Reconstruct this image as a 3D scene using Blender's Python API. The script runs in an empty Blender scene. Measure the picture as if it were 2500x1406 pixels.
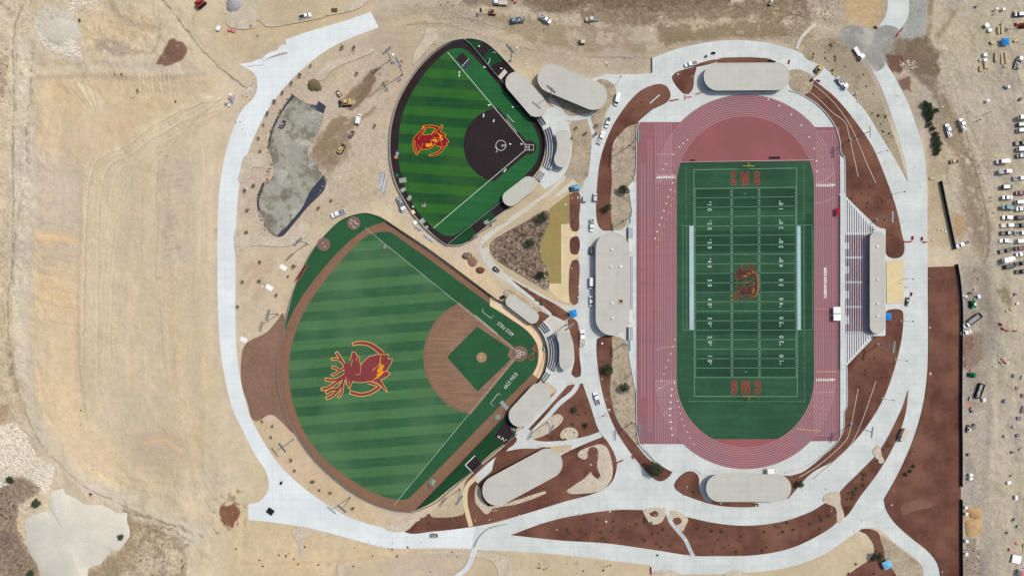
import bpy, bmesh, math, random
import numpy as np
from mathutils import Vector, Matrix
from mathutils.geometry import tessellate_polygon
random.seed(7); RS = np.random.RandomState(7)
SC = bpy.context.scene; COL = SC.collection
S = 0.1966            # metres on the ground per photograph pixel
H = 330.0             # drone height
# ---------- camera, sky, sun, exposure ----------
cam = bpy.data.objects.new("camera", bpy.data.cameras.new("camera")); COL.objects.link(cam)
cam.location = (0, 0, H); cam.data.sensor_width = 36.0
cam.data.lens = 36.0*H/(2500*S); cam.data.clip_start = 5; cam.data.clip_end = 8000
SC.camera = cam
SUN_DIR = Vector((0.83*math.cos(math.radians(57)), 0.56*math.cos(math.radians(57)), math.sin(math.radians(57)))).normalized()
w = bpy.data.worlds.new("World"); SC.world = w; w.use_nodes = True
nt = w.node_tree; bg = nt.nodes['Background']
sky = nt.nodes.new('ShaderNodeTexSky'); sky.sky_type = 'NISHITA'; sky.sun_disc = False
sky.sun_elevation = math.asin(SUN_DIR.z); sky.sun_rotation = math.atan2(SUN_DIR.x, SUN_DIR.y)
sky.dust_density = 3.0; sky.ozone_density = 1.0
nt.links.new(sky.outputs[0], bg.inputs[0]); bg.inputs[1].default_value = 0.15
sl = bpy.data.lights.new("sun", 'SUN'); sl.energy = 3.1; sl.angle = math.radians(0.9); sl.color = (1.0, 0.965, 0.90)
so = bpy.data.objects.new("sun", sl); COL.objects.link(so); so.rotation_euler = SUN_DIR.to_track_quat('Z', 'Y').to_euler()
SC.view_settings.view_transform = 'Standard'; SC.view_settings.look = 'None'; SC.view_settings.exposure = 0.0; SC.view_settings.gamma = 1
SC.render.resolution_x = 1024; SC.render.resolution_y = 575
# ---------- coordinates ----------
def P(x, y, z=0.0): return ((x-1250)*S, (703-y)*S, z)
def D(x, y, h):       # true position of a point seen at this place but standing h metres up
    k = (H-h)/H
    return ((x-1250)*S*k, (703-y)*S*k, h)
KC = 1.42
def lin(c):
    c = c/255.0
    return c/12.92 if c <= 0.04045 else ((c+0.055)/1.055)**2.4
KCH = (1.40, 1.42, 1.50)      # sunlight reaching a level surface, per channel
def C(r, g, b): return tuple(min(0.85, lin(v)/k) for v, k in zip((r, g, b), KCH)) + (1.0,)
# ---------- object helpers ----------
def thing(name, label, cat, loc=(0, 0, 0), rz=0.0, group=None):
    o = bpy.data.objects.new(name, None); COL.objects.link(o); o.location = loc; o.rotation_euler = (0, 0, rz)
    o.empty_display_size = 0.1
    o['label'] = label; o['category'] = cat
    if group: o['group'] = group
    return o
def tag(o, label, cat, group=None, kind=None):
    if label: o['label'] = label
    if cat: o['category'] = cat
    if group: o['group'] = group
    if kind: o['kind'] = kind
    return o
def mobj(name, me, parent=None, m=None):
    o = bpy.data.objects.new(name, me); COL.objects.link(o)
    if m and not me.materials: me.materials.append(m)
    if parent: o.parent = parent
    return o
def pymesh(name, vs, fs, m=None, smooth=False):
    me = bpy.data.meshes.new(name); me.from_pydata([tuple(v) for v in vs], [], [tuple(f) for f in fs]); me.update()
    if m: me.materials.append(m)
    if smooth:
        for p in me.polygons: p.use_smooth = True
    return me
class MB:
    """collects solid pieces and links them as ONE mesh object"""
    def __init__(s): s.v = []; s.f = []
    def add(s, vs, fs):
        n = len(s.v); s.v += [tuple(v) for v in vs]; s.f += [tuple(i+n for i in f) for f in fs]; return s
    def box(s, x0, x1, y0, y1, z0, z1):
        return s.add([(x0, y0, z0), (x1, y0, z0), (x1, y1, z0), (x0, y1, z0), (x0, y0, z1), (x1, y0, z1), (x1, y1, z1), (x0, y1, z1)],
                     [(3, 2, 1, 0), (4, 5, 6, 7), (0, 1, 5, 4), (1, 2, 6, 5), (2, 3, 7, 6), (3, 0, 4, 7)])
    def prism(s, pts, z0, z1):          # pts counter-clockwise, world xy; top and bottom tessellated
        n = len(pts); a = sum(pts[i][0]*pts[(i+1) % n][1]-pts[(i+1) % n][0]*pts[i][1] for i in range(n))
        if a < 0: pts = pts[::-1]
        tri = tess(pts)
        vs = [(p[0], p[1], z1) for p in pts]+[(p[0], p[1], z0) for p in pts]
        fs = [t for t in tri]+[tuple(i+n for i in t[::-1]) for t in tri]
        fs += [(i, i+n, (i+1) % n+n, (i+1) % n) for i in range(n)]
        fs = [f if len(f) == 3 else f[::1] for f in fs]
        return s.add(vs, fs)
    def loft(s, secs):                  # secs: list of rings with equal vertex count
        n = len(secs[0]); vs = [p for r in secs for p in r]; fs = []
        for k in range(len(secs)-1):
            for i in range(n):
                j = (i+1) % n; fs.append((k*n+i, k*n+j, (k+1)*n+j, (k+1)*n+i))
        fs.append(tuple(range(n))[::-1]); fs.append(tuple(range((len(secs)-1)*n, len(secs)*n)))
        return s.add(vs, fs)
    def tube(s, a, b, r0, r1=None, n=8):
        a = Vector(a); b = Vector(b); r1 = r0 if r1 is None else r1
        d = (b-a).normalized(); u = d.orthogonal().normalized(); v = d.cross(u)
        rings = [[tuple(c+(u*math.cos(t)+v*math.sin(t))*r) for t in [2*math.pi*i/n for i in range(n)]] for c, r in ((a, r0), (b, r1))]
        return s.loft(rings)
    def build(s, name, m, parent=None, smooth=False):
        me = pymesh(name, s.v, s.f, m, smooth)
        bm = bmesh.new(); bm.from_mesh(me); bmesh.ops.recalc_face_normals(bm, faces=bm.faces); bm.to_mesh(me); bm.free()
        return mobj(name, me, parent)
def tess(pts):
    out = tessellate_polygon([[Vector((p[0], p[1], 0)) for p in pts]])
    res = []
    for a, b, c in out:
        A, B, Q = pts[a], pts[b], pts[c]
        ar = (B[0]-A[0])*(Q[1]-A[1])-(Q[0]-A[0])*(B[1]-A[1])
        if abs(ar) < 1e-9: continue
        res.append((a, b, c) if ar > 0 else (a, c, b))
    return res
def smooth(pts, closed=True, n=6):
    """Catmull-Rom through photo-pixel points; a third value marks a sharp corner"""
    N = len(pts); out = []
    def g(i): return pts[i % N] if closed else pts[max(0, min(N-1, i))]
    for i in range(N if closed else N-1):
        p0, p1, p2, p3 = g(i-1), g(i), g(i+1), g(i+2)
        c1 = len(p1) > 2; c2 = len(p2) > 2
        if c1 and c2: out.append((p1[0], p1[1])); continue
        L = math.hypot(p2[0]-p1[0], p2[1]-p1[1])
        def tan(a, b, q):
            l = math.hypot(b[0]-a[0], b[1]-a[1]) or 1
            return ((b[0]-a[0])/l*L, (b[1]-a[1])/l*L)
        m1 = (p2[0]-p1[0], p2[1]-p1[1]) if c1 else tan(p0, p2, p1)
        m2 = (p2[0]-p1[0], p2[1]-p1[1]) if c2 else tan(p1, p3, p2)
        for k in range(n):
            t = k/n; t2 = t*t; t3 = t2*t
            h0 = 2*t3-3*t2+1; h1 = t3-2*t2+t; h2 = -2*t3+3*t2; h3 = t3-t2
            out.append(tuple(h0*p1[q]+h1*m1[q]+h2*p2[q]+h3*m2[q] for q in (0, 1)))
    if not closed: out.append((pts[-1][0], pts[-1][1]))
    return out
def ribpoly(pts, w):                    # polygon around a polyline; w number or list
    n = len(pts); L = []; R = []
    for i, p in enumerate(pts):
        a = pts[max(0, i-1)]; b = pts[min(n-1, i+1)]
        dx, dy = b[0]-a[0], b[1]-a[1]; l = math.hypot(dx, dy) or 1
        ww = (w if not isinstance(w, (list, tuple)) else w[0]+(w[1]-w[0])*i/(n-1))/2
        L.append((p[0]-dy/l*ww, p[1]+dx/l*ww)); R.append((p[0]+dy/l*ww, p[1]-dx/l*ww))
    return L+R[::-1]
def arc(cx, cy, r, a0, a1, n=40, ry=None):
    ry = ry or r
    return [(cx+r*math.cos(math.radians(a0+(a1-a0)*i/n)), cy-ry*math.sin(math.radians(a0+(a1-a0)*i/n))) for i in range(n+1)]
def capsule(c0, c1, r, n=18):
    a = math.atan2(c1[1]-c0[1], c1[0]-c0[0]); out = []
    for i in range(n+1):
        t = a+math.pi/2+math.pi*i/n; out.append((c0[0]+r*math.cos(t), c0[1]+r*math.sin(t)))
    for i in range(n+1):
        t = a-math.pi/2+math.pi*i/n; out.append((c1[0]+r*math.cos(t), c1[1]+r*math.sin(t)))
    return out
ZC = [0.03]
def sheet(name, pts, m, parent=None, thick=0.05, kind='structure', z=None):
    """a thin slab laid a little above everything laid before it"""
    ZC[0] += 0.004; z = ZC[0] if z is None else z
    mb = MB()
    if pts and isinstance(pts[0], list):
        for q in pts: mb.prism([P(*p[:2])[:2] for p in q], z-thick, z)
    else: mb.prism([P(*p[:2])[:2] for p in pts], z-thick, z)
    o = mobj(name, pymesh(name, mb.v, mb.f, m), parent)
    if kind and not parent: o['kind'] = kind
    return o
# ---------- procedural materials ----------
def nd(t, ty, **k):
    n = t.nodes.new(ty)
    for a, b in k.items(): setattr(n, a, b)
    return n
def mat(name, rgb, var=0.12, scale=0.5, rough=0.9, var2=0.10, scale2=0.04, stripes=None, streak=None, joints=None, bump=0.0, metal=0.0, tint=None, attr=None, blotch=None, spec=0.08, specks=None):
    m = bpy.data.materials.new(name); m.use_nodes = True; t = m.node_tree; L = t.links
    b = t.nodes['Principled BSDF']; b.inputs['Roughness'].default_value = rough; b.inputs['Metallic'].default_value = metal
    b.inputs['Specular IOR Level'].default_value = spec
    geo = nd(t, 'ShaderNodeNewGeometry'); pos = geo.outputs['Position']
    if attr:
        a = nd(t, 'ShaderNodeAttribute', attribute_name=attr); cur = a.outputs['Color']
    else:
        r = nd(t, 'ShaderNodeRGB'); r.outputs[0].default_value = C(*rgb); cur = r.outputs[0]
    def mixc(fac, a, bcol, mode='MIX'):
        x = nd(t, 'ShaderNodeMix', data_type='RGBA', blend_type=mode)
        if isinstance(fac, (int, float)): x.inputs[0].default_value = fac
        else: L.new(fac, x.inputs[0])
        L.new(a, x.inputs[6])
        if isinstance(bcol, tuple): x.inputs[7].default_value = bcol
        else: L.new(bcol, x.inputs[7])
        return x.outputs[2]
    def noise(sc, det=4, vec=None, rr=0.55):
        n = nd(t, 'ShaderNodeTexNoise'); n.inputs['Scale'].default_value = sc; n.inputs['Detail'].default_value = det
        n.inputs['Roughness'].default_value = rr
        L.new(vec if vec is not None else pos, n.inputs['Vector']); return n.outputs['Fac']
    def ramp(src, a, bb, c0=0.0, c1=1.0):
        q = nd(t, 'ShaderNodeMapRange', interpolation_type='SMOOTHSTEP')
        for i, v in zip((1, 2, 3, 4), (a, bb, c0, c1)): q.inputs[i].default_value = v
        L.new(src, q.inputs[0]); return q.outputs[0]
    def mul(cur, fac):
        x = nd(t, 'ShaderNodeVectorMath', operation='SCALE'); L.new(cur, x.inputs[0]); L.new(fac, x.inputs['Scale']); return x.outputs[0]
    def warp(vec, sc, amt):
        n = nd(t, 'ShaderNodeTexNoise'); n.inputs['Scale'].default_value = sc; n.inputs['Detail'].default_value = 2; L.new(vec, n.inputs['Vector'])
        s1 = nd(t, 'ShaderNodeVectorMath', operation='SUBTRACT'); L.new(n.outputs['Color'], s1.inputs[0]); s1.inputs[1].default_value = (.5, .5, .5)
        s2 = nd(t, 'ShaderNodeVectorMath', operation='SCALE'); L.new(s1.outputs[0], s2.inputs[0]); s2.inputs['Scale'].default_value = amt
        s3 = nd(t, 'ShaderNodeVectorMath', operation='ADD'); L.new(vec, s3.inputs[0]); L.new(s2.outputs[0], s3.inputs[1]); return s3.outputs[0]
    if stripes:      # (angle deg, period m, phase m, other rgb, edge)
        ang, per, ph, rgb2, edge = stripes
        wv = warp(pos, 0.12, 0.7)
        dt = nd(t, 'ShaderNodeVectorMath', operation='DOT_PRODUCT'); L.new(wv, dt.inputs[0])
        dt.inputs[1].default_value = (math.sin(math.radians(ang)), math.cos(math.radians(ang)), 0)
        f = nd(t, 'ShaderNodeMath', operation='MULTIPLY_ADD'); L.new(dt.outputs['Value'], f.inputs[0]); f.inputs[1].default_value = 2*math.pi/per; f.inputs[2].default_value = ph*2*math.pi/per
        sn = nd(t, 'ShaderNodeMath', operation='SINE'); L.new(f.outputs[0], sn.inputs[0])
        cur = mixc(ramp(sn.outputs[0], -edge, edge), cur, C(*rgb2))
    if blotch:       # (rgb, scale, lo, hi)
        for (brgb, bs, lo, hi) in blotch:
            cur = mixc(ramp(noise(bs, 5, warp(pos, bs*0.7, 0.6/bs*0.3)), lo, hi), cur, C(*brgb))
    if streak:       # (angle deg, across scale, amount)
        for (ang, acr, amt) in streak:
            mp = nd(t, 'ShaderNodeMapping'); L.new(warp(pos, 0.02, 6.0), mp.inputs[0]); mp.inputs['Rotation'].default_value = (0, 0, math.radians(ang)); mp.inputs['Scale'].default_value = (acr*0.04, acr, acr)
            cur = mul(cur, ramp(noise(1.0, 5, mp.outputs[0], 0.6), 0.3, 0.7, 1-amt, 1+amt))
    if joints:       # (spacing m, darkness)
        sp, dk = joints
        br = nd(t, 'ShaderNodeTexBrick'); br.offset = 0; L.new(pos, br.inputs['Vector']); br.inputs['Scale'].default_value = 1.0
        br.inputs['Mortar Size'].default_value = 0.11; br.inputs['Brick Width'].default_value = sp; br.inputs['Row Height'].default_value = sp
        br.inputs['Mortar Smooth'].default_value = 0.3
        cur = mul(cur, ramp(br.outputs['Fac'], 0, 1, 1.0, 1-dk))
        vo = nd(t, 'ShaderNodeTexVoronoi', distance='CHEBYCHEV'); vo.inputs['Scale'].default_value = 1/sp; vo.inputs['Randomness'].default_value = 0.25; L.new(pos, vo.inputs['Vector'])
        sx = nd(t, 'ShaderNodeSeparateColor'); L.new(vo.outputs['Color'], sx.inputs[0])
        cur = mul(cur, ramp(sx.outputs[0], 0, 1, 0.975, 1.02))
    if var: cur = mul(cur, ramp(noise(scale, 6, None, 0.65), 0.3, 0.7, 1-var, 1+var))
    if var2: cur = mul(cur, ramp(noise(scale2, 4), 0.3, 0.7, 1-var2, 1+var2))
    if specks:       # (cells per metre, dark amount, light amount): stones and clods
        vs_ = nd(t, 'ShaderNodeTexVoronoi'); vs_.inputs['Scale'].default_value = specks[0]; L.new(pos, vs_.inputs['Vector'])
        sc_ = nd(t, 'ShaderNodeSeparateColor'); L.new(vs_.outputs['Color'], sc_.inputs[0])
        near = ramp(vs_.outputs['Distance'], 0.18, 0.45, 1, 0); clus = ramp(noise(0.09, 5, None, 0.7), 0.46, 0.62)
        for ch, amt, lo in ((0, -specks[1], .80), (1, specks[2], .84)):
            pk = ramp(sc_.outputs[ch], lo, lo+.03)
            a1 = nd(t, 'ShaderNodeMath', operation='MULTIPLY'); L.new(near, a1.inputs[0]); L.new(pk, a1.inputs[1])
            a2 = nd(t, 'ShaderNodeMath', operation='MULTIPLY'); L.new(a1.outputs[0], a2.inputs[0]); L.new(clus, a2.inputs[1])
            cur = mul(cur, ramp(a2.outputs[0], 0, 1, 1.0, 1.0+amt))
    if attr:         # broken ground: crisp clods where the soil has been disturbed
        k1 = nd(t, 'ShaderNodeMath', operation='MULTIPLY_ADD'); L.new(ramp(noise(0.75, 8, warp(pos, .3, 1.5), 0.8), 0.35, 0.65, -.5, .5), k1.inputs[0]); L.new(a.outputs['Alpha'], k1.inputs[1]); k1.inputs[2].default_value = 1.0
        cur = mul(cur, k1.outputs[0])
    if tint:         # (rgb, scale, amount)
        cur = mixc(ramp(noise(tint[1], 3), 0.4, 0.7, 0, tint[2]), cur, C(*tint[0]))
    L.new(cur, b.inputs['Base Color'])
    if bump:
        bp = nd(t, 'ShaderNodeBump'); bp.inputs['Strength'].default_value = 1.0; bp.inputs['Distance'].default_value = bump
        L.new(noise(1.1, 7, None, 0.65), bp.inputs['Height']); L.new(bp.outputs[0], b.inputs['Normal'])
    return m
M = {}
M['ground'] = mat('earth', (200, 182, 152), attr='Col', var=0.09, scale=1.7, var2=0.0, bump=0.10, specks=(1.5, .35, .25))
M['dirt'] = mat('bare_dirt', (194, 177, 149), var=0.13, scale=1.3, var2=0.08, scale2=0.07, bump=0.10, specks=(1.5, .35, .2))
M['dirt_grey'] = mat('grey_dirt', (168, 155, 133), specks=(1.4, .4, .25), var=0.2, scale=1.2, var2=0.13, scale2=0.08, bump=0.15, blotch=[((140, 126, 104), 0.16, 0.5, 0.68)])
M['scrub'] = mat('dry_scrub', (130, 112, 98), var=0.42, scale=0.9, var2=0.18, scale2=0.15, bump=0.3, blotch=[((166, 150, 132), 0.6, 0.54, 0.66), ((92, 78, 68), 0.5, 0.5, 0.64)])
M['drygrass'] = mat('dry_grass', (174, 160, 139), specks=(1.3, .35, .2), var=0.2, scale=0.8, var2=0.12, scale2=0.12, bump=0.15, blotch=[((146, 130, 108), 0.25, 0.52, 0.7)])
M['concrete'] = mat('concrete', (210, 215, 214), var=0.045, scale=0.5, var2=0.05, scale2=0.07, rough=0.8, joints=(4.6, 0.15), blotch=[((196, 200, 198), 0.35, 0.56, 0.75)], tint=((188, 195, 197), 0.09, 0.45))
M['concrete_w'] = mat('bright_concrete', (224, 230, 232), var=0.03, scale=0.5, var2=0.03, scale2=0.07, rough=0.8, joints=(4.6, 0.12), tint=((206, 214, 218), 0.06, 0.4))
M['concrete_tan'] = mat('tan_concrete', (204, 200, 190), var=0.07, scale=0.6, var2=0.06, scale2=0.1, rough=0.85)
M['redsoil'] = mat('red_mulch_soil', (110, 74, 63), var=0.15, scale=1.2, var2=0.17, scale2=0.10, bump=0.12, specks=(1.2, .3, .35), blotch=[((94, 60, 50), 0.07, 0.48, 0.7)], tint=((140, 104, 84), 0.05, 0.4))
M['redsoil2'] = mat('pale_red_soil', (138, 108, 91), specks=(1.2, .25, .2), var=0.12, scale=1.0, var2=0.08, scale2=0.1, bump=0.06)
M['gravel'] = mat('cobble_gravel', (198, 186, 167), specks=(2.2, .45, .3), var=0.2, scale=1.6, var2=0.08, scale2=0.2, bump=0.2)
M['olive'] = mat('olive_hydroseed', (160, 142, 90), var=0.07, scale=0.8, var2=0.09, scale2=0.12, tint=((140, 132, 92), 0.12, 0.7))
M['sand'] = mat('sand', (218, 200, 160), var=0.05, scale=0.6, var2=0.06, scale2=0.1, bump=0.04)
M['track'] = mat('track_rubber', (148, 100, 106), var=0.03, scale=1.5, var2=0.05, scale2=0.05, tint=((140, 104, 112), 0.035, 0.8), streak=[(90, 0.6, 0.04)])
M['track_d'] = mat('track_rubber_worn', (146, 92, 94), var=0.03, scale=1.5, var2=0.05, scale2=0.05, tint=((158, 94, 98), 0.05, 0.7))
M['turf'] = mat('stadium_turf', (50, 86, 63), var=0.10, scale=1.2, var2=0.10, scale2=0.06, streak=[(90, 0.5, 0.10), (0, 0.4, 0.05)])
M['turf_dk'] = mat('stadium_turf_band', (40, 74, 53), var=0.10, scale=1.2, var2=0.10, scale2=0.06, streak=[(90, 0.5, 0.08)])
M['ballturf'] = mat('baseball_turf', (74, 114, 74), var=0.08, scale=1.0, var2=0.07, scale2=0.05, stripes=(-4.6, 9.02, -0.94, (54, 95, 65), 0.2), streak=[(5, 0.9, 0.08)], tint=((96, 128, 94), 0.03, 0.45))
M['ballturf_dk'] = mat('baseball_foul_turf', (46, 90, 60), var=0.09, scale=1.0, var2=0.08, scale2=0.06, streak=[(-5, 0.9, 0.06)])
M['softturf'] = mat('softball_turf', (48, 100, 44), var=0.08, scale=1.0, var2=0.06, scale2=0.05, stripes=(4.0, 9.22, -83.86, (33, 78, 46), 0.2), streak=[(-5, 0.9, 0.09)], tint=((66, 108, 44), 0.06, 0.4))
M['softturf_dk'] = mat('softball_foul_turf', (42, 98, 56), var=0.07, scale=1.0, var2=0.07, scale2=0.06, streak=[(48, 0.5, 0.12)])
M['pen_turf'] = mat('bullpen_turf', (30, 72, 44), var=0.12, scale=0.9, var2=0.12, scale2=0.1)
M['warn'] = mat('warning_track_dirt', (136, 104, 84), var=0.07, scale=0.9, var2=0.08, scale2=0.1, bump=0.04, tint=((122, 92, 76), 0.1, 0.6))
M['infield'] = mat('infield_dirt', (139, 110, 91), var=0.08, scale=0.9, var2=0.08, scale2=0.1, streak=[(32, 1.3, 0.16), (-58, .8, 0.06)])
M['darkinfill'] = mat('dark_rubber_infill', (48, 40, 43), var=0.08, scale=1.2, var2=0.10, scale2=0.08)
M['plate'] = mat('plate_dirt', (126, 102, 94), var=0.12, scale=1.5, var2=0.05)
M['mound'] = mat('mound_clay', (164, 134, 100), var=0.10, scale=1.5)
M['white'] = mat('white_paint', (232, 238, 232), var=0.05, scale=3, var2=0.0)
M['fwhite'] = mat('worn_field_paint', (146, 180, 158), var=0.10, scale=2, var2=0.05)
M['twhite'] = mat('track_line_paint', (206, 172, 177), var=0.04, scale=2, var2=0.03)
M['yellowp'] = mat('yellow_paint', (236, 190, 100), var=0.05)
M['maroon'] = mat('maroon_turf', (132, 62, 66), var=0.08, scale=1.5, var2=0.05)
M['maroon2'] = mat('deep_maroon_turf', (136, 28, 40), var=0.07, scale=1.5, var2=0.04)
M['gold'] = mat('gold_turf', (226, 178, 100), var=0.06, scale=2)
M['gold2'] = mat('amber_turf', (226, 146, 40), var=0.06, scale=2)
M['cms_o'] = mat('letter_edge_turf', (148, 92, 76), var=0.06, scale=2)
M['cms_m'] = mat('letter_fill_turf', (118, 62, 54), var=0.08, scale=2)
M['band'] = mat('pale_bench_strip', (168, 192, 200), var=0.05, scale=0.8)
M['roof'] = mat('membrane_roof', (193, 192, 184), var=0.02, scale=0.5, var2=0.03, scale2=0.08, joints=(3.1, .07), rough=0.7)
M['roof_edge'] = mat('roof_fascia', (206, 206, 198), var=0.02)
M['wall'] = mat('stucco_wall', (172, 168, 158), var=0.05, scale=1.0)
M['glass'] = mat('dark_glass', (38, 46, 56), var=0.0, var2=0.0, rough=0.15, spec=0.6)
M['metal'] = mat('galvanised_steel', (168, 172, 178), var=0.05, scale=2, rough=0.45, metal=0.4)
M['dkmetal'] = mat('dark_steel', (58, 64, 74), var=0.05, scale=2, rough=0.5, metal=0.2)
M['black'] = mat('black_mesh', (36, 42, 48), var=0.08, scale=0.8)
M['rock'] = mat('pale_rock', (222, 214, 200), var=0.18, scale=1.3, bump=0.1)
M['rock2'] = mat('grey_rock', (168, 166, 168), var=0.2, scale=1.3, bump=0.1)
M['pile'] = mat('pale_crushed_rock', (212, 208, 196), var=0.06, scale=1.0, var2=0.06, scale2=0.1, bump=0.1)
M['mud'] = mat('drying_mud', (162, 160, 150), specks=(1.3, .3, .25), bump=.12, var=0.13, scale=0.7, var2=0.06, scale2=0.15, blotch=[((126, 122, 108), 0.07, 0.47, 0.56), ((138, 134, 114), 0.25, 0.55, 0.62), ((180, 178, 168), 0.12, 0.55, 0.66)], streak=[(40, 0.3, 0.05)])
M['liner'] = mat('pond_liner', (66, 70, 84), var=0.15, scale=0.8)
M['lumber'] = mat('sawn_timber', (204, 184, 150), var=0.12, scale=2)
M['plywood'] = mat('plywood_sheet', (232, 210, 176), var=0.06, scale=0.8)
M['tan_cover'] = mat('protective_matting', (236, 208, 172), var=0.05, scale=0.8, var2=0.05)
M['bark'] = mat('bark', (96, 78, 62), var=0.2, scale=3)
M['wallcap'] = mat('wall_coping', (206, 190, 178), var=0.05)
M['numpaint'] = mat('number_paint', (188, 212, 196), var=0.06, scale=2)
M['redramp'] = mat('compacted_red_soil', (130, 96, 80), var=0.14, scale=1.0)
M['lamp'] = mat('lamp_housing', (118, 126, 138), var=0.05)
M['clod'] = mat('dark_clods', (124, 106, 88), var=0.25, scale=1.0)
M['leaf'] = mat('leaves', (96, 98, 68), var=0.35, scale=0.9, var2=0.2, scale2=0.3)
M['leaf_dk'] = mat('dark_leaves', (72, 84, 60), var=0.4, scale=0.9, var2=0.2, scale2=0.3)
M['leaf_dry'] = mat('dry_leaves', (122, 106, 80), var=0.3, scale=1.2, var2=0.2, scale2=0.3)
M['tyre'] = mat('tyre_rubber', (34, 34, 36), var=0.0, var2=0.0)
M['orange'] = mat('orange_paint', (240, 150, 40), var=0.04)
M['red'] = mat('red_plastic', (200, 70, 76), var=0.06)
M['pinkred'] = mat('faded_red_plastic', (214, 130, 128), var=0.06)
M['blue'] = mat('blue_canvas', (44, 140, 214), var=0.06, scale=1)
M['cyan'] = mat('light_blue_canvas', (120, 188, 226), var=0.06, scale=1)
M['whitecv'] = mat('white_canvas', (246, 246, 248), var=0.02)
M['redcv'] = mat('red_canvas', (170, 30, 56), var=0.05)
M['seat'] = mat('bench_red', (180, 140, 152), var=0.05)
M['bluebench'] = mat('slate_bench', (74, 88, 104), var=0.05)
M['terrace'] = mat('terrace_concrete', (214, 214, 218), var=0.04, scale=0.8, var2=0.03)
M['grn'] = mat('green_paint', (24, 128, 92), var=0.05)
M['olivegrey'] = mat('grey_green_tarp', (148, 158, 144), var=0.15, scale=1.2)
M['asphalt'] = mat('grey_slurry', (150, 150, 144), var=0.12, scale=0.7, var2=0.12, scale2=0.1, blotch=[((176, 172, 164), 0.12, 0.5, 0.65)])
# ---------- the ground: one sheet with relief and soil colours, out to the horizon ----------
gx = np.arange(-60, 2561, 2.2); gy = np.arange(-60, 1467, 2.2)
ex = np.array([-14000, -9000, -5000, -3000, -1800, -1000, -600, -350, -200, -120, -85.0])
fx = np.concatenate([ex, gx, 2500-ex[::-1]]); fy = np.concatenate([ex, gy, 1406-ex[::-1]])
GX, GY = np.meshgrid(fx, fy); NY, NX = GX.shape
def vnoise(x, y, sc, seed, oct=4, sx=1.0, sy=1.0):
    tot = np.zeros_like(x); amp = 1.0; s = 0
    for o in range(oct):
        r = np.random.RandomState(seed*13+o); T = r.rand(64, 64)
        u = x/sc*sx; v = y/sc*sy
        i = np.floor(u).astype(int); j = np.floor(v).astype(int); fu = u-i; fv = v-j
        fu = fu*fu*(3-2*fu); fv = fv*fv*(3-2*fv)
        a = T[j % 64, i % 64]; b = T[j % 64, (i+1) % 64]; c = T[(j+1) % 64, i % 64]; d = T[(j+1) % 64, (i+1) % 64]
        tot += amp*((a*(1-fu)+b*fu)*(1-fv)+(c*(1-fu)+d*fu)*fv); s += amp; amp *= 0.55; sc /= 2.03
    return tot/s
def sst(a, b, v):
    t = np.clip((v-a)/(b-a), 0, 1); return t*t*(3-2*t)
WX = (vnoise(GX, GY, 60, 1)-.5)*40; WY = (vnoise(GX, GY, 60, 2)-.5)*40
WX2 = (vnoise(GX, GY, 14, 3)-.5)*12; WY2 = (vnoise(GX, GY, 14, 4)-.5)*12
col = np.zeros((NY, NX, 3)); col[:] = (202, 186, 159); rgh = np.full((NY, NX), .10)
hgt = np.zeros((NY, NX))
def pip(pts, x, y):
    ins = np.zeros(x.shape, bool); n = len(pts); j = n-1
    for i in range(n):
        xi, yi = pts[i][:2]; xj, yj = pts[j][:2]
        c = ((yi > y) != (yj > y)) & (x < (xj-xi)*(y-yi)/((yj-yi) or 1e-9)+xi); ins ^= c; j = i
    return ins
def segdist(pts, x, y):
    d = np.full(x.shape, 1e9)
    for (x0, y0), (x1, y1) in zip([p[:2] for p in pts[:-1]], [p[:2] for p in pts[1:]]):
        dx, dy = x1-x0, y1-y0; l2 = dx*dx+dy*dy or 1e-9
        t = np.clip(((x-x0)*dx+(y-y0)*dy)/l2, 0, 1); d = np.minimum(d, np.hypot(x-x0-t*dx, y-y0-t*dy))
    return d
def bbox(pts, pad):
    xs = [p[0] for p in pts]; ys = [p[1] for p in pts]
    i0 = np.searchsorted(fx, min(xs)-pad); i1 = np.searchsorted(fx, max(xs)+pad)
    j0 = np.searchsorted(fy, min(ys)-pad); j1 = np.searchsorted(fy, max(ys)+pad)
    return slice(j0, j1), slice(i0, i1)
def area(pts, rgb, op=0.8, soft=18, wob=1.0, brk=0.0, seed=5, nsc=40, dz=0.0):
    sl_ = bbox(pts, soft+25); x = GX[sl_]+WX[sl_]*wob*.5+WX2[sl_]*wob; y = GY[sl_]+WY[sl_]*wob*.5+WY2[sl_]*wob
    ins = pip(pts, x, y); d = segdist(pts+[pts[0]], x, y); sd = np.where(ins, d, -d)
    a = sst(-soft/2, soft/2, sd)*op
    if brk: a = a*sst(brk-.07, brk+.07, vnoise(GX[sl_], GY[sl_], nsc, seed, 5))
    col[sl_] = col[sl_]*(1-a[..., None])+np.array(rgb)*a[..., None]
    if dz: hgt[sl_] += dz*sst(-2, 30, sd)
def line(pts, wd, rgb, op=0.6, soft=4, wob=1.0, brk=0.0, seed=9, nsc=14, sm=True, dz=0.0):
    pts = smooth(pts, False, 6) if sm and len(pts) > 2 else pts
    sl_ = bbox(pts, wd+soft+20); x = GX[sl_]+WX2[sl_]*wob*.6; y = GY[sl_]+WY2[sl_]*wob*.6
    d = segdist(pts, x, y); a = (1-sst(wd/2-soft/2, wd/2+soft/2, d))*op
    if brk: a = a*sst(brk-.15, brk+.15, vnoise(GX[sl_], GY[sl_], nsc, seed))
    col[sl_] = col[sl_]*(1-a[..., None])+np.array(rgb)*a[..., None]
    if dz: hgt[sl_] += dz*(1-sst(0, wd, d))
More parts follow.
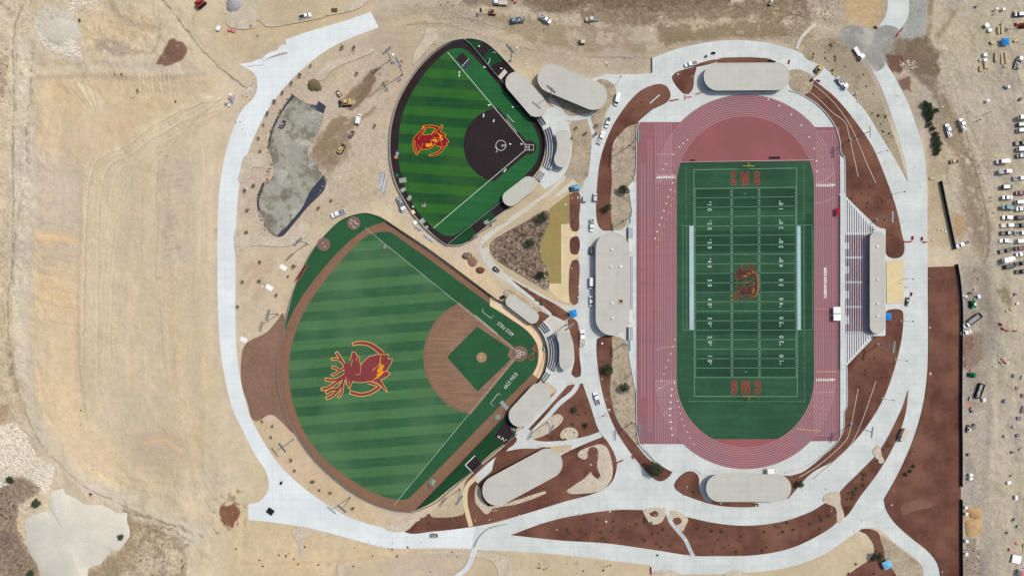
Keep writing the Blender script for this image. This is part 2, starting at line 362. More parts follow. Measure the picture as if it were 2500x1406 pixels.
# large tonal regions
area([(-80, -80), (560, -80), (640, 120), (600, 300), (540, 480), (530, 800), (560, 950), (640, 1120), (600, 1250), (600, 1500), (-80, 1500)], (205, 189, 160), .9, 30)
area([(900, -80), (2600, -80), (2600, 330), (2230, 330), (1900, 110), (1500, 190), (1250, 150), (1130, 90), (980, 260), (900, 200)], (176, 163, 141), .85, 40)
area([(2230, -80), (2600, -80), (2600, 1500), (2345, 1500), (2345, 640), (2262, 430)], (183, 173, 151), .9, 30)
area([(570, 60), (900, 90), (1100, 90), (960, 300), (960, 470), (820, 530), (640, 580), (580, 500), (600, 330), (640, 250)], (189, 173, 150), .8, 40)
area([(540, -80), (1000, -80), (900, 40), (700, 100), (590, 150), (530, 90)], (200, 180, 148), .8, 40)
# left graded basin
area([(85, 180), (545, 180), (540, 480), (525, 700), (530, 900), (500, 1100), (430, 1200), (250, 1170), (130, 1090), (80, 900), (90, 500)], (207, 188, 156), .8, 30)
area([(90, 200), (300, 180), (400, 170), (520, 190), (540, 260), (400, 300), (290, 320), (150, 300)], (203, 182, 146), .8, 30)
area([(250, 290), (340, 295), (320, 330), (250, 350)], (220, 184, 142), .7, 26)
area([(140, 330), (215, 350), (225, 420), (140, 400)], (208, 182, 146), .6, 20)
area([(85, 380), (215, 400), (195, 620), (110, 620)], (190, 176, 154), .6, 40)
area([(90, 620), (200, 630), (190, 760), (180, 900), (210, 1030), (300, 1100), (300, 1190), (180, 1120), (110, 1000), (85, 800)], (222, 196, 154), .75, 40)
area([(230, 620), (330, 600), (330, 900), (270, 930), (235, 900)], (212, 194, 164), .6, 40)
area([(260, 380), (330, 320), (420, 300), (500, 320), (520, 480), (440, 660), (340, 660), (290, 560)], (208, 190, 162), .6, 50)
area([(385, 400), (470, 380), (500, 500), (480, 640), (420, 660), (390, 560)], (190, 176, 156), .65, 50, brk=.42)
area([(350, 640), (430, 640), (460, 900), (430, 1000), (360, 980), (335, 800)], (198, 182, 156), .6, 40)
area([(300, 1060), (380, 1030), (470, 1060), (480, 1130), (430, 1180), (330, 1140)], (192, 172, 146), .8, 35)
area([(280, 950), (380, 960), (380, 1040), (290, 1040)], (200, 188, 166), .5, 30)
line([(430, 930), (450, 1000), (475, 1080), (480, 1140)], 22, (222, 192, 150), .6, 18)
line([(345, 1080), (400, 1070), (440, 1105)], 12, (222, 186, 138), .6, 12)
line([(395, 640), (420, 760), (440, 900)], 14, (222, 192, 148), .6, 14)
line([(90, 940), (130, 1060), (210, 1150), (270, 1190)], 26, (224, 196, 150), .6, 20)
for i in range(46):         # grader passes, mostly along the basin
    x = RS.uniform(95, 520); y0 = RS.uniform(300, 800); L = RS.uniform(150, 420); k = RS.uniform(-14, 14)
    c = [(222, 204, 174), (184, 166, 138), (214, 186, 146)][RS.randint(3)]
    line([(x, y0), (x+k, y0+L/2), (x+k*.4, y0+L)], RS.uniform(2, 8), c, RS.uniform(.2, .5), 5, brk=.4, seed=i)
for i in range(16):
    y = RS.uniform(560, 760); line([(90+RS.uniform(0, 20), y), (190, y+RS.uniform(8, 24))], 4, [(216, 186, 144), (188, 166, 134)][i % 2], .5, 4, brk=.35, seed=i)
for i in range(14):
    t = i/13; line([(330+90*t, 180), (336+92*t, 230+RS.uniform(0, 20))], 2.4, (226, 208, 174), .45, 3, sm=False)
for i in range(7): line([(190+i*6, 200+i*4), (215+i*6, 250), (240+i*3, 298)], 3.5, (226, 212, 186), .5, 4)
line([(235, 640), (250, 470), (262, 400), (300, 340), (370, 300), (470, 250), (540, 232)], 9, (224, 206, 172), .6, 8)
line([(205, 560), (208, 420), (240, 350), (290, 325)], 5, (224, 208, 178), .6, 5)
line([(345, 640), (345, 500), (360, 420), (420, 340), (500, 300), (550, 270)], 6, (186, 166, 136), .5, 6)
line([(500, 300), (440, 350), (400, 420), (390, 520)], 6, (182, 164, 138), .5, 6)
line([(192, 330), (196, 500), (190, 700), (196, 900), (210, 1030)], 6, (184, 164, 134), .35, 8)
line([(520, 300), (512, 600), (516, 900)], 12, (216, 200, 172), .5, 10)
line([(533, 560), (531, 800)], 8, (196, 180, 160), .5, 6)
line([(548, 236), (455, 272), (385, 318), (335, 372), (292, 455), (262, 610), (250, 800), (262, 950), (300, 1070)], 56, (214, 197, 166), .6, 34)
area([(245, 400), (300, 370), (345, 420), (340, 640), (260, 660)], (196, 180, 156), .75, 30)
area([(385, 375), (470, 390), (478, 520), (462, 650), (395, 655)], (190, 177, 157), .6, 50, brk=.3, nsc=50)
area([(380, 400), (462, 400), (450, 620), (392, 640)], (168, 154, 138), .45, 24, brk=.55, nsc=22)
area([(94, 400), (200, 410), (194, 640), (112, 660)], (190, 177, 158), .6, 44, brk=.25, nsc=60)
area([(90, 280), (330, 270), (330, 340), (215, 400), (100, 370)], (206, 182, 144), .6, 30)
line([(190, 390), (194, 560), (188, 720), (196, 900), (208, 1020)], 7, (176, 156, 128), .55, 6)
line([(246, 640), (244, 760), (240, 930), (262, 1040)], 7, (190, 172, 142), .5, 6)
for i in range(40):
    y = RS.uniform(450, 650); line([(100+RS.uniform(0, 10), y), (188, y+RS.uniform(-3, 9))], RS.uniform(1.5, 3), [(176, 162, 142), (206, 194, 172)][i % 2], .5, 2.5, brk=.35, seed=i, sm=False)
for i in range(24):
    t = i/23; a0 = RS.uniform(-18, 18)
    line([(540, 240+a0), (440, 285+a0), (360, 345+a0), (315, 420+a0), (275+a0, 560), (258+a0, 720), (255+a0, 860)], RS.uniform(1.5, 3.5), [(188, 170, 142), (224, 208, 178)][i % 2], .5, 3, brk=.3, seed=i)
# flat bench with darker slope above the basin
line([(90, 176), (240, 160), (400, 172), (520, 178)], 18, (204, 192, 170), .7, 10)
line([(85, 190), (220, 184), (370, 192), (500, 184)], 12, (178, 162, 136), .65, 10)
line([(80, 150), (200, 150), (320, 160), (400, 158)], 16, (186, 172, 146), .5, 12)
area([(190, 40), (330, 20), (385, 60), (360, 100), (250, 100), (195, 90)], (206, 184, 148), .8, 20)
line([(265, 0), (300, 45), (345, 65), (375, 68)], 16, (178, 160, 132), .7, 12)
area([(75, 40), (120, 18), (175, 35), (195, 60), (188, 110), (192, 145), (140, 132), (95, 110)], (204, 198, 184), .85, 14)
area([(220, 100), (290, 98), (320, 118), (350, 130), (300, 138), (230, 124)], (160, 146, 128), .75, 14, brk=.35, nsc=14)
line([(330, 118), (365, 130), (385, 100), (390, 60)], 8, (176, 154, 122), .6, 8)
# haul roads on the far left
area([(28, 100), (82, 100), (90, 500), (60, 800), (95, 1000), (180, 1140), (290, 1200), (520, 1290), (480, 1330), (270, 1240), (120, 1130), (50, 1000), (22, 700)], (204, 194, 172), .75, 16)
for (off, c, o) in ((0, (124, 106, 86), .6), (-34, (140, 122, 102), .4), (6, (150, 130, 108), .4)):
    line([(72+off, 130), (75+off, 240), (66+off, 330), (72+off, 420)], 3.5, c, o, 3, brk=.45, wob=1.6)
    line([(60+off, 430), (30+off*.5, 620), (26, 800)], 3, c, o*.7, 3, brk=.5, wob=1.6)
line([(60, 0), (40, 45), (30, 110), (36, 220), (32, 330), (30, 560), (20, 760), (45, 960), (80, 1050), (150, 1140), (230, 1200), (330, 1250), (470, 1320)], 3.4, (142, 126, 104), .7, 3, brk=.4)
line([(300, 1248), (360, 1262), (430, 1285), (500, 1310)], 7, (136, 118, 98), .6, 6, brk=.4, wob=2)
area([(-60, -60), (75, -60), (45, 30), (-60, 60)], (158, 142, 122), .8, 20, brk=.4)
area([(-60, 130), (20, 130), (15, 240), (-60, 260)], (170, 150, 128), .7, 14, brk=.42, nsc=12)
area([(-60, 560), (18, 560), (10, 800), (40, 900), (-60, 960)], (190, 176, 150), .6, 20, brk=.4)
line([(25, 830), (38, 950)], 16, (150, 134, 112), .7, 12, brk=.4)
# diagonal track at the top left
line([(375, -20), (430, 50), (470, 100), (510, 150), (560, 190), (615, 222)], 16, (206, 194, 170), .7, 10)
line([(395, 0), (435, 45), (470, 95), (520, 150), (600, 215)], 4, (128, 112, 92), .7, 3, brk=.35, wob=1.5)
line([(500, 0), (470, 60), (500, 120)], 8, (186, 168, 140), .4, 8)
area([(378, 155), (398, 128), (412, 98), (426, 94), (434, 100), (452, 106), (462, 122), (456, 140), (440, 152), (420, 158), (400, 160)], (130, 98, 82), .97, 4, wob=.5, brk=.18, nsc=7)
# bottom-left scrub and the ground round the crushed-rock pad
area([(-80, 1175), (60, 1165), (110, 1190), (50, 1230), (45, 1290), (90, 1380), (110, 1480), (-80, 1480)], (142, 124, 104), .9, 12)
area([(300, 1230), (330, 1270), (390, 1285), (380, 1340), (330, 1380), (200, 1480), (190, 1410), (300, 1340)], (158, 138, 112), .85, 18)
area([(-80, 1290), (40, 1300), (70, 1370), (-80, 1390)], (124, 108, 98), .7, 16, brk=.45, nsc=14)
area([(330, 1290), (440, 1300), (460, 1410), (300, 1440)], (190, 174, 144), .8, 22)
area([(330, 1290), (470, 1300), (470, 1440), (300, 1440)], (150, 134, 110), .6, 12, brk=.6, nsc=18)
area([(-60, 930), (60, 930), (70, 1030), (-60, 1030)], (190, 172, 142), .6, 16, brk=.45, nsc=20)
area([(-40, 990), (20, 990), (10, 1040), (-40, 1040)], (176, 150, 118), .7, 14)
# ground below the lower road
area([(560, 1250), (620, 1275), (900, 1325), (1150, 1345), (1150, 1480), (540, 1480)], (207, 186, 152), .8, 20)
area([(820, 1350), (1140, 1345), (1130, 1480), (860, 1480), (820, 1400)], (190, 174, 150), .7, 26)
area([(1150, 1345), (1590, 1375), (1600, 1480), (1130, 1480)], (196, 178, 148), .8, 14)
area([(600, 1390), (900, 1385), (1000, 1345), (760, 1350), (620, 1352)], (216, 194, 154), .6, 20)
line([(600, 1375), (760, 1372), (950, 1360)], 5, (190, 166, 132), .5, 5, brk=.4)
line([(586, 1280), (584, 1400)], 14, (216, 196, 160), .6, 8)
area([(540, 1240), (575, 1228), (582, 1262), (572, 1288), (548, 1280), (540, 1262)], (124, 82, 64), .95, 5)
area([(525, 1220), (600, 1190), (600, 1300), (520, 1300)], (140, 112, 88), .6, 8, brk=.6, nsc=10)
area([(1880, 1330), (1975, 1360), (2080, 1290), (2135, 1345), (2130, 1390), (2060, 1480), (1600, 1480), (1620, 1385)], (196, 180, 146), .9, 10)
# top strip
area([(1270, -60), (1800, -60), (1790, 18), (1600, 30), (1420, 24), (1300, 34), (1270, 10)], (138, 124, 104), .85, 14, brk=.33)
area([(1440, 10), (1960, 0), (1980, 70), (1700, 50), (1500, 60)], (150, 134, 112), .7, 16, brk=.42)
area([(1080, -60), (1250, -60), (1240, 24), (1120, 12)], (126, 106, 88), .5, 16, brk=.45)
line([(1590, 45), (1640, 30), (1730, 18), (1870, 22), (1960, 42)], 2.6, (98, 82, 64), .9, 2)
line([(1615, 100), (1700, 95), (1710, 95)], 3, (110, 94, 74), .7, 3)
area([(1600, 85), (1720, 80), (1730, 100), (1610, 104)], (138, 122, 100), .7, 8, brk=.35, nsc=10)
area([(1700, 100), (1960, 60), (2060, 200), (2160, 420), (2090, 200), (1960, 110), (1810, 95)], (150, 134, 108), .75, 14)
line([(990, 60), (1080, 60), (1200, 95), (1310, 125), (1450, 140), (1590, 142)], 2.5, (128, 112, 92), .6, 2, brk=.2)
line([(1100, 32), (1200, 64), (1330, 104)], 2, (138, 122, 100), .6, 2)
line([(950, 60), (1060, 40), (1200, 90), (1330, 120), (1480, 160)], 16, (188, 172, 146), .6, 12)
for i in range(26):
    x = RS.uniform(960, 1700); y = RS.uniform(20, 130)
    line([(x, y), (x+60, y+RS.uniform(-8, 14)), (x+140, y+RS.uniform(-6, 30))], RS.uniform(2, 5), [(160, 142, 116), (196, 180, 154)][i % 2], .4, 4, brk=.42, seed=i)
area([(2040, -60), (2160, -60), (2150, 50), (2120, 72), (2070, 50)], (196, 170, 128), .85, 20)
area([(2065, 60), (2120, 72), (2165, 60), (2200, 95), (2200, 150), (2160, 180), (2130, 160), (2050, 95)], (152, 148, 136), .9, 8)
area([(2218, -60), (2262, -60), (2262, 60), (2240, 110), (2200, 95)], (158, 162, 160), .85, 8)
area([(2190, 95), (2260, 90), (2300, 130), (2280, 230), (2240, 200), (2180, 130)], (126, 110, 92), .85, 14, brk=.2)
area([(2165, 140), (2205, 135), (2215, 160), (2195, 185), (2170, 170)], (112, 82, 66), .9, 8)
area([(2195, 195), (2225, 190), (2222, 222), (2200, 220)], (118, 88, 70), .85, 8)
line([(2275, -20), (2270, 60), (2262, 110)], 14, (134, 118, 98), .7, 8, brk=.4)
line([(2350, -10), (2320, 50), (2290, 90)], 14, (146, 126, 104), .6, 10, brk=.4)
area([(2265, 190), (2300, 210), (2350, 310), (2400, 420), (2420, 560), (2400, 640), (2350, 560), (2340, 400), (2290, 300)], (150, 136, 114), .75, 20, brk=.35, nsc=16)
line([(2300, 230), (2340, 320), (2385, 420), (2408, 520), (2412, 610), (2400, 640)], 6, (126, 112, 92), .7, 5, brk=.3)
area([(2262, 270), (2300, 290), (2320, 420), (2270, 430)], (164, 146, 122), .7, 16, brk=.35, nsc=14)
area([(2270, 440), (2300, 440), (2335, 600), (2262, 600)], (186, 168, 136), .7, 12)
area([(2320, 520), (2352, 540), (2352, 580), (2325, 575)], (178, 146, 104), .8, 12, brk=.3, nsc=10)
area([(2345, 640), (2420, 640), (2435, 760), (2425, 1000), (2410, 1250), (2350, 1250)], (168, 158, 144), .7, 16)
line([(2400, 640), (2412, 800), (2415, 1000), (2410, 1200), (2400, 1400)], 22, (152, 144, 134), .45, 18, brk=.35, wob=1.5)
area([(2345, 820), (2400, 810), (2405, 880), (2380, 900), (2346, 895)], (128, 92, 76), .85, 10, brk=.25, nsc=12)
area([(2425, 700), (2470, 715), (2470, 755), (2445, 740)], (142, 130, 104), .8, 8, brk=.3, nsc=10)
area([(2345, 1350), (2400, 1340), (2410, 1480), (2345, 1480)], (150, 134, 124), .8, 12, brk=.3, nsc=12)
area([(2352, 1240), (2400, 1238), (2402, 1300), (2385, 1310), (2360, 1310), (2352, 1270)], (188, 160, 120), .95, 4)
area([(2355, 1312), (2385, 1312), (2382, 1345), (2358, 1342)], (146, 134, 118), .85, 5)
area([(2360, 1120), (2380, 1120), (2385, 1170), (2360, 1175)], (150, 142, 128), .7, 8)
area([(2400, 60), (2520, 60), (2520, 640), (2450, 640), (2420, 500), (2400, 330)], (181, 170, 147), .7, 30)
area([(2352, 982), (2385, 985), (2380, 1005), (2355, 1000)], (196, 140, 118), .7, 6, brk=.3, nsc=8)
for i in range(30):
    x = RS.uniform(2360, 2500); y = RS.uniform(650, 1380)
    line([(x, y), (x+RS.uniform(-3, 3), y+60)], RS.uniform(1.5, 4), [(146, 134, 116), (204, 194, 172)][i % 2], .35, 3, brk=.45, seed=i)
# ground between the road and the ball fields
area([(770, 330), (840, 290), (860, 380), (800, 430), (755, 380)], (150, 132, 108), .75, 16, brk=.35, nsc=14)
area([(840, 240), (900, 180), (925, 165), (905, 225), (880, 240)], (132, 112, 88), .9, 10)
line([(860, 300), (905, 275), (915, 262)], 10, (146, 124, 98), .7, 8, brk=.3)
line([(860, 225), (900, 235), (945, 200)], 8, (140, 120, 96), .7, 8, brk=.35)
area([(750, 215), (770, 195), (785, 205), (782, 222), (765, 224)], (122, 110, 84), .9, 5)
area([(1140, 620), (1160, 620), (1205, 690), (1185, 700), (1150, 660)], (196, 164, 116), .3, 12, brk=.3)
area([(785, 560), (940, 500), (1010, 560), (1180, 660), (1240, 720), (1200, 740), (960, 560), (850, 540)], (212, 192, 156), .75, 12)
area([(575, 600), (700, 590), (740, 640), (680, 780), (590, 820)], (200, 180, 150), .6, 20)
area([(590, 650), (660, 620), (690, 660), (620, 760)], (182, 158, 130), .5, 16, brk=.45, nsc=16)
area([(580, 1020), (700, 1020), (900, 1230), (990, 1280), (900, 1280), (760, 1200), (650, 1110)], (203, 181, 148), .8, 14)
line([(680, 1230), (780, 1290)], 8, (180, 160, 130), .3, 6)
for i in range(46):         # wheel ruts and scraped passes round the whole site
    x = RS.uniform(600, 960); y = RS.uniform(180, 520); a = RS.uniform(.3, 1.3); L = RS.uniform(30, 110)
    if 620 < x < 800 and y > 220: continue
    line([(x, y), (x+L*math.cos(a)*.5+6, y-L*math.sin(a)*.5), (x+L*math.cos(a), y-L*math.sin(a))], RS.uniform(1.6, 3.4), [(162, 142, 114), (214, 198, 168)][i % 2], .45, 3, brk=.42, seed=i)
for i in range(120):        # small damp spots and clods
    x, y = RS.uniform(0, 2500), RS.uniform(0, 1400); r = RS.uniform(2, 7)
    area([(x-r, y-r*.6), (x+r, y-r*.5), (x+r*.8, y+r*.6), (x-r*.7, y+r*.7)], [(150, 132, 106), (216, 204, 182)][i % 2], .45, 4, wob=.6)
bas = sst(0, 50, np.minimum(np.minimum(GX-70, 530-GX), np.minimum(GY-240, 1200-GY)))
col *= (1+bas*(vnoise(GX+WX, GY, 60, 41, 5, 5.0, .4)-.5)*.16)[..., None]
tp = sst(0, 40, 125-GY)*sst(900, 960, GX)*sst(0, 40, 2240-GX)
col *= (1+tp*(vnoise(GX, GY+WY*.7, 60, 42, 5, .45, 4.0)-.5)*.26)[..., None]
rt = sst(2350, 2400, GX)
col *= (1+rt*(vnoise(GX+WX*.5, GY, 60, 43, 5, 4.0, .6)-.5)*.14)[..., None]
def rough(pts, v, soft=40):
    x = GX+WX*.6; y = GY+WY*.6; i_ = pip(pts, x, y); d = segdist(pts+[pts[0]], x, y); a_ = sst(-soft/2, soft/2, np.where(i_, d, -d))
    rgh[:] = rgh*(1-a_)+v*a_
rough([(900, -80), (2600, -80), (2600, 700), (2340, 700), (2262, 430), (2200, 200), (1900, 110), (1500, 180), (1250, 150), (1130, 90), (980, 80)], .30)
rough([(1280, -80), (2060, -80), (2040, 60), (1900, 75), (1600, 60), (1280, 35)], .62)
rough([(2160, 90), (2300, 90), (2340, 250), (2420, 420), (2420, 640), (2340, 560), (2290, 300), (2200, 200)], .5)
rough([(600, 180), (960, 120), (960, 480), (800, 540), (700, 600), (580, 620), (600, 300)], .32)
rough([(2340, 640), (2420, 640), (2430, 900), (2420, 1420), (2345, 1420)], .42)
rough([(2420, 660), (2560, 660), (2560, 1460), (2420, 1460)], .26)
rough([(-80, -80), (80, -80), (70, 500), (40, 900), (100, 1150), (60, 1500), (-80, 1500)], .42)
rough([(80, 10), (400, 10), (400, 150), (80, 160)], .3)
rough([(-80, 1180), (120, 1180), (60, 1260), (110, 1480), (-80, 1480)], .8)
rough([(240, 1240), (450, 1280), (470, 1480), (200, 1480)], .6)
rough([(1700, 100), (1960, 60), (2060, 200), (2160, 420), (2090, 200), (1960, 110), (1810, 95)], .6, 14)
for k_ in range(34):        # thin wheel tracks crossing the upper and right-hand dirt
    if k_ < 20: x = RS.uniform(960, 2000); y = RS.uniform(15, 120); p_ = [(x, y), (x+90, y+RS.uniform(-10, 16)), (x+200, y+RS.uniform(-14, 40))]
    else: x = RS.uniform(2290, 2490); y = RS.uniform(20, 560); p_ = [(x, y), (x+RS.uniform(0, 40), y+60), (x+RS.uniform(10, 70), y+150)]
    cc_ = [(146, 130, 108), (198, 184, 160)][k_ % 2]
    line(p_, 1.8, cc_, .5, 1.6, brk=.38, seed=k_); line([(q_[0]+1, q_[1]+7) for q_ in p_], 1.8, cc_, .5, 1.6, brk=.38, seed=k_+1)
for k_ in range(60):        # crisp grader scratches in the basin
    x = RS.uniform(100, 520); y0 = RS.uniform(280, 1000); L = RS.uniform(60, 260); kk = RS.uniform(-10, 10)
    line([(x, y0), (x+kk, y0+L/2), (x+kk*.5, y0+L)], 1.5, [(226, 210, 182), (176, 160, 134)][k_ % 2], .5, 1.6, brk=.42, seed=k_)
# broad mottling
mot = (vnoise(GX, GY, 26, 21, 5)-.5); m2 = (vnoise(GX, GY, 120, 22, 3)-.5); m3 = (vnoise(GX, GY, 8, 23, 3)-.5)
col *= (1+mot*.10+m2*.07+m3*.09)[..., None]
col[..., 2] += 2.5; col[..., 2] *= 1-(vnoise(GX, GY, 90, 24, 3)-.5)*.10
soft_ = (bas*.42)[..., None]; col[:] = col*(1-soft_)+np.array((206, 189, 163))*soft_
area([(92, 560), (186, 575), (192, 600), (95, 590)], (218, 186, 144), .7, 8, wob=1.4)
area([(90, 675), (185, 700), (188, 760), (130, 740), (96, 715)], (220, 190, 148), .6, 12, wob=1.4, brk=.35, nsc=14)
for i_ in range(22):      # orange and buff layers cut across the slope
    y = 520+i_*13+RS.uniform(-4, 4); line([(94+RS.uniform(0, 14), y), (140, y+6), (186+RS.uniform(-12, 6), y+14)], RS.uniform(1.6, 4), [(222, 186, 140), (226, 206, 174), (182, 166, 142)][i_ % 3], .55, 2, brk=.34, seed=i_+3)
for i_ in range(17):      # comb marks of a tracked machine
    x = 336+i_*5.4; line([(x, 178+RS.uniform(0, 6)), (x+5, 232+RS.uniform(-14, 10))], 2.2, [(226, 209, 176), (184, 163, 128)][i_ % 2], .6, 1.8, sm=False)
for i_ in range(9): line([(150+i_*9, 196), (196+i_*5.5, 250), (236+i_*1.5, 298)], 2.6, [(228, 214, 188), (190, 170, 138)][i_ % 2], .5, 2.4)
for k_, (o_, c_) in enumerate(((0, (228, 212, 180)), (5, (182, 163, 134)), (30, (222, 206, 176)), (36, (186, 168, 140)), (58, (224, 200, 164)))):
    line([(545-o_*.3, 238+o_*.9), (450, 262+o_), (365, 308+o_), (308+o_*.3, 350+o_*.8), (234+o_, 390+o_*.3), (212+o_, 450), (204+o_, 560), (200+o_*1.1, 700), (198+o_*1.2, 900)], 3.2, c_, .55, 2.6, brk=.24, seed=k_+40)
line([(388, 392), (380, 470), (384, 560), (380, 650), (390, 760), (400, 900)], 3, (178, 160, 136), .6, 3, brk=.3)
line([(530, 250), (440, 330), (400, 400), (388, 470)], 3.4, (180, 162, 134), .55, 3)
line([(492, 330), (498, 420), (490, 520), (486, 640)], 3, (226, 208, 176), .6, 3)
for i_ in range(16): line([(396+RS.uniform(0, 20), 400+i_*15), (430+RS.uniform(-8, 20), 394+i_*15)], RS.uniform(2, 5), (160, 146, 128), .45, 3, brk=.4, seed=i_)
area([(335, 1060), (400, 1048), (455, 1075), (462, 1110), (420, 1138), (350, 1130), (318, 1100)], (190, 171, 148), .55, 20)
line([(352, 1084), (400, 1078), (445, 1104)], 5, (224, 188, 142), .6, 4, wob=1.5)
line([(88, 880), (108, 1000), (170, 1095), (240, 1160), (300, 1196)], 5, (226, 204, 166), .5, 4)
area([(1275, -60), (1800, -60), (1785, 14), (1600, 24), (1440, 20), (1310, 30), (1268, 8)], (122, 106, 86), .92, 8, wob=1.6, brk=.16, nsc=26)
area([(1380, 18), (1960, 2), (1990, 66), (1760, 40), (1560, 52), (1420, 56)], (138, 122, 100), .85, 8, wob=1.8, brk=.36, nsc=22)
area([(1180, 40), (1560, 60), (1580, 130), (1400, 120), (1220, 84)], (154, 138, 114), .7, 10, wob=1.8, brk=.42, nsc=24)
area([(1600, 60), (1900, 55), (1930, 96), (1760, 92), (1620, 108)], (138, 122, 98), .8, 8, wob=1.6, brk=.36, nsc=16)
area([(2225, 90), (2262, 96), (2296, 140), (2286, 190), (2250, 196), (2212, 150)], (120, 105, 87), .9, 6, wob=1.8, brk=.25, nsc=12)
area([(2270, 210), (2300, 230), (2350, 320), (2398, 430), (2404, 600), (2372, 560), (2352, 420), (2300, 310)], (142, 128, 107), .75, 8, wob=1.6, brk=.42, nsc=14)
area([(2352, 650), (2410, 650), (2420, 820), (2412, 1000), (2360, 1000)], (150, 139, 124), .6, 10, wob=1.4, brk=.44, nsc=16)
area([(842, 262), (868, 246), (905, 176), (928, 160), (920, 196), (898, 232), (862, 268)], (128, 110, 89), .9, 4, wob=1.4)
area([(772, 345), (800, 300), (850, 282), (868, 300), (836, 352), (828, 400), (790, 400), (760, 372)], (140, 121, 98), .75, 5, wob=1.8, brk=.36, nsc=12)
out_ = sst(60, 330, np.maximum(np.maximum(-GX, GX-2500), np.maximum(-GY, GY-1406)))[..., None]
col = col*(1-out_)+np.array((192, 176, 148))*(1+(vnoise(GX, GY, 900, 51, 5)-.5)*.25)[..., None]*out_; rgh = rgh*(1-out_[..., 0])+.45*out_[..., 0]
# real relief, kept away from everything that is paved or planted
campus = [(1000, 95), (1100, 70), (1260, 100), (1480, 130), (1590, 110), (1810, 70), (1990, 120), (2035, 60), (2130, -80), (2290, -80), (2240, 60), (2190, 120),
          (2290, 300), (2300, 430), (2345, 440), (2380, 600), (2380, 1500), (1040, 1500), (560, 1420), (560, 1220), (500, 900), (495, 500), (520, 300), (560, 200), (520, 120), (520, -90), (970, -90), (980, 90)]
ins = pip(campus, GX, GY); dd = segdist(campus+[campus[0]], GX, GY)
mask = np.where(ins, 0.0, sst(4, 60, dd))
rel = (vnoise(GX, GY, 150, 31, 4)-.5)*5+(vnoise(GX, GY, 22, 32, 4)-.5)*.8+(vnoise(GX, GY, 7, 33, 2)-.5)*.3
basin = sst(0, 60, np.minimum(np.minimum(GX-100, 510-GX), np.minimum(GY-190, 1180-GY)))
rel = rel-basin*1.5
far = sst(0, 900, np.maximum(np.maximum(-GX, GX-2500), np.maximum(-GY, GY-1406)))
Z = (rel*(1-basin*.55)+hgt)*mask+far*(vnoise(GX, GY, 1500, 35, 4)-.45)*60
V = np.stack([(GX-1250)*S, (703-GY)*S, Z], -1).reshape(-1, 3)
me = bpy.data.meshes.new('ground'); nv = NX*NY; nf = (NX-1)*(NY-1)
me.vertices.add(nv); me.vertices.foreach_set('co', V.astype(np.float32).ravel())
ii, jj = np.meshgrid(np.arange(NX-1), np.arange(NY-1)); a = (jj*NX+ii).ravel()
q = np.stack([a, a+NX, a+NX+1, a+1], -1)
me.loops.add(nf*4); me.loops.foreach_set('vertex_index', q.ravel().astype(np.int32))
me.polygons.add(nf); me.polygons.foreach_set('loop_start', np.arange(nf, dtype=np.int32)*4); me.polygons.foreach_set('loop_total', np.full(nf, 4, np.int32))
me.polygons.foreach_set('use_smooth', np.ones(nf, bool)); me.update(calc_edges=True)
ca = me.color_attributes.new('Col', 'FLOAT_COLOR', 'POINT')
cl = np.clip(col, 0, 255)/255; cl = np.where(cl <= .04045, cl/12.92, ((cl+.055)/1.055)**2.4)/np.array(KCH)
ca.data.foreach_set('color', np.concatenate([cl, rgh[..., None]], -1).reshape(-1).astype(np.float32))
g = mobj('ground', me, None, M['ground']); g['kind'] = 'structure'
def gz(x, y):
    i = int(np.clip(np.searchsorted(fx, x), 1, NX-1)); j = int(np.clip(np.searchsorted(fy, y), 1, NY-1))
    return float(Z[j, i])
def PG(x, y, z=0.0): return P(x, y, gz(x, y)+z)
# ---------- roads, beds and paths ----------
c = 1  # sharp-corner mark
def road(name, pts, m='concrete', sm=True, **k): return sheet(name, smooth(pts) if sm else pts, M[m], **k)
def rib(name, pts, wd, m='concrete', **k): return sheet(name, ribpoly(smooth(pts, False, 8), wd), M[m], **k)
rj = np.random.RandomState(3)
pond = sheet('pond_bed', [(p[0]+rj.uniform(-1.4, 1.4), p[1]+rj.uniform(-1.4, 1.4)) for p in smooth([(714, 231, 1), (740, 248), (756, 256, 1), (780, 276, 1), (790, 284), (783, 312), (768, 335), (752, 365), (754, 388, 1), (777, 402, 1), (776, 414, 1), (798, 438, 1), (790, 466), (752, 505), (716, 548), (680, 579), (652, 562), (640, 530), (628, 500), (632, 478), (650, 450), (668, 425), (664, 390), (655, 360), (660, 330), (675, 290)])], M['mud'])
for nm, p in (('pond_liner', [(790, 428, 1), (798, 438, 1), (790, 466), (752, 505), (716, 548), (690, 577), (674, 580), (702, 550), (738, 506), (758, 466)]),
              ('pond_liner', [(755, 254, 1), (772, 258, 1), (778, 247, 1), (796, 260, 1), (790, 278, 1), (776, 272, 1), (758, 262, 1)]),
              ('pond_liner', [(640, 448, 1), (646, 444, 1), (640, 468), (632, 492), (636, 512, 1), (630, 516, 1), (627, 492), (632, 468)]),
              ('pond_liner', [(714, 230, 1), (720, 236, 1), (697, 262), (680, 290), (664, 328), (657, 362, 1), (654, 360, 1), (660, 325), (677, 286), (694, 258)])):
    sheet(nm, smooth(p), M['liner'])
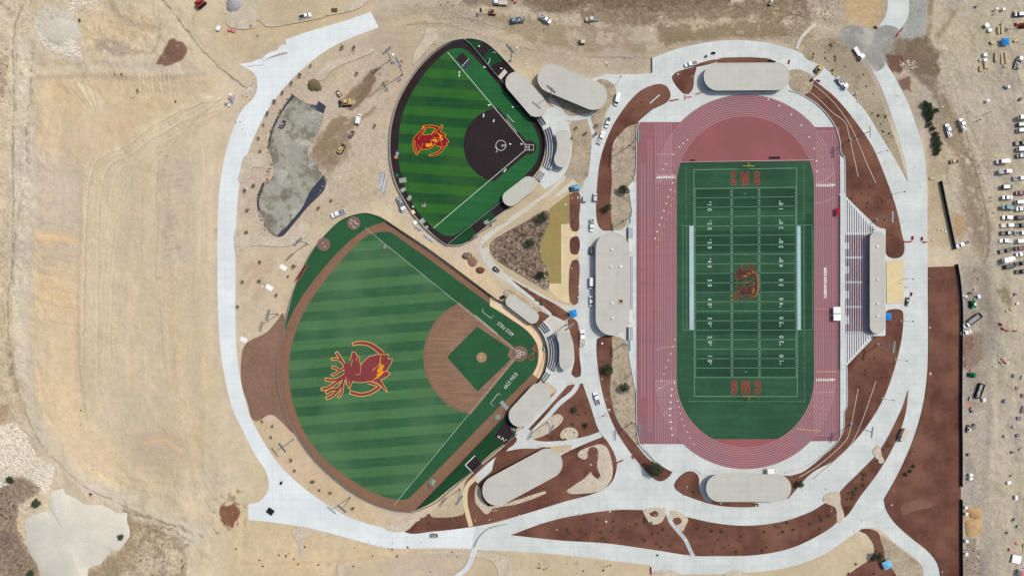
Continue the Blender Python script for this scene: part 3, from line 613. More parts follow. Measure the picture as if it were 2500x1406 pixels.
ring = road('road', [(905, 30, c), (925, 68, c), (860, 92), (800, 122), (755, 155), (715, 192), (680, 232), (650, 275), (625, 325), (603, 380), (588, 435), (579, 500), (575, 600), (575, 700), (575, 800), (579, 870), (591, 945), (610, 1012), (640, 1072), (685, 1138), (735, 1185), (790, 1226), (850, 1261), (920, 1284), (990, 1296), (1060, 1296), (1140, 1287), (1170, 1282, c), (1165, 1339, c), (1060, 1337), (950, 1337), (880, 1321), (780, 1294), (700, 1279), (607, 1268, c), (606, 1231, c), (635, 1222), (655, 1195), (655, 1170), (648, 1148), (620, 1105), (590, 1045), (565, 990), (545, 900), (535, 820), (531, 700), (531, 600), (533, 500), (540, 430), (555, 360), (575, 300), (592, 268), (620, 238), (628, 212), (622, 182), (583, 157, c), (640, 148), (702, 132, c), (697, 97, c), (760, 76), (850, 49)], 'concrete_w')
core = road('road', [(1150, 1340, c), (1160, 1283, c), (1210, 1275), (1290, 1251), (1370, 1224), (1450, 1204), (1480, 1185), (1470, 1120), (1400, 960), (1400, 700), (1360, 500), (1390, 380), (1360, 240), (1478, 182, c), (1560, 182), (1593, 178, c), (1593, 142, c), (1650, 121), (1740, 102), (1810, 99), (1880, 107), (1950, 128), (2005, 160), (2060, 212), (2110, 268), (2150, 330), (2190, 400), (2217, 446, c), (2264, 450, c), (2264, 700), (2264, 880), (2257, 960), (2245, 1020), (2225, 1080), (2190, 1158), (2157, 1218, c), (2162, 1242), (2182, 1274), (2220, 1310), (2268, 1350), (2290, 1382), (2297, 1440, c), (2254, 1440, c), (2252, 1385), (2235, 1362), (2190, 1330), (2145, 1291), (2105, 1289, c), (2060, 1320), (2010, 1353), (1940, 1380), (1870, 1393), (1800, 1399), (1700, 1401), (1590, 1401, c), (1586, 1378, c), (1520, 1371), (1400, 1356), (1290, 1347)])
outer = road('road', [(2165, -30, c), (2218, -30, c), (2217, 40), (2195, 75), (2165, 100), (2152, 130), (2185, 190), (2220, 260), (2242, 325), (2257, 380), (2263, 450, c), (2264, 520, c), (2215, 520, c), (2217, 446, c), (2208, 390), (2182, 300), (2152, 215), (2125, 165), (2105, 110), (2140, 72), (2165, 30)])
road('slurry_apron', [(2048, 88), (2075, 62), (2130, 72), (2165, 62), (2195, 78), (2165, 100), (2152, 130), (2160, 160), (2135, 175), (2110, 150)], 'asphalt')
road('dirt_wedge', [(2048, 92, c), (2110, 158), (2135, 205), (2165, 285), (2195, 370), (2216, 444, c), (2195, 402), (2150, 332), (2110, 268), (2060, 212), (2010, 164), (1960, 133), (1990, 100)], 'dirt_grey')
# field surroundings left of the core
road('dirt_yard', [(1180, 560, c), (1210, 540), (1330, 440), (1370, 430), (1330, 400), (1400, 290), (1450, 285), (1440, 360), (1425, 450), (1412, 470), (1395, 500), (1395, 740), (1360, 740), (1240, 690), (1190, 630), (1176, 600)], 'dirt')
road('dirt_yard', [(1395, 300), (1425, 285), (1440, 310), (1444, 345), (1440, 400), (1428, 440), (1390, 440), (1376, 430), (1392, 390), (1394, 340)], 'drygrass')
road('dirt_yard', [(1455, 200), (1478, 195), (1500, 210), (1503, 235), (1480, 275), (1470, 310), (1462, 330), (1452, 325), (1440, 290), (1425, 290), (1380, 296), (1350, 265), (1330, 235), (1400, 250), (1450, 265)], 'drygrass')
rib('path', [(1450, 275), (1438, 285), (1444, 310), (1452, 335), (1462, 345)], 9, 'concrete')
rib('path', [(1340, 240), (1362, 262), (1385, 288), (1440, 284)], 12, 'concrete')
road('plaza', [(1312, 292, c), (1345, 262), (1375, 280), (1392, 320), (1396, 365), (1386, 410), (1365, 440), (1330, 462, c), (1306, 436, c), (1326, 400), (1334, 355), (1328, 320)], 'concrete')
# central triangle
road('path', [(1176, 605), (1186, 590), (1215, 565), (1270, 530), (1330, 493), (1400, 462, c), (1412, 452, c), (1400, 437, c), (1372, 462), (1300, 505), (1230, 545), (1196, 565), (1178, 580), (1170, 600), (1178, 635), (1200, 662), (1250, 700), (1300, 730), (1350, 760), (1390, 780, c), (1410, 750, c), (1360, 738), (1300, 705), (1240, 672), (1210, 645), (1194, 620), (1192, 604)], 'concrete_tan')
road('path', [(1245, 545), (1300, 508), (1365, 455), (1372, 462), (1305, 515), (1250, 550)], 'dirt')
rib('path', [(1380, 432), (1340, 470), (1300, 498), (1240, 540)], 8, 'concrete_tan')
road('scrub_bed', [(1196, 602), (1202, 588), (1230, 570), (1285, 540), (1335, 514), (1342, 540), (1330, 570), (1322, 590), (1322, 630), (1335, 650), (1341, 690), (1335, 708), (1300, 690), (1250, 660), (1215, 638), (1198, 618)], 'scrub')
road('hydroseed_lawn', [(1391, 472, c), (1391, 545, c), (1370, 548, c), (1370, 692, c), (1341, 692, c), (1338, 655), (1322, 635), (1320, 590), (1340, 550), (1341, 510, c)], 'olive')
road('sand_court', [(1370, 548, c), (1391, 548, c), (1414, 560, c), (1414, 572, c), (1394, 580), (1391, 600), (1396, 618), (1416, 620, c), (1416, 632, c), (1394, 640), (1388, 680), (1390, 730), (1388, 742, c), (1366, 732, c), (1342, 710, c), (1342, 692, c), (1370, 692, c)], 'sand')
for p in ([(1391, 474, c), (1412, 470), (1417, 490), (1414, 530), (1412, 562), (1396, 563), (1391, 540)], [(1394, 582), (1412, 579), (1412, 618), (1396, 620), (1391, 605)],
          [(1397, 637), (1413, 638), (1413, 700), (1411, 738), (1400, 744), (1390, 728), (1389, 680)]): road('planting_bed', p, 'redsoil')
road('planting_bed', [(1248, 682, c), (1310, 718), (1360, 745), (1392, 768, c), (1378, 782), (1330, 758), (1290, 722)], 'redsoil')
road('planting_bed', [(1235, 722), (1262, 728), (1300, 748), (1342, 771, c), (1315, 800, c), (1290, 780), (1250, 745)], 'redsoil')
road('scrub_bed', [(1228, 716), (1240, 706), (1270, 722), (1305, 745), (1320, 756), (1300, 762), (1262, 738)], 'drygrass')
rib('path', [(1240, 682), (1290, 722), (1345, 768)], 7, 'concrete')
road('plaza', [(1300, 812, c), (1345, 768, c), (1380, 788), (1393, 830), (1402, 870), (1400, 905), (1380, 935, c), (1360, 952, c), (1320, 920, c), (1340, 880), (1338, 838)], 'concrete')
road('plaza_patch', [(1315, 800, c), (1345, 770, c), (1380, 792), (1390, 815), (1360, 815), (1335, 790)], 'concrete_tan')
road('planting_bed', [(1386, 782), (1400, 778), (1411, 790), (1414, 830), (1415, 870), (1418, 915), (1405, 921), (1395, 915), (1402, 880), (1400, 840)], 'redsoil')
# lower middle: the large bed with its paths
road('planting_bed', [(987, 1297), (1015, 1272), (1050, 1252), (1098, 1258), (1128, 1230), (1135, 1180), (1160, 1150), (1230, 1090), (1262, 1055), (1275, 1045), (1320, 985), (1375, 942, c), (1422, 935, c), (1440, 985), (1462, 1050), (1485, 1080), (1503, 1115), (1505, 1145), (1490, 1180), (1450, 1204), (1380, 1223), (1290, 1251), (1200, 1276), (1140, 1287), (1060, 1296)], 'redsoil')
road('scrub_bed', [(1050, 1252), (1100, 1225), (1130, 1195), (1135, 1240), (1128, 1256), (1060, 1262)], 'dirt')
rib('path', [(1400, 918), (1370, 950), (1335, 990), (1300, 1028), (1268, 1062)], 11)
rib('path', [(1416, 925), (1400, 955), (1365, 985), (1332, 1022), (1294, 1062)], 11)
rib('path', [(1275, 1065), (1310, 1082), (1370, 1082), (1430, 1072), (1466, 1060)], 14)
rib('path', [(1364, 1108), (1400, 1090), (1435, 1075), (1468, 1062)], 9)
rib('path', [(1285, 1062), (1255, 1098), (1210, 1128), (1160, 1172)], 20)
rib('path', [(1165, 1162), (1140, 1188), (1136, 1225), (1142, 1255), (1150, 1284)], 11, 'sand')
road('plaza', [(1238, 1098), (1256, 1084), (1262, 1071), (1257, 1061), (1277, 1046), (1302, 1056), (1291, 1069), (1297, 1078), (1322, 1081), (1322, 1091), (1300, 1095), (1270, 1097), (1242, 1111)], 'concrete')
road('dirt_patch', [(1345, 1089), (1396, 1087), (1386, 1096), (1364, 1106), (1345, 1096)], 'dirt')
road('planting_bed', [(1200, 1150), (1215, 1110), (1250, 1098), (1290, 1094), (1320, 1100), (1200, 1158)], 'redsoil')
for p in ([(1163, 1185), (1172, 1190), (1180, 1222), (1200, 1235), (1255, 1222), (1330, 1198), (1332, 1204), (1260, 1230), (1205, 1240), (1188, 1254), (1172, 1240), (1160, 1222)],
          [(1410, 1108), (1440, 1090), (1475, 1086), (1492, 1120), (1494, 1165), (1470, 1195), (1420, 1204), (1385, 1200), (1400, 1185), (1432, 1162), (1446, 1140), (1440, 1132), (1452, 1138), (1458, 1165), (1462, 1160), (1455, 1130), (1458, 1095), (1440, 1095), (1430, 1120)],
          [(1296, 1068), (1320, 1035), (1360, 1010), (1375, 1022), (1355, 1045), (1320, 1066)], [(1368, 1058), (1380, 1045), (1400, 1044), (1412, 1058), (1405, 1070), (1372, 1070)],
          [(1370, 1088), (1395, 1086), (1390, 1100), (1372, 1105)],
          [(940, 1290), (960, 1275), (1035, 1262), (1045, 1250), (1020, 1270), (988, 1296)]): road('cobble_bed', p, 'gravel')
# beds round the stadium
road('planting_bed', [(1457, 535), (1457, 470), (1466, 390), (1490, 320), (1520, 270), (1560, 225), (1600, 207), (1625, 210), (1637, 232), (1628, 250), (1590, 270), (1562, 298, c), (1552, 305, c), (1500, 345), (1495, 420), (1494, 500), (1500, 562, c), (1470, 561)], 'redsoil')
road('scrub_bed', [(1556, 302, c), (1552, 440), (1547, 455), (1545, 500), (1530, 545), (1518, 560), (1495, 561, c), (1490, 500), (1494, 440), (1492, 380), (1506, 340), (1530, 312)], 'drygrass')
road('planting_bed', [(1641, 192), (1650, 178), (1690, 165), (1700, 160), (1694, 190), (1692, 215), (1680, 230), (1665, 226)], 'redsoil')
road('planting_bed', [(1695, 160), (1745, 146), (1755, 150), (1700, 164)], 'redsoil')
road('planting_bed', [(1753, 145), (1800, 141), (1850, 142), (1890, 152), (1860, 156), (1753, 156)], 'redsoil')
road('planting_bed', [(1985, 195, c), (2040, 240), (2090, 300), (2130, 360), (2160, 430), (2185, 500), (2199, 560), (2204, 622), (2165, 623), (2163, 562, c), (2140, 552, c), (2055, 470, c), (2053, 380), (2045, 330), (2010, 275), (1965, 235), (1975, 210)], 'redsoil')
road('scrub_bed', [(1930, 172), (1975, 180), (1985, 205), (1968, 230), (1935, 220), (1925, 200)], 'drygrass')
road('planting_bed', [(2060, 900, c), (2135, 822, c), (2162, 815, c), (2162, 765), (2170, 756), (2198, 756), (2205, 768), (2200, 830), (2180, 910), (2150, 985), (2100, 1060), (2040, 1120), (1980, 1155), (1925, 1215, c), (1880, 1224), (1800, 1226), (1740, 1223), (1740, 1160), (1900, 1160, c), (1960, 1145), (2020, 1100), (2050, 1060), (2062, 1010)], 'redsoil')
road('planting_bed', [(1457, 830), (1470, 822), (1495, 820), (1496, 880), (1490, 960), (1510, 1030), (1550, 1080), (1590, 1125), (1630, 1135), (1641, 1150), (1620, 1172), (1600, 1170), (1560, 1130), (1510, 1060), (1480, 990), (1462, 910)], 'redsoil')
road('scrub_bed', [(1494, 820, c), (1520, 826), (1535, 850), (1548, 900), (1553, 970), (1556, 1060), (1562, 1084), (1545, 1075), (1510, 1025), (1490, 960), (1494, 890)], 'drygrass')
road('planting_bed', [(1646, 1182), (1668, 1155), (1690, 1150), (1705, 1162), (1708, 1195), (1725, 1222), (1780, 1224), (1850, 1228), (1850, 1236), (1760, 1234), (1690, 1215), (1655, 1198)], 'redsoil')
road('planting_bed', [(1247, 1305, c), (1330, 1275), (1400, 1258), (1500, 1244), (1570, 1244), (1630, 1247), (1690, 1264), (1760, 1278), (1830, 1282), (1910, 1272), (1980, 1248), (2030, 1222), (2048, 1240), (2044, 1272), (1990, 1310), (1920, 1340), (1840, 1354), (1750, 1356), (1690, 1355), (1590, 1340), (1480, 1325), (1370, 1318)], 'redsoil')
road('planting_bed', [(2048, 1250), (2050, 1212), (2052, 1198), (2100, 1150), (2150, 1095), (2200, 1000), (2217, 950, c), (2210, 1010), (2185, 1080), (2145, 1150), (2100, 1210), (2062, 1262)], 'redsoil')
for p in ([(1572, 1243), (1625, 1243), (1622, 1262), (1610, 1276), (1590, 1278), (1577, 1262)], [(1635, 1245), (1678, 1262), (1672, 1285), (1664, 1296), (1650, 1280), (1632, 1262)],
          [(2008, 1218), (2045, 1200), (2052, 1230), (2060, 1262), (2045, 1275), (2040, 1240)], [(2130, 1100), (2145, 1088), (2152, 1110), (2158, 1125), (2148, 1130), (2135, 1112)],
          [(2215, 1108), (2225, 1100), (2242, 1100), (2244, 1125), (2225, 1155), (2206, 1162), (2200, 1155)], [(1590, 1399), (1660, 1399), (1650, 1440), (1600, 1440)], [(1770, 1399), (1830, 1399), (1850, 1440), (1780, 1440)]): road('cobble_bed', p, 'gravel')
for p in ([(1586, 1252), (1600, 1246), (1608, 1255), (1595, 1260)], [(1642, 1268), (1656, 1262), (1664, 1272), (1650, 1280)]): road('planting_bed', p, 'redsoil')
road('planting_bed', [(1410+27, 1095), (1455, 1092), (1460, 1110), (1458, 1140), (1466, 1165), (1455, 1166), (1442, 1148), (1446, 1130), (1436, 1115)], 'redsoil')
steps = rib('stairway', [(1627, 1243), (1636, 1270), (1655, 1295), (1672, 1315), (1684, 1340), (1692, 1356)], 9)
sp = smooth([(1627, 1243), (1636, 1270), (1655, 1295), (1672, 1315), (1684, 1340), (1692, 1356)], False, 12)
stp = []
for i in range(6, len(sp)-4, 1):
    if (i // 12) % 2 == 0 or i % 12 > 2:
        a, b = sp[i], sp[i+1]; dx, dy = b[0]-a[0], b[1]-a[1]; l = math.hypot(dx, dy); nx, ny = -dy/l*3.6, dx/l*3.6
        stp.append(ribpoly([(a[0]-nx, a[1]-ny), (a[0]+nx, a[1]+ny)], 0.9))
sheet('stair_nosing', stp, M['metal'], parent=steps)
st2 = rib('stairway', [(1944, 121), (1952, 100), (1964, 84), (1990, 60)], 8, 'concrete_tan')
sheet('stair_nosing', [ribpoly([(1968+i*2.2-3, 82-i*2.2-3), (1968+i*2.2+3, 82-i*2.2+3)], 0.9) for i in range(9)], M['lumber'], parent=st2)
rib('crack_stain', [(1157, 1334), (1168, 1312), (1188, 1292), (1215, 1282), (1240, 1278)], (4, 1.5), 'asphalt')
for p in ([(640, 150, c), (662, 142), (690, 132), (702, 128, c), (700, 112), (684, 116), (676, 124), (660, 130), (648, 138)], [(606, 160), (622, 150), (640, 148), (642, 156), (620, 162)]): road('concrete_spill', [(q[0]+RS.uniform(-2, 2), q[1]+RS.uniform(-2, 2)) for q in p], 'concrete_w')
# right strip and corner
road('planting_bed', [(2266, 652, c), (2333, 650, c), (2338, 700), (2344, 800), (2345, 1185, c), (2345, 1480, c), (2298, 1480, c), (2292, 1385), (2270, 1348), (2222, 1309), (2184, 1274), (2163, 1242), (2158, 1218, c), (2192, 1158), (2226, 1082), (2246, 1020), (2259, 960), (2266, 880)], 'redsoil')
road('dirt_ramp', [(2200, 1235), (2245, 1218), (2270, 1225), (2274, 1236), (2230, 1246), (2205, 1256)], 'redramp')
road('gravel_court', [(2160, 1310, c), (2190, 1333), (2232, 1364), (2250, 1384), (2251, 1440, c), (2180, 1440, c), (2150, 1360), (2140, 1300, c)], 'drygrass')
road('planting_bed', [(2100, 1292), (2140, 1296), (2150, 1320), (2158, 1345), (2160, 1362), (2190, 1410), (2185, 1440), (2030, 1440), (2080, 1395), (2128, 1360), (2135, 1335), (2118, 1305)], 'redsoil')
road('sand_court', [(2163, 637, c), (2204, 634, c), (2206, 740, c), (2164, 741, c)], 'sand')
# left: red bed and cobble aprons
road('planting_bed', [(592, 860), (605, 835), (650, 812), (675, 785), (693, 766), (688, 830), (684, 900), (690, 965), (704, 1020), (726, 1056), (690, 1030), (662, 1011), (622, 1026), (606, 985), (590, 930)], 'redsoil2')
for p in ([(576, 560), (600, 572), (650, 578), (700, 575), (745, 540), (758, 555), (740, 585), (700, 602), (620, 600), (590, 610), (578, 625)], [(596, 385), (612, 375), (648, 380), (648, 405), (615, 412), (612, 435), (585, 445), (588, 415)],
          [(768, 190), (790, 165), (800, 150), (830, 145), (880, 130), (905, 118), (915, 125), (880, 142), (815, 170), (785, 198)],
          [(1008, 160), (1012, 130), (1035, 95), (1045, 70), (1065, 72), (1070, 92), (1050, 112), (1020, 150)],
          [(555, 40), (640, 0), (900, -10), (880, 20), (790, 42), (700, 62), (650, 66), (630, 50), (620, 70), (560, 66)],
          [(716, 1290), (770, 1298), (745, 1312), (742, 1345), (750, 1362), (735, 1360), (730, 1330)], [(1240, 1360), (1250, 1365), (1246, 1440), (1225, 1440), (1210, 1380), (1180, 1360), (1050, 1350), (1000, 1348), (1100, 1342), (1210, 1350)],
          [(825, 1380), (835, 1374), (842, 1384), (840, 1410), (826, 1410)]): road('cobble_bed', p, 'gravel')
rib('path', [(1160, 1336), (1152, 1360), (1140, 1385), (1120, 1402), (1090, 1425)], 13)
road('pale_dirt_patch', [(640, 8), (760, -30), (860, -10), (840, 25), (740, 55), (660, 60), (630, 40)], 'dirt')
# ---------- athletics track and football field ----------
rect = lambda x0, y0, x1, y1: [(x0, y0), (x1, y0), (x1, y1), (x0, y1)]
CX, CY0, CY1, R0 = 1819.0, 453.0, 923.0, 169.0
def oval(r, y0=CY0, y1=CY1, n=48): return arc(CX, y0, r, 0, 180, n)+arc(CX, y1, r, 180, 360, n)
sheet('pavement', smooth([(1555, 300, 1), (1590, 272), (1640, 250), (1700, 226, 1), (1725, 222, 1), (1925, 222, 1), (1960, 235), (2005, 270), (2040, 320), (2048, 360, 1), (2048, 480, 1), (1556, 480, 1)]), M['concrete'])
sheet('pavement', smooth([(1562, 1070, 1), (1575, 1095), (1605, 1130, 1), (1640, 1150), (1662, 1150), (1700, 1148), (1712, 1158, 1), (1930, 1160, 1), (1960, 1150), (2010, 1110), (2045, 1072, 1)]), M['concrete'])
trk = sheet('running_track', rect(1555, 299, 1700, 1083), M['track'])
t2 = sheet('running_track', rect(1940, 311, 2048.5, 1076), M['track'])
t3 = sheet('running_track', oval(R0+52), M['track'])
sheet('high_jump_apron', [p for p in oval(R0-1) if p[1] < 460]+[(1651, 460)], M['track_d'], parent=t3)
sheet('high_jump_apron', [p for p in oval(R0-1) if p[1] > 1000], M['track_d'], parent=t3)
lanes = []
def loop_line(r, wd): 
    o = oval(r+wd/2); i = oval(r-wd/2); n = len(o)
    return [[o[k], o[(k+1) % n], i[(k+1) % n], i[k]] for k in range(n)]
LW = 0.62
mb = MB(); ZC[0] += .004; zt = ZC[0]
def flat(mb, poly, z): 
    pp = [P(*p[:2])[:2] for p in poly]; a = sum(pp[i][0]*pp[(i+1) % len(pp)][1]-pp[(i+1) % len(pp)][0]*pp[i][1] for i in range(len(pp)))
    if a < 0: pp = pp[::-1]
    mb.add([(p[0], p[1], z) for p in pp], tess(pp))
for k in range(10):
    me_ = MB()
    for q in loop_line(R0+k*5.45, LW): flat(me_, q, zt)
    mobj('lane_line', pymesh('lane_line', me_.v, me_.f, M['twhite']), t3)
ZC[0] += .004; zt2 = ZC[0]
def strokes(name, lst, m, parent, z, wd=LW):
    mb = MB()
    for k, s_ in enumerate(lst):
        w_ = wd
        flat(mb, ribpoly(s_, w_), z+0.0006*(k % 7))
    return mobj(name, pymesh(name, mb.v, mb.f, M[m]), parent)
x0 = CX-R0
strokes('sprint_line', [[(x0-k*5.45-.3, 301), (x0-k*5.45-.3, 452-(k*0))] for k in range(10)][2:], 'twhite', trk, zt2)
strokes('sprint_line', [[(x0-k*5.45-.3, 924), (x0-k*5.45-.3, 1081)] for k in range(10)], 'twhite', trk, zt2)
strokes('sprint_line', [[(CX+R0+k*5.45, 321), (CX+R0+k*5.45, 452)] for k in range(1, 10)]+[[(CX+R0+4, 321), (CX+R0+50, 321)]], 'twhite', t2, zt2)
strokes('sprint_line', [[(CX+R0+k*5.45, 924), (CX+R0+k*5.45, 1062)] for k in range(10)]+[[(CX+R0+4, 1062), (CX+R0+50, 1062)]], 'twhite', t2, zt2)
strokes('runway_line', [[(1566, 400), (1566, 972)], [(1573, 400), (1573, 972)], [(1582, 340), (1582, 1050)], [(1589, 340), (1589, 1050)], [(1582, 1048), (1586, 1056), (1590, 1048)]], 'twhite', trk, zt2)
strokes('landing_pit', [[(1562, 973), (1580, 973)], [(1562, 1020), (1580, 1020)], [(1562.4, 973), (1562.4, 1020)], [(1580, 973), (1580, 1020)],
        [(1562, 660), (1576, 660)], [(1562, 692), (1576, 692)], [(1577, 576), (1593, 576)], [(1577, 623), (1593, 623)]], 'track_d', trk, zt2, 1.6)
ZC[0] += .008; zt3 = ZC[0]
st = [[(x0-49, 427.5), (x0-.5, 427.5)], [(CX+R0+3, 448), (CX+R0+49, 448)], [(x0-49, 377.5), (x0-1, 377.5)], [(x0-49, 929), (x0-1, 929)], [(CX+R0+3, 957), (CX+R0+49, 957)], [(CX+R0+1, 754), (CX+R0+48, 754)],
      [p for p in smooth([(x0-49, 854), (x0-30, 848), (x0-1, 844)], False)], [p for p in smooth([(x0-48, 955), (x0-25, 938), (x0-1, 929)], False)], [p for p in smooth([(CX+R0+3, 447), (CX+R0+25, 440), (CX+R0+49, 422)], False)],
      [p for p in smooth([(CX+R0+1, 497), (CX+R0+28, 492), (CX+R0+49, 481)], False)], [(1619, 1012), (1640, 994)]]
strokes('start_line', st, 'twhite', t3, zt3, .8)
def dash(x, y, a, l, wd): 
    dx, dy = math.cos(math.radians(a))*l/2, -math.sin(math.radians(a))*l/2
    return ribpoly([(x-dx, y-dy), (x+dx, y+dy)], wd)
zn = zt3+.004
def marks(name, lst, m, parent, z):
    mb = MB()
    for i, q in enumerate(lst): flat(mb, q, z+0.0005*(i % 3))
    return mobj(name, pymesh(name, mb.v, mb.f, M[m]), parent)
wm = [dash(x0-8-k*5.4, 447+k*17.0, 90, 3.2, 2.6) for k in range(9)]+[dash(x0-2.5-k*5.4, 829+k*16.8, 0, 4, 1.4) for k in range(8)]
wm += [dash(CX+math.cos(math.radians(a))*r, CY0-math.sin(math.radians(a))*r, a, 3.6, 2.6) for a, r in ((75, 217), (67, 211), (57, 206), (47, 200), (37, 195), (28, 190), (19, 184), (11, 178))]
wm += [dash(CX+math.cos(math.radians(a))*r, CY0-math.sin(math.radians(a))*r, a, 5, 1.5) for a, r in ((142, 180), (146, 183), (150, 186), (157, 192), (165, 200), (169, 205))]
wm += [dash(1646, 934, 0, 3, 3)]+[dash(1640-2*k*.7+max(0, k-4)*3.6, 949+16*k, 0, 4, 3) for k in range(8)]
wm += [dash(1655+k*1.6+k*k*.55, 978+15*k, -30, 4, 1.3) for k in range(8)]
marks('stagger_mark', wm, 'white', t3, zn)
marks('stagger_mark', [dash(x0-2-k*5.4, 468+k*17.0, 0, 4.4, 1.3) for k in range(9)]+[dash(x0-42, 444, 20, 4, 1.2), dash(x0-46, 460, 20, 4, 1.2)], 'yellowp', t3, zn+.002)
marks('stagger_mark', [dash(CX+R0+7+k*5.4, 906.8, 0, 4.0, 1.4) for k in range(9)]+[dash(1948+k*5.8, 1046+k*.6, -30, 4.5, 1.5) for k in range(10)], 'yellowp', t2, zn+.002)
# text on the ground -------------------------------------------------------
def text(name, s_, px, py, size, rot, m, parent, z, sx=1.0, bold=0.0, align='CENTER', space=1.0):
    cu = bpy.data.curves.new(name, 'FONT'); cu.body = s_; cu.size = 1.0; cu.align_x = 'CENTER'; cu.align_y = 'CENTER'; cu.space_character = space
    cu.offset = bold; cu.resolution_u = 3
    o = bpy.data.objects.new(name, cu); COL.objects.link(o); bpy.context.view_layer.update()
    me = bpy.data.meshes.new_from_object(o.evaluated_get(bpy.context.evaluated_depsgraph_get())); bpy.data.objects.remove(o)
    a = math.radians(rot); k = size*S; X, Y, _ = P(px, py)
    for v in me.vertices:
        x, y = v.co.x*k*sx, v.co.y*k
        v.co = (X+x*math.cos(a)-y*math.sin(a), Y+x*math.sin(a)+y*math.cos(a), z)
    me.name = name; me.materials.clear(); me.materials.append(M[m])
    return mobj(name, me, parent)
for k in range(9):
    xx = x0-2.6-k*5.42; text('lane_number', str(k+1), xx, 433, 8.0, 180, 'white', t3, zn+.003, 1.0, .06)
    xx = CX+R0+4.6+k*5.42; text('lane_number', str(k+1), xx, 453.5, 8.0, 0, 'white', t2, zn+.003, 1.0, .06)
    text('lane_number', str(k+1), xx, 927, 8.0, 0, 'white', t2, zn+.003, 1.0, .06)
text('track_lettering', 'CLAREMONT-MUDD-SCRIPPS', 2014.3, 690.5, 8.8, 90, 'white', t2, zn+.004, .64, .045, space=1.02)
# football field -------------------------------------------------------------
def clip_turf():
    o = [p for p in oval(R0-1.5, n=96)]
    return [(p[0], min(max(p[1], 394+(1988-p[0])*0.012), 1071)) for p in o]
ff = sheet('football_field', clip_turf(), M['turf'])
TL, TR, BR, BL = (1693.3, 415.2), (1944, 411.2), (1945.7, 967.3), (1694.6, 966.8)
def F(u, v):
    a = (TL[0]+(TR[0]-TL[0])*u, TL[1]+(TR[1]-TL[1])*u); b = (BL[0]+(BR[0]-BL[0])*u, BL[1]+(BR[1]-BL[1])*u)
    return (a[0]+(b[0]-a[0])*v, a[1]+(b[1]-a[1])*v)
gv = lambda yd: (yd+10)/120.0
ZC[0] += .004; zf = ZC[0]
for k in range(11):
    if k % 2 == 0 or k < 0: continue
    y0, y1 = -10+k*10.91, -10+(k+1)*10.91
    marks('mown_band', [[F(0, gv(y0)), F(1, gv(y0)), F(1, gv(y1)), F(0, gv(y1))]], 'turf_dk', ff, zf)
marks('mown_band', [[F(1.085, gv(14)), F(1.15, gv(14)), F(1.15, gv(76)), F(1.085, gv(76))]], 'turf_dk', ff, zf)
zf += .004
for u0, u1, y0, y1 in ((-.045, -.004, 19.6, 74.8), (1.004, 1.036, 20.4, 75)):
    marks('bench_strip', [[F(u0, gv(y0)), F(u1, gv(y0)), F(u1, gv(y1)), F(u0, gv(y1))]], 'band', ff, zf)
zf += .004
def fl(name, lst, m='fwhite', wd=.62):
    return strokes(name, lst, m, ff, zf, wd)
fl('boundary_line', [[F(0, 0), F(1, 0)], [F(0, 1), F(1, 1)]], wd=.9); 
zf += .003; fl('boundary_line', [[F(0, 0), F(0, 1)], [F(1, 0), F(1, 1)]], wd=.8)
zf += .003
for k in range(21): fl('yard_line', [[F(0, gv(k*5)), F(1, gv(k*5))]], wd=.62 if k not in (0, 20) else .8)
zf += .003
hm = []
for u in (.366, .633):
    for y in range(1, 100):
        if y % 5: hm.append([F(u-.012, gv(y)), F(u+.012, gv(y))])
tk = []
for y in range(1, 100):
    if y % 5: tk += [[F(.004, gv(y)), F(.018, gv(y))], [F(.982, gv(y)), F(.996, gv(y))]]
fl('hash_mark', hm, wd=1.3)['kind'] = 'stuff'; fl('sideline_tick', tk, wd=1.1)['kind'] = 'stuff'
fl('coaching_box', [[F(-.108, gv(19.4)), F(-.108, gv(74.8))], [F(-.072, gv(20)), F(-.072, gv(74.6))], [F(1.068, gv(20)), F(1.068, gv(74.6))], [F(1.148, gv(20)), F(1.148, gv(75))]], wd=.45)
zf += .003
fl('coaching_box', [[F(-.108, gv(19.5)), F(0, gv(19.8))], [F(-.108, gv(74.8)), F(0, gv(74.8))], [F(1, gv(20)), F(1.148, gv(20))], [F(1, gv(75)), F(1.148, gv(75))]], wd=.6)
dots = [[F(u, gv(y)), F(u+.008, gv(y))] for u in (-.08, 1.068) for y in [-12+i*1.0 for i in range(30)]]
dots += [[F(1.068, gv(y)), F(1.076, gv(y))] for y in [76+i for i in range(38)]]+[[F(-.06+i*.0093, gv(112.6)), F(-.055+i*.0093, gv(112.6))] for i in range(122)]
fl('restraining_dot', dots, wd=.8)['kind'] = 'stuff'
fl('spot', [[F(.495, gv(y)), F(.506, gv(y))] for y in (3, 35, 65, 97)], wd=1.6)
zf += .004
for i, n_ in enumerate((10, 20, 30, 40, 50, 40, 30, 20, 10)):
    yd = 10+i*10
    for u, rot, sg in ((.150, -90, 1), (.848, 90, -1)):
        X, Y = F(u, gv(yd)); d_ = str(n_)
        for q, ch in ((-1, d_[0]), (1, d_[1])):
            text('yard_number', ch, X, Y+q*6.0*sg, 14.2, rot, 'numpaint', ff, zf, .80, .015)
        if n_ != 50:
            s2 = -1 if i < 4 else 1; ay = Y+s2*12.6; ax = X+(2.6 if u < .5 else -3.2)
            marks('yard_arrow', [[(ax-1.3, ay-s2*1.6), (ax+1.3, ay-s2*1.6), (ax, ay+s2*2.6)]], 'white', ff, zf)
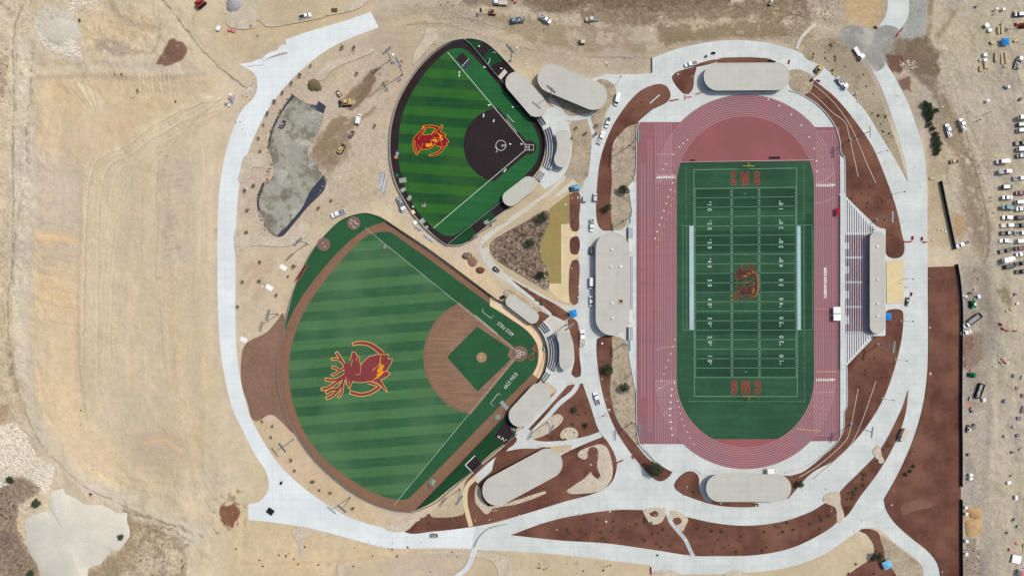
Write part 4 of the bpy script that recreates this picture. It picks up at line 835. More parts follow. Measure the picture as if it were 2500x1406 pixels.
# block letters C M S (each an outline slab with the letter fill above it)
LC = [(0, 1, 1, 9)]  # unused placeholder removed below
glyph = {'C': [(0, .1), (.14, 0), (.86, 0), (1, .1), (1, .42), (.66, .42), (.66, .2), (.36, .2), (.36, .8), (.66, .8), (.66, .62), (1, .62), (1, .9), (.86, 1), (.14, 1), (0, .9)],
         'M': [(0, 0), (.27, 0), (.27, .62), (.4, 0), (.6, 0), (.73, .62), (.73, 0), (1, 0), (1, 1), (.66, 1), (.5, .42), (.34, 1), (0, 1)],
         'S': [(0, .1), (.14, 0), (.86, 0), (1, .1), (1, .5), (.86, .6), (.38, .66), (.38, .8), (.64, .8), (.64, .7), (1, .7), (1, .9), (.86, 1), (.14, 1), (0, .9), (0, .54), (.14, .44), (.62, .36), (.62, .2), (.36, .2), (.36, .32), (0, .32)]}
def letter(ch, x0_, y0_, x1_, y1_, flip, m1, m2):
    pts = [(x0_+(x1_-x0_)*u, y1_-(y1_-y0_)*v) for u, v in glyph[ch]]
    if flip:
        cx, cy = (x0_+x1_)/2, (y0_+y1_)/2; pts = [(2*cx-x, 2*cy-y) for x, y in pts]
    l = marks('letter', [pts], m2, ff, zf+.004)
    edges = [[pts[i], pts[(i+1) % len(pts)]] for i in range(len(pts))]
    strokes('letter_edge', edges, m1, l, zf+.008, 1.15)
for ch, a, b in (('C', 1784, 1796), ('M', 1808.5, 1827), ('S', 1841, 1853.5)): letter(ch, a, 420, b, 452.5, False, 'cms_o', 'cms_m')
for ch, a, b in (('S', 1785, 1798.5), ('M', 1810, 1830), ('C', 1841.5, 1855)): letter(ch, a, 929, b, 961, True, 'cms_o', 'cms_m')
# ---------- baseball field ----------
bf0 = sheet('bullpen_turf', smooth([(945, 545, c), (930, 530), (900, 523), (860, 527), (825, 545), (790, 580), (760, 620), (735, 670), (716, 720), (700, 780), (692, 830, c), (720, 800, c), (740, 740), (800, 660), (870, 600)]), M['ballturf_dk'])
for cx_, cy_, r_ in ((864, 545, 16), (791, 597, 16)): sheet('bullpen_mound', arc(cx_, cy_, r_, 0, 350, 30), M['plate'], parent=bf0)
strokes('pitching_rubber', [[(787, 593), (789, 595)], [(793, 604), (795, 602)]], 'white', bf0, ZC[0]+.003, 1.6)
zz = ZC[0]+.004
strokes('batters_box', [[(856, 537), (863, 541)], [(854, 543), (860, 548)], [(866, 539), (870, 548)], [(860, 551), (868, 557)], [(870, 545), (876, 549)]], 'white', bf0, zz, 1.0)
bf2 = sheet('bullpen_turf', smooth([(1006, 1247, c), (1030, 1238), (1060, 1222), (1100, 1190), (1145, 1155), (1200, 1105), (1255, 1062), (1262, 1040, c), (1240, 1005, c), (1130, 1110, c), (1050, 1190, c)]), M['pen_turf'])
sheet('bullpen_mat', [(1225, 1035), (1250, 1008), (1262, 1042), (1235, 1085), (1205, 1065)], M['darkinfill'], parent=bf2)
sheet('bullpen_mat', [(1160, 1112), (1178, 1133), (1157, 1154), (1137, 1134)], M['darkinfill'], parent=bf2)
strokes('mat_edge', [[(1160, 1111), (1136, 1134)], [(1136, 1134), (1156, 1154)]], 'white', bf2, ZC[0]+.003, 1.8)
strokes('batters_box', [[(1216, 1062), (1220, 1070)], [(1214, 1067), (1222, 1064)], [(1222, 1072), (1230, 1068)], [(1226, 1066), (1231, 1077)], [(1232, 1074), (1238, 1072)]], 'white', bf2, ZC[0]+.003, 1.1)
wt = sheet('warning_track', smooth([(943, 541, c), (900, 556), (860, 584), (818, 624), (780, 668), (745, 714), (715, 764), (694, 814), (682, 862), (680, 912), (686, 962), (701, 1012), (727, 1062), (766, 1116), (812, 1161), (862, 1200), (912, 1227), (962, 1243), (1004, 1248, c), (1018, 1240, c), (1310, 938, c), (1326, 905), (1331, 870), (1330, 840), (1318, 812), (1290, 785), (1240, 748), (1205, 728, c)]), M['warn'])
bturf = smooth([(940, 566), (902, 574), (870, 598), (830, 640), (792, 688), (757, 738), (730, 790), (712, 850), (706, 905), (712, 962), (729, 1020), (754, 1070), (790, 1116), (840, 1157), (890, 1190), (940, 1212), (982, 1219), (1004, 1210), (1215, 996), (1290, 922), (1308, 896), (1313, 862), (1309, 838), (1288, 808), (1240, 775), (1180, 730), (960, 571)], n=10)
bfld = sheet('baseball_field', bturf, M['ballturf_dk'])
HB = (1268.0, 862.0); FB0 = (892.0, 556.0); FB1 = (962.0, 1232.0)
def hullclip(poly, a, b, side):      # Sutherland-Hodgman half plane in pixel space
    def sd(p): return ((b[0]-a[0])*(p[1]-a[1])-(b[1]-a[1])*(p[0]-a[0]))*side
    out = []
    for i in range(len(poly)):
        p, q = poly[i], poly[(i+1) % len(poly)]; sp_, sq = sd(p), sd(q)
        if sp_ >= 0: out.append(p)
        if (sp_ >= 0) != (sq >= 0):
            t = sp_/(sp_-sq); out.append((p[0]+(q[0]-p[0])*t, p[1]+(q[1]-p[1])*t))
    return out
ol_ = lambda f: [( 960+(x-960)*f, 880+(y-880)*f) for x, y in bturf]
strokes('drag_mark', [[p for p in ol_(1.022)+[ol_(1.022)[0]]], [p for p in ol_(1.042)+[ol_(1.042)[0]]]], 'infield', wt, ZC[0]-.0035, 1.6)
fair = hullclip(hullclip(bturf, FB0, HB, 1), HB, FB1, 1)
sheet('outfield_turf', fair, M['ballturf'], parent=bfld)
inf = arc(1176, 871, 142, 0, 360, 90)[:-1]
o1 = lambda p, dx, dy: (p[0]+dx, p[1]+dy)
inf = hullclip(hullclip(inf, o1(FB0, 2, -3), o1(HB, 2, -3), 1), o1(HB, 2, 3), o1(FB1, 2, 3), 1)
skin = sheet('infield_dirt', inf, M['infield'], parent=bfld)
rim = [p for p in arc(1176, 871, 139.5, 115, 258, 60)]
strokes('infield_edge', [rim], 'warn', bfld, ZC[0]+.004, 4)
strokes('drag_mark', [arc(1176, 871, r_, 117, 256, 60) for r_, d_ in ((136.5, 0), (131, 2), (126, 3), (120, 5))], 'warn', bfld, ZC[0]+.008, 1.3)
ZC[0] += .004
sheet('infield_turf', smooth([(1165, 797, c), (1246, 851, c), (1240, 868), (1248, 876, c), (1166, 955, c), (1092, 872, c), (1100, 862)]), M['ballturf_dk'], parent=bfld)
sheet('home_plate_circle', arc(1269, 863, 19, 0, 350, 36), M['plate'], parent=bfld)
sheet('pitchers_mound', arc(1176, 872, 12.5, 0, 350, 30), M['mound'], parent=bfld)
sheet('base_cutout', arc(1168, 785, 9, 180, 350, 14), M['infield'], parent=bfld)
ZC[0] += .004; zb = ZC[0]
strokes('foul_line', [[o1(HB, -6, -5), FB0], [o1(HB, -5, 5), FB1]], 'numpaint', bfld, zb, .75)
strokes('running_lane', [[(1160, 769), (1215, 815)]], 'white', bfld, zb+.002, .9)
strokes('coaching_box', [[(1180, 754), (1177, 760), (1199, 777), (1204, 771)], [(1223, 963), (1216, 960), (1197, 984), (1204, 989)]], 'white', bfld, zb, .8)
bx = lambda x, y, w_, h_: [[(x, y), (x+w_, y)], [(x+w_, y), (x+w_, y+h_)], [(x+w_, y+h_), (x, y+h_)], [(x, y+h_), (x, y)]]
strokes('batters_box', bx(1262, 855, 8, 6)+bx(1262, 866, 8, 6)+bx(1270, 859, 10, 6), 'white', bfld, zb+.003, .9)
strokes('pitching_rubber', [[(1175, 870), (1175, 874)]], 'white', bfld, zb+.002, 1.2)
text('field_lettering', 'ARCE FIELD', 1247, 929, 12.5, 52, 'white', bfld, zb+.002, .56, .0, space=1.35)
text('field_lettering', 'ARCE FIELD', 1234.5, 802.5, 12.5, 141, 'white', bfld, zb+.002, .56, .0, space=1.35)
# running script 'Cms' in orange behind the plate
q1 = lambda x, y: (1195+x/6.39, 740+y/6.39)
scr = [[(660, 800), (625, 815), (625, 860), (665, 885), (695, 860), (680, 835)], [(700, 820), (665, 770), (720, 790), (690, 735), (735, 755), (700, 715)], [(720, 720), (660, 715), (700, 700), (665, 690)], [(735, 650), (700, 655), (705, 690), (745, 690), (735, 712)]]
strokes('script_lettering', [smooth([q1(*p) for p in s_], False, 5) for s_ in scr], 'cms_o', bfld, zb+.002, 2.0)
mat_ = sheet('protective_matting', smooth([(1197, 726, c), (1213, 727, c), (1222, 735), (1250, 752), (1290, 780), (1318, 806), (1332, 838), (1335, 868), (1329, 900), (1316, 925, c), (1301, 913, c), (1312, 890), (1315, 862), (1309, 836), (1288, 808), (1250, 780), (1215, 758), (1196, 746, c)]), M['tan_cover'])
ZC[0] += .004
strokes('matting_seam', [smooth([(1214, 732), (1250, 756), (1290, 790), (1318, 820), (1327, 860), (1322, 890), (1310, 918)], False)], 'infield', mat_, ZC[0], 1.4)
# ---------- softball field ----------
pens = sheet('bullpen_turf', smooth([(1131, 99, c), (1150, 99), (1178, 106), (1205, 125), (1232, 152), (1256, 178, c), (1240, 215, c), (1150, 118, c)]), M['pen_turf'])
sheet('bullpen_mat', [(1158, 122), (1180, 106), (1198, 118), (1178, 144)], M['darkinfill'], parent=pens)
sheet('bullpen_mat', [(1194, 165), (1230, 148), (1254, 176), (1238, 210), (1226, 204)], M['darkinfill'], parent=pens)
sheet('pen_patch', [(1216, 188), (1232, 170), (1239, 178), (1223, 196)], M['concrete_tan'], parent=pens)
pen2 = sheet('bullpen_turf', smooth([(1090, 596, c), (1120, 597), (1145, 588), (1162, 572), (1210, 530), (1232, 508, c), (1222, 490, c), (1150, 545, c)]), M['pen_turf'])
sheet('bullpen_mat', [(1150, 552), (1174, 532), (1188, 552), (1163, 572)], M['darkinfill'], parent=pen2)
sheet('bullpen_mat', [(1196, 514), (1224, 488), (1246, 504), (1210, 530)], M['darkinfill'], parent=pen2)
strokes('batters_box', [[(1181, 543), (1192, 537)], [(1182, 547), (1194, 541)], [(1184, 542), (1186, 547)], [(1188, 540), (1190, 545)]], 'white', pen2, ZC[0]+.003, .9)
strokes('batters_box', [[(1190, 160), (1196, 150), (1196, 144)], [(1204, 130), (1211, 126), (1210, 132)]], 'white', pens, ZC[0]+.003, 1.1)
sw = sheet('warning_track', smooth([(1133, 99, c), (1100, 107), (1062, 130), (1022, 170), (992, 214), (971, 257), (958, 307), (954, 354), (957, 400), (968, 445), (986, 482), (1010, 520), (1040, 554), (1070, 582), (1092, 597, c), (1145, 553), (1230, 488), (1290, 440), (1316, 408), (1328, 368), (1326, 330), (1311, 298), (1278, 258), (1205, 178), (1150, 113)]), M['darkinfill'])
sturf = smooth([(1128, 120), (1110, 120), (1094, 126), (1060, 155), (1020, 205), (992, 257), (977, 307), (973, 357), (975, 400), (985, 445), (1001, 485), (1026, 525), (1052, 551), (1080, 572), (1102, 576), (1125, 566), (1210, 500), (1290, 421), (1311, 392), (1317, 357), (1310, 325), (1288, 288), (1220, 210), (1147, 130)], n=10)
sf = sheet('softball_field', sturf, M['softturf_dk'])
HS = (1290.5, 362.5); FS0 = (1093, 129); FS1 = (1058, 558)
sfair = hullclip(hullclip(sturf, FS0, o1(HS, 0, -4), 1), o1(HS, 0, 4), FS1, 1)
sheet('outfield_turf', sfair, M['softturf'], parent=sf)
si = hullclip(hullclip(arc(1222, 355, 90, 0, 360, 80)[:-1], o1(FS0, 4, -4), o1(HS, 4, -6), 1), o1(HS, 4, 8), o1(FS1, 4, 4), 1)
sheet('infield_skin', si, M['darkinfill'], parent=sf)
sheet('home_plate_circle', arc(1292, 361, 17, 0, 350, 30), M['darkinfill'], parent=sf)
ZC[0] += .004; zs = ZC[0]
strokes('foul_line', [[(1283, 354), FS0], [(1283, 367), FS1]], 'white', sf, zs, 1.0)
strokes('running_lane', [[(1236, 292), (1262, 323)]], 'white', sf, zs+.002, .8)
strokes('coaching_box', [[(1241, 281), (1239, 283), (1253, 299), (1256, 297)]], 'white', sf, zs, .9)
strokes('batters_box', bx(1281.5, 354, 10.5, 5)+bx(1281.5, 362.5, 10.5, 5)+bx(1292, 354.5, 10.5, 13), 'white', sf, zs+.002, .8)
strokes('pitching_circle', [arc(1223, 356, 12.3, 0, 360, 40)], 'white', sf, zs, .9)
strokes('pitching_circle', [[(1224, 355), (1235, 355)], [(1224, 358), (1235, 358)]], 'white', sf, zs+.002, .8)
strokes('hose', [smooth([(1208, 360), (1212, 363), (1214, 370), (1210, 373)], False)], 'white', sf, zs+.002, .8)
sheet('pen_patch', [(1128, 130), (1143, 145), (1132, 163), (1113, 146)], M['darkinfill'], parent=sf)
sheet('pen_patch', [(1143, 146), (1149, 158), (1138, 170), (1127, 164)], M['liner'], parent=sf)
strokes('patch_edge', [[(1145, 145), (1128, 164)]], 'white', sf, ZC[0]+.003, .9)
# ---------- logos woven into the turf ----------
def emblem(name, fn, fills, outs, parent, z, mf, mo, wd, holes=(), extra=()):
    base = None
    for poly in fills:
        o = marks(name if base is None else 'emblem_fill', [[fn(*p) for p in poly]], mf, parent if base is None else base, z); base = base or o; z += .003
    for poly in holes: marks('emblem_gap', [[fn(*p) for p in poly]], 'softturf', base, z)
    z += .003
    if outs: strokes('emblem_outline', [[fn(*p) for p in s_] for s_ in outs], mo, base, z, wd)
    z += .005
    for poly, m in extra: marks('emblem_highlight', [[fn(*p) for p in poly]], m, base, z); z += .001
    return base
body = [(745, 320), (800, 320), (850, 385), (905, 430), (895, 500), (925, 590), (960, 540), (1030, 460), (1110, 395), (1135, 405), (1220, 375), (1310, 360), (1405, 375), (1480, 360), (1472, 460), (1565, 462), (1530, 560), (1440, 705), (1520, 748), (1450, 820), (1320, 885), (1390, 990), (1440, 1070), (1458, 1135), (1340, 1025), (1220, 950), (1120, 915), (1040, 920), (900, 940), (800, 920), (755, 910), (735, 980), (690, 1080), (640, 985), (612, 880), (590, 900), (540, 830), (600, 760), (605, 640), (600, 560), (620, 525), (655, 565), (700, 500), (730, 400)]
ant = [[(430, 330), (500, 430), (560, 530), (605, 620), (610, 720)], [(335, 465), (440, 462), (530, 500), (590, 570)], [(345, 625), (430, 650), (510, 690), (590, 640)], [(335, 790), (430, 745), (510, 690)],
       [(215, 870), (330, 890), (450, 870), (540, 820), (610, 770)], [(135, 1070), (270, 1040), (400, 950), (510, 880), (570, 830)], [(225, 1140), (330, 1080), (440, 1070), (510, 1020), (560, 930), (590, 850)], [(235, 1255), (350, 1200), (430, 1120), (480, 1060)], [(475, 1230), (530, 1140), (548, 1060), (560, 960)],
       [(760, 165), (860, 142), (980, 142), (1090, 165), (1200, 225), (1300, 305), (1360, 365)], [(710, 1130), (830, 1165), (960, 1178), (1100, 1145), (1220, 1080), (1290, 1015), (1200, 960), (1060, 930)]]
aw = [44, 36, 40, 36, 46, 44, 50, 46, 36, (40, 90), 56]
def stag(fn, parent, z, mf, mo, g2, wd, sc):
    root = marks('stag_emblem', [[fn(*p) for p in body]], mf, parent, z+.006)
    for k, (l, w_) in enumerate(zip(ant, aw)):
        l = smooth(l, False, 4); big = (w_[0]+26, w_[1]+26) if isinstance(w_, tuple) else w_+26
        marks('emblem_outline', [[fn(*p) for p in ribpoly([(l[0][0]-(l[1][0]-l[0][0])*.5, l[0][1]-(l[1][1]-l[0][1])*.5)]+l, big)]], mo, root, z+.0004*k)
        marks('antler', [[fn(*p) for p in ribpoly(l, w_)]], mf, root, z+.008+.0004*k)
    cb = body+[body[0]]
    strokes('emblem_outline', [[fn(*cb[i]), fn(*cb[i+1])] for i in range(len(cb)-1) if not (35 <= i <= 41)], mo, root, z+.014, wd)
    strokes('emblem_outline', [[fn(*p) for p in s_] for s_ in ([(928, 595), (905, 770), (820, 775)], [(1318, 370), (1310, 520), (1270, 600), (1150, 700)], [(1050, 920), (1160, 910), (1260, 950), (1350, 1020)], [(1440, 708), (1300, 720)], [(755, 470), (720, 610)], [(850, 400), (835, 500)], [(690, 890), (685, 1040)], [(625, 820), (640, 980)])], mo, root, z+.019, wd*.8)
    marks('emblem_highlight', [[fn(*p) for p in [(1312, 380), (1330, 380), (1322, 562), (1395, 588), (1350, 700), (1400, 722), (1290, 830), (1140, 905), (1265, 800), (1225, 795), (1285, 735), (1240, 715), (1298, 610)]]], g2, root, z+.024)
    return root
stag(lambda x, y: (770+x/8.27, 820+y/8.27), bfld, zb+.01, 'maroon', 'gold', 'gold2', 1.25, 1)
pout = [(640, 215), (850, 215), (1000, 250), (1075, 295), (1150, 190), (1160, 260), (1090, 410), (1270, 505), (1210, 560), (1300, 640), (1375, 745), (1270, 775), (1310, 855), (1240, 870), (1160, 1010), (1040, 1110), (900, 1165), (740, 1165), (730, 1140), (860, 1110), (1000, 1050), (1090, 970), (1150, 890), (1040, 880), (940, 840), (915, 770), (870, 880), (740, 960), (480, 970), (350, 1155), (250, 970), (230, 830), (235, 700), (290, 580), (380, 480), (470, 400), (540, 300), (540, 250)]
phole = [(655, 290), (800, 280), (955, 330), (850, 430), (830, 520), (780, 485), (740, 510), (620, 512), (540, 520), (600, 410), (640, 330)]
def warrior(fn, parent, z, mf, mo, g2, wd, hole):
    root = marks('helmet_emblem', [[fn(*p) for p in pout]], mf, parent, z)
    marks('emblem_gap', [[fn(*p) for p in phole]], hole, root, z+.003)
    for i, ex in enumerate(([(630, 780), (740, 790), (820, 760), (850, 830), (760, 890), (640, 890)], [(800, 670), (950, 640), (1040, 740), (930, 735), (830, 690)], [(1000, 480), (1160, 545), (1120, 590), (1190, 660), (1130, 700), (1050, 590), (1080, 560)], [(540, 250), (600, 250), (560, 330), (520, 340)])):
        marks('emblem_highlight', [[fn(*p) for p in ex]], g2, root, z+.006+.001*i)
    po = pout+[pout[0]]; ph = phole+[phole[0]]
    strokes('emblem_outline', [[fn(*po[i]), fn(*po[i+1])] for i in range(len(po)-1)]+[[fn(*ph[i]), fn(*ph[i+1])] for i in range(len(ph)-1)], mo, root, z+.012, wd)
    strokes('emblem_outline', [[fn(*p) for p in s_] for s_ in ([(600, 250), (590, 360), (500, 480), (440, 580), (405, 670)], [(390, 810), (430, 900), (480, 960), (550, 770)], [(850, 600), (960, 600), (1060, 660), (1130, 760), (1160, 880)], [(860, 450), (1000, 455), (1160, 540)], [(790, 650), (830, 800), (850, 870)], [(860, 440), (1000, 380), (1100, 270)])], mo, root, z+.017, wd*.8)
    strokes('crest_rib', [[fn(250+max(0, i-6)*9, 700+i*26), fn(330+max(0, i-6)*12, 700+i*24)] for i in range(16)], mo, root, z+.022, wd*.5)
warrior(lambda x, y: (990+x/12.78, 290+y/12.78), sf, zs+.01, 'maroon2', 'gold2', 'gold2', 1.15, 'softturf')
M['gold_d'] = mat('worn_gold_turf', (142, 106, 64), var=.1); M['maroon_d'] = mat('worn_maroon_turf', (84, 54, 50), var=.1); M['amber_d'] = mat('worn_amber_turf', (150, 110, 62), var=.1)
warrior(lambda x, y: (1793+(x-230)/1145*58, 645+(y-190)/975*44), ff, zf+.01, 'maroon_d', 'gold_d', 'amber_d', .6, 'turf')
stag(lambda x, y: (1784+(x-120)/1445*66, 694+(y-320)/960*42), ff, zf+.04, 'maroon_d', 'gold_d', 'amber_d', .7, 1)
strokes('emblem_crescent', [smooth([(1842, 664), (1847, 680), (1849, 695), (1847, 712), (1842, 722)], False)], 'gold_d', ff, zf+.072, 7)
strokes('emblem_crescent', [smooth([(1841, 666), (1845, 680), (1846, 695), (1844, 712), (1840, 720)], False)], 'maroon_d', ff, zf+.076, 4.4)
# ---------- buildings with flat rounded roofs ----------
def inset(pts, f):
    cx = sum(p[0] for p in pts)/len(pts); cy = sum(p[1] for p in pts)/len(pts); out = []
    n = len(pts)
    for i in range(n):
        a, b, d_ = pts[i-1], pts[i], pts[(i+1) % n]
        tx, ty = d_[0]-a[0], d_[1]-a[1]; l = math.hypot(tx, ty) or 1; nx, ny = -ty/l, tx/l
        if (cx-b[0])*nx+(cy-b[1])*ny < 0 and True: nx, ny = -nx, -ny
        out.append((b[0]+nx*f, b[1]+ny*f))
    return out
def roofed(name, label, outline, h, over=6, group='flat roofed buildings round the fields', vents=(), cat='building'):
    ol = [D(x, y, h)[:2] for x, y in outline]
    cx = sum(p[0] for p in ol)/len(ol); cy = sum(p[1] for p in ol)/len(ol)
    r = thing(name, label, cat, (cx, cy, 0), 0, group)
    loc = [(x-cx, y-cy) for x, y in ol]
    z0 = ZC[0]*0+0.05
    wl = inset(loc, over*S)
    b = MB(); b.prism(wl, z0-.05, h-.45); wobj = b.build('wall', M['wall'], r)
    b = MB(); b.prism(loc, h-.45, h-.02); rf = b.build('roof', M['roof_edge'], r)
    b = MB(); b.prism(inset(loc, 0.22), h-.1, h+.02); b.build('roof_membrane', M['roof'], rf)
    # raised edge trim and membrane seams
    e = MB(); n = len(loc); i2 = inset(loc, 0.2)
    for i in range(n):
        j = (i+1) % n; e.add([(*loc[i], h+.02), (*loc[j], h+.02), (*i2[j], h+.02), (*i2[i], h+.02), (*loc[i], h+.10), (*loc[j], h+.10), (*i2[j], h+.10), (*i2[i], h+.10)],
                              [(4, 5, 6, 7), (0, 1, 5, 4), (2, 3, 7, 6)])
    e.build('edge_trim', M['roof_edge'], rf)
    # openings on the two long sides
    L = sorted(((math.hypot(wl[i][0]-wl[(i+1) % n][0], wl[i][1]-wl[(i+1) % n][1]), i) for i in range(n)), reverse=True)[:2]
    for q, (ll, i) in enumerate(L):
        if ll < 5: continue
        a = Vector((*wl[i], 0)); c_ = Vector((*wl[(i+1) % n], 0)); d = (c_-a).normalized(); nn = Vector((d.y, -d.x, 0))
        if nn.dot((a+c_)/2) < 0: nn = -nn
        k = max(2, int(ll/4))
        for t in range(k):
            m0 = a+d*(ll*(t+.5)/k); door = (t == k//2)
            wd = .55 if door else .9; z1, z2 = (.1, 2.2) if door else (1.1, 2.3)
            o = MB(); p = [m0-d*wd, m0+d*wd]
            o.loft([[tuple(p[0]+nn*.06+Vector((0, 0, z1))), tuple(p[1]+nn*.06+Vector((0, 0, z1))), tuple(p[1]-nn*.1+Vector((0, 0, z1))), tuple(p[0]-nn*.1+Vector((0, 0, z1)))],
                    [tuple(p[0]+nn*.06+Vector((0, 0, z2))), tuple(p[1]+nn*.06+Vector((0, 0, z2))), tuple(p[1]-nn*.1+Vector((0, 0, z2))), tuple(p[0]-nn*.1+Vector((0, 0, z2)))]])
            o.build('door' if door else 'window', M['dkmetal'] if door else M['glass'], r)
    for (vx, vy, vr) in vents:
        x, y, _ = D(vx, vy, h+.5); o = MB(); o.tube((x-cx, y-cy, h), (x-cx, y-cy, h+.55), vr*S, vr*S*.9, 12); o.tube((x-cx, y-cy, h+.55), (x-cx, y-cy, h+.7), vr*S*1.3, vr*S*.8, 12)
        o.build('roof_vent', M['whitecv'], r)
    return r, cx, cy
roofed('field_building', 'long dugout building with a pale rounded roof along the upper edge of the softball field', capsule((1260, 202), (1310, 260), 26), 4.5)
roofed('field_building', 'large tilted building with a pale rounded roof in the dirt above the softball seating', capsule((1347, 192), (1448, 234), 34.5), 5.5)
roofed('press_building', 'small crescent roofed building behind the softball seating', smooth([(1357, 328), (1362, 320), (1374, 318), (1386, 320), (1392, 334), (1393, 365), (1388, 392), (1380, 407), (1368, 408), (1357, 402), (1353, 388), (1358, 370), (1360, 350)]), 4.5, 3)
roofed('field_building', 'short dugout building with a narrow rounded roof below the softball field', capsule((1246, 484), (1290, 450), 19), 4.0, 4)
roofed('field_building', 'long pale roofed building above the red curve of the track', capsule((1752, 188), (1895, 187), 33.5), 4.2)
roofed('field_building', 'long pale roofed building below the bottom curve of the track', capsule((1757.5, 1191), (1898, 1191), 33.5), 4.2)
g_, gx_, gy_ = roofed('stadium_building', 'biggest pale roofed building standing west of the track beside small bleachers', capsule((1495, 607), (1495, 778), 40.5), 4.6, vents=((1494, 609, 2.2), (1492, 651, 2), (1515, 651, 2.4), (1495, 740, 2.2), (1495, 776, 2)))
o = MB(); x, y, _ = D(1517, 735, 4.7); o.box(x-gx_-.9, x-gx_+.9, y-gy_-1.0, y-gy_+1.0, 4.5, 5.3); rh = o.build('roof_hatch', M['lumber'], g_)
o = MB(); o.box(x-gx_-.6, x-gx_+.5, y-gy_-.6, y-gy_+.6, 5.3, 5.36); o.build('hatch_opening', M['black'], rh)
roofed('field_building', 'narrow roofed dugout building beside the sandy matting on the upper baseball foul side', capsule((1250, 736), (1300, 774), 15.5), 4.0, 3)
roofed('press_building', 'small rounded roof building behind the baseball seating', smooth([(1360, 822), (1366, 813), (1378, 810), (1391, 815), (1398, 832), (1401, 850), (1400, 878), (1394, 895), (1382, 904), (1371, 899), (1366, 888), (1366, 862), (1365, 840)]), 4.5, 3)
roofed('field_building', 'tilted dugout building with a pale rounded roof along the lower baseball foul side', capsule((1317, 963), (1270, 1014), 28), 4.5)
roofed('field_building', 'large tilted building with a pale rounded roof in the red mulch below the baseball field', capsule((1337, 1131), (1214, 1197), 36.5), 5.5)
# ---------- seating ----------
def box_pts(b, pts, z0, z1): b.prism([p[:2] for p in pts], z0, z1)
ap = lambda x, y, h: D(x, y, h)[:2]
gs = thing('grandstand', 'concrete grandstand with maroon benches under a long pale roof east of the track', 'grandstand', (*P(2095, 690)[:2], 0))
ox, oy = gs.location.x, gs.location.y
T = MB(); N = 12
hh = lambda i: 0.9+0.34*i
for i in range(N):
    xa, xb = 2064+i*5.6, 2064+(i+1)*5.6+(.0 if i < N-1 else 0); h = hh(i)
    ya, yb = 482+i*6.4, 891-i*6.4
    q = [ap(xa, ya, h), ap(xb, ya, h), ap(xb, yb, h), ap(xa, yb, h)]
    q[0] = (q[0][0], q[0][1]); T.box(q[0][0]-ox, q[1][0]-ox+.12, q[2][1]-oy, q[0][1]-oy, 0.0, h)
    b2 = .0
T.build('terrace', M['terrace'], gs)
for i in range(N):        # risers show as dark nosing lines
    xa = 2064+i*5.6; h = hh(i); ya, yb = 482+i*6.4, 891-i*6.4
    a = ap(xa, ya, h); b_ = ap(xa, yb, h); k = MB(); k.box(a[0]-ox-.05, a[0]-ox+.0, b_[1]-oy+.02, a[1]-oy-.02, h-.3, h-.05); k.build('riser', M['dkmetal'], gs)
k = MB(); a = ap(2050, 472, .9); b_ = ap(2064, 900, .9); k.box(a[0]-ox, b_[0]-ox-.06, b_[1]-oy, a[1]-oy, 0, .86); k.build('front_walk', M['concrete'], gs)
for y0, y1 in ((574, 626), (632, 686), (692, 746), (752, 809)):
    for i in range(0, 12):
        xa = 2064+i*5.6; h = hh(i)
        if xa > 2128: break
        gaps = [(y0, y1)] if i not in (0, 1) else [(y0, y0+18), (y1-18, y1)]
        for (u, v) in gaps:
            a = ap(xa+1.0, u, h+.2); b_ = ap(xa+2.7, v, h+.2); k = MB()
            k.box(a[0]-ox, b_[0]-ox, b_[1]-oy, a[1]-oy, h+.16, h+.24)
            for t in range(5):
                yy = b_[1]+(a[1]-b_[1])*(t+.1)/4.2; k.box(a[0]-ox+.12, a[0]-ox+.22, yy-oy, yy-oy+.1, h+.02, h+.16)
            k.build('bench', M['seat'], gs)
for yc in (571, 629, 689, 749, 811):    # aisle stairs, one raised strip per row
    k = MB()
    for i in range(N):
        xa = 2064+i*5.6; h = hh(i); a = ap(xa+.3, yc-2.6, h); b_ = ap(xa+5.6, yc+2.6, h); k.box(a[0]-ox, b_[0]-ox, b_[1]-oy, a[1]-oy, h+.003, h+.2)
    k.build('aisle_stair', M['metal'], gs)
rh_ = 7.0
def rrect(x0, y0, x1, y1, r, n=8):
    o = []
    for cx, cy, a0 in ((x1-r, y0+r, 0), (x0+r, y0+r, 90), (x0+r, y1-r, 180), (x1-r, y1-r, 270)):
        o += [(cx+r*math.cos(math.radians(a0+90*i/n)), cy-r*math.sin(math.radians(a0+90*i/n))) for i in range(n+1)]
    return o
k = MB(); k.prism([(ap(x, y, rh_)[0]-ox, ap(x, y, rh_)[1]-oy) for x, y in rrect(2124, 565, 2161, 814, 17)], rh_-.5, rh_); rf = k.build('roof', M['roof'], gs)
for vy in (602, 683, 771, 781-40):
    x, y, _ = D(2143, vy, rh_+.5); k = MB(); k.tube((x-ox, y-oy, rh_), (x-ox, y-oy, rh_+.6), .5, .42, 12); k.build('roof_vent', M['whitecv'], rf)
k = MB(); k.prism([(ap(x, y, 5.2)[0]-ox, ap(x, y, 5.2)[1]-oy) for x, y in rrect(2131, 558, 2162, 820, 4)], 0, 5.2); k.build('upper_concourse', M['terrace'], gs)
k = MB(); k.prism([(ap(x, y, 7)[0]-ox, ap(x, y, 7)[1]-oy) for x, y in rrect(2136, 574, 2156, 806, 3)], 5.2, rh_-.5); k.build('press_box', M['wall'], gs)
for i in range(8):
    x, y = ap(2129, 580+i*32, 7); k = MB(); k.tube((x-ox, y-oy, 4.6), (x-ox, y-oy, rh_-.5), .12, n=6); k.build('roof_column', M['metal'], gs)
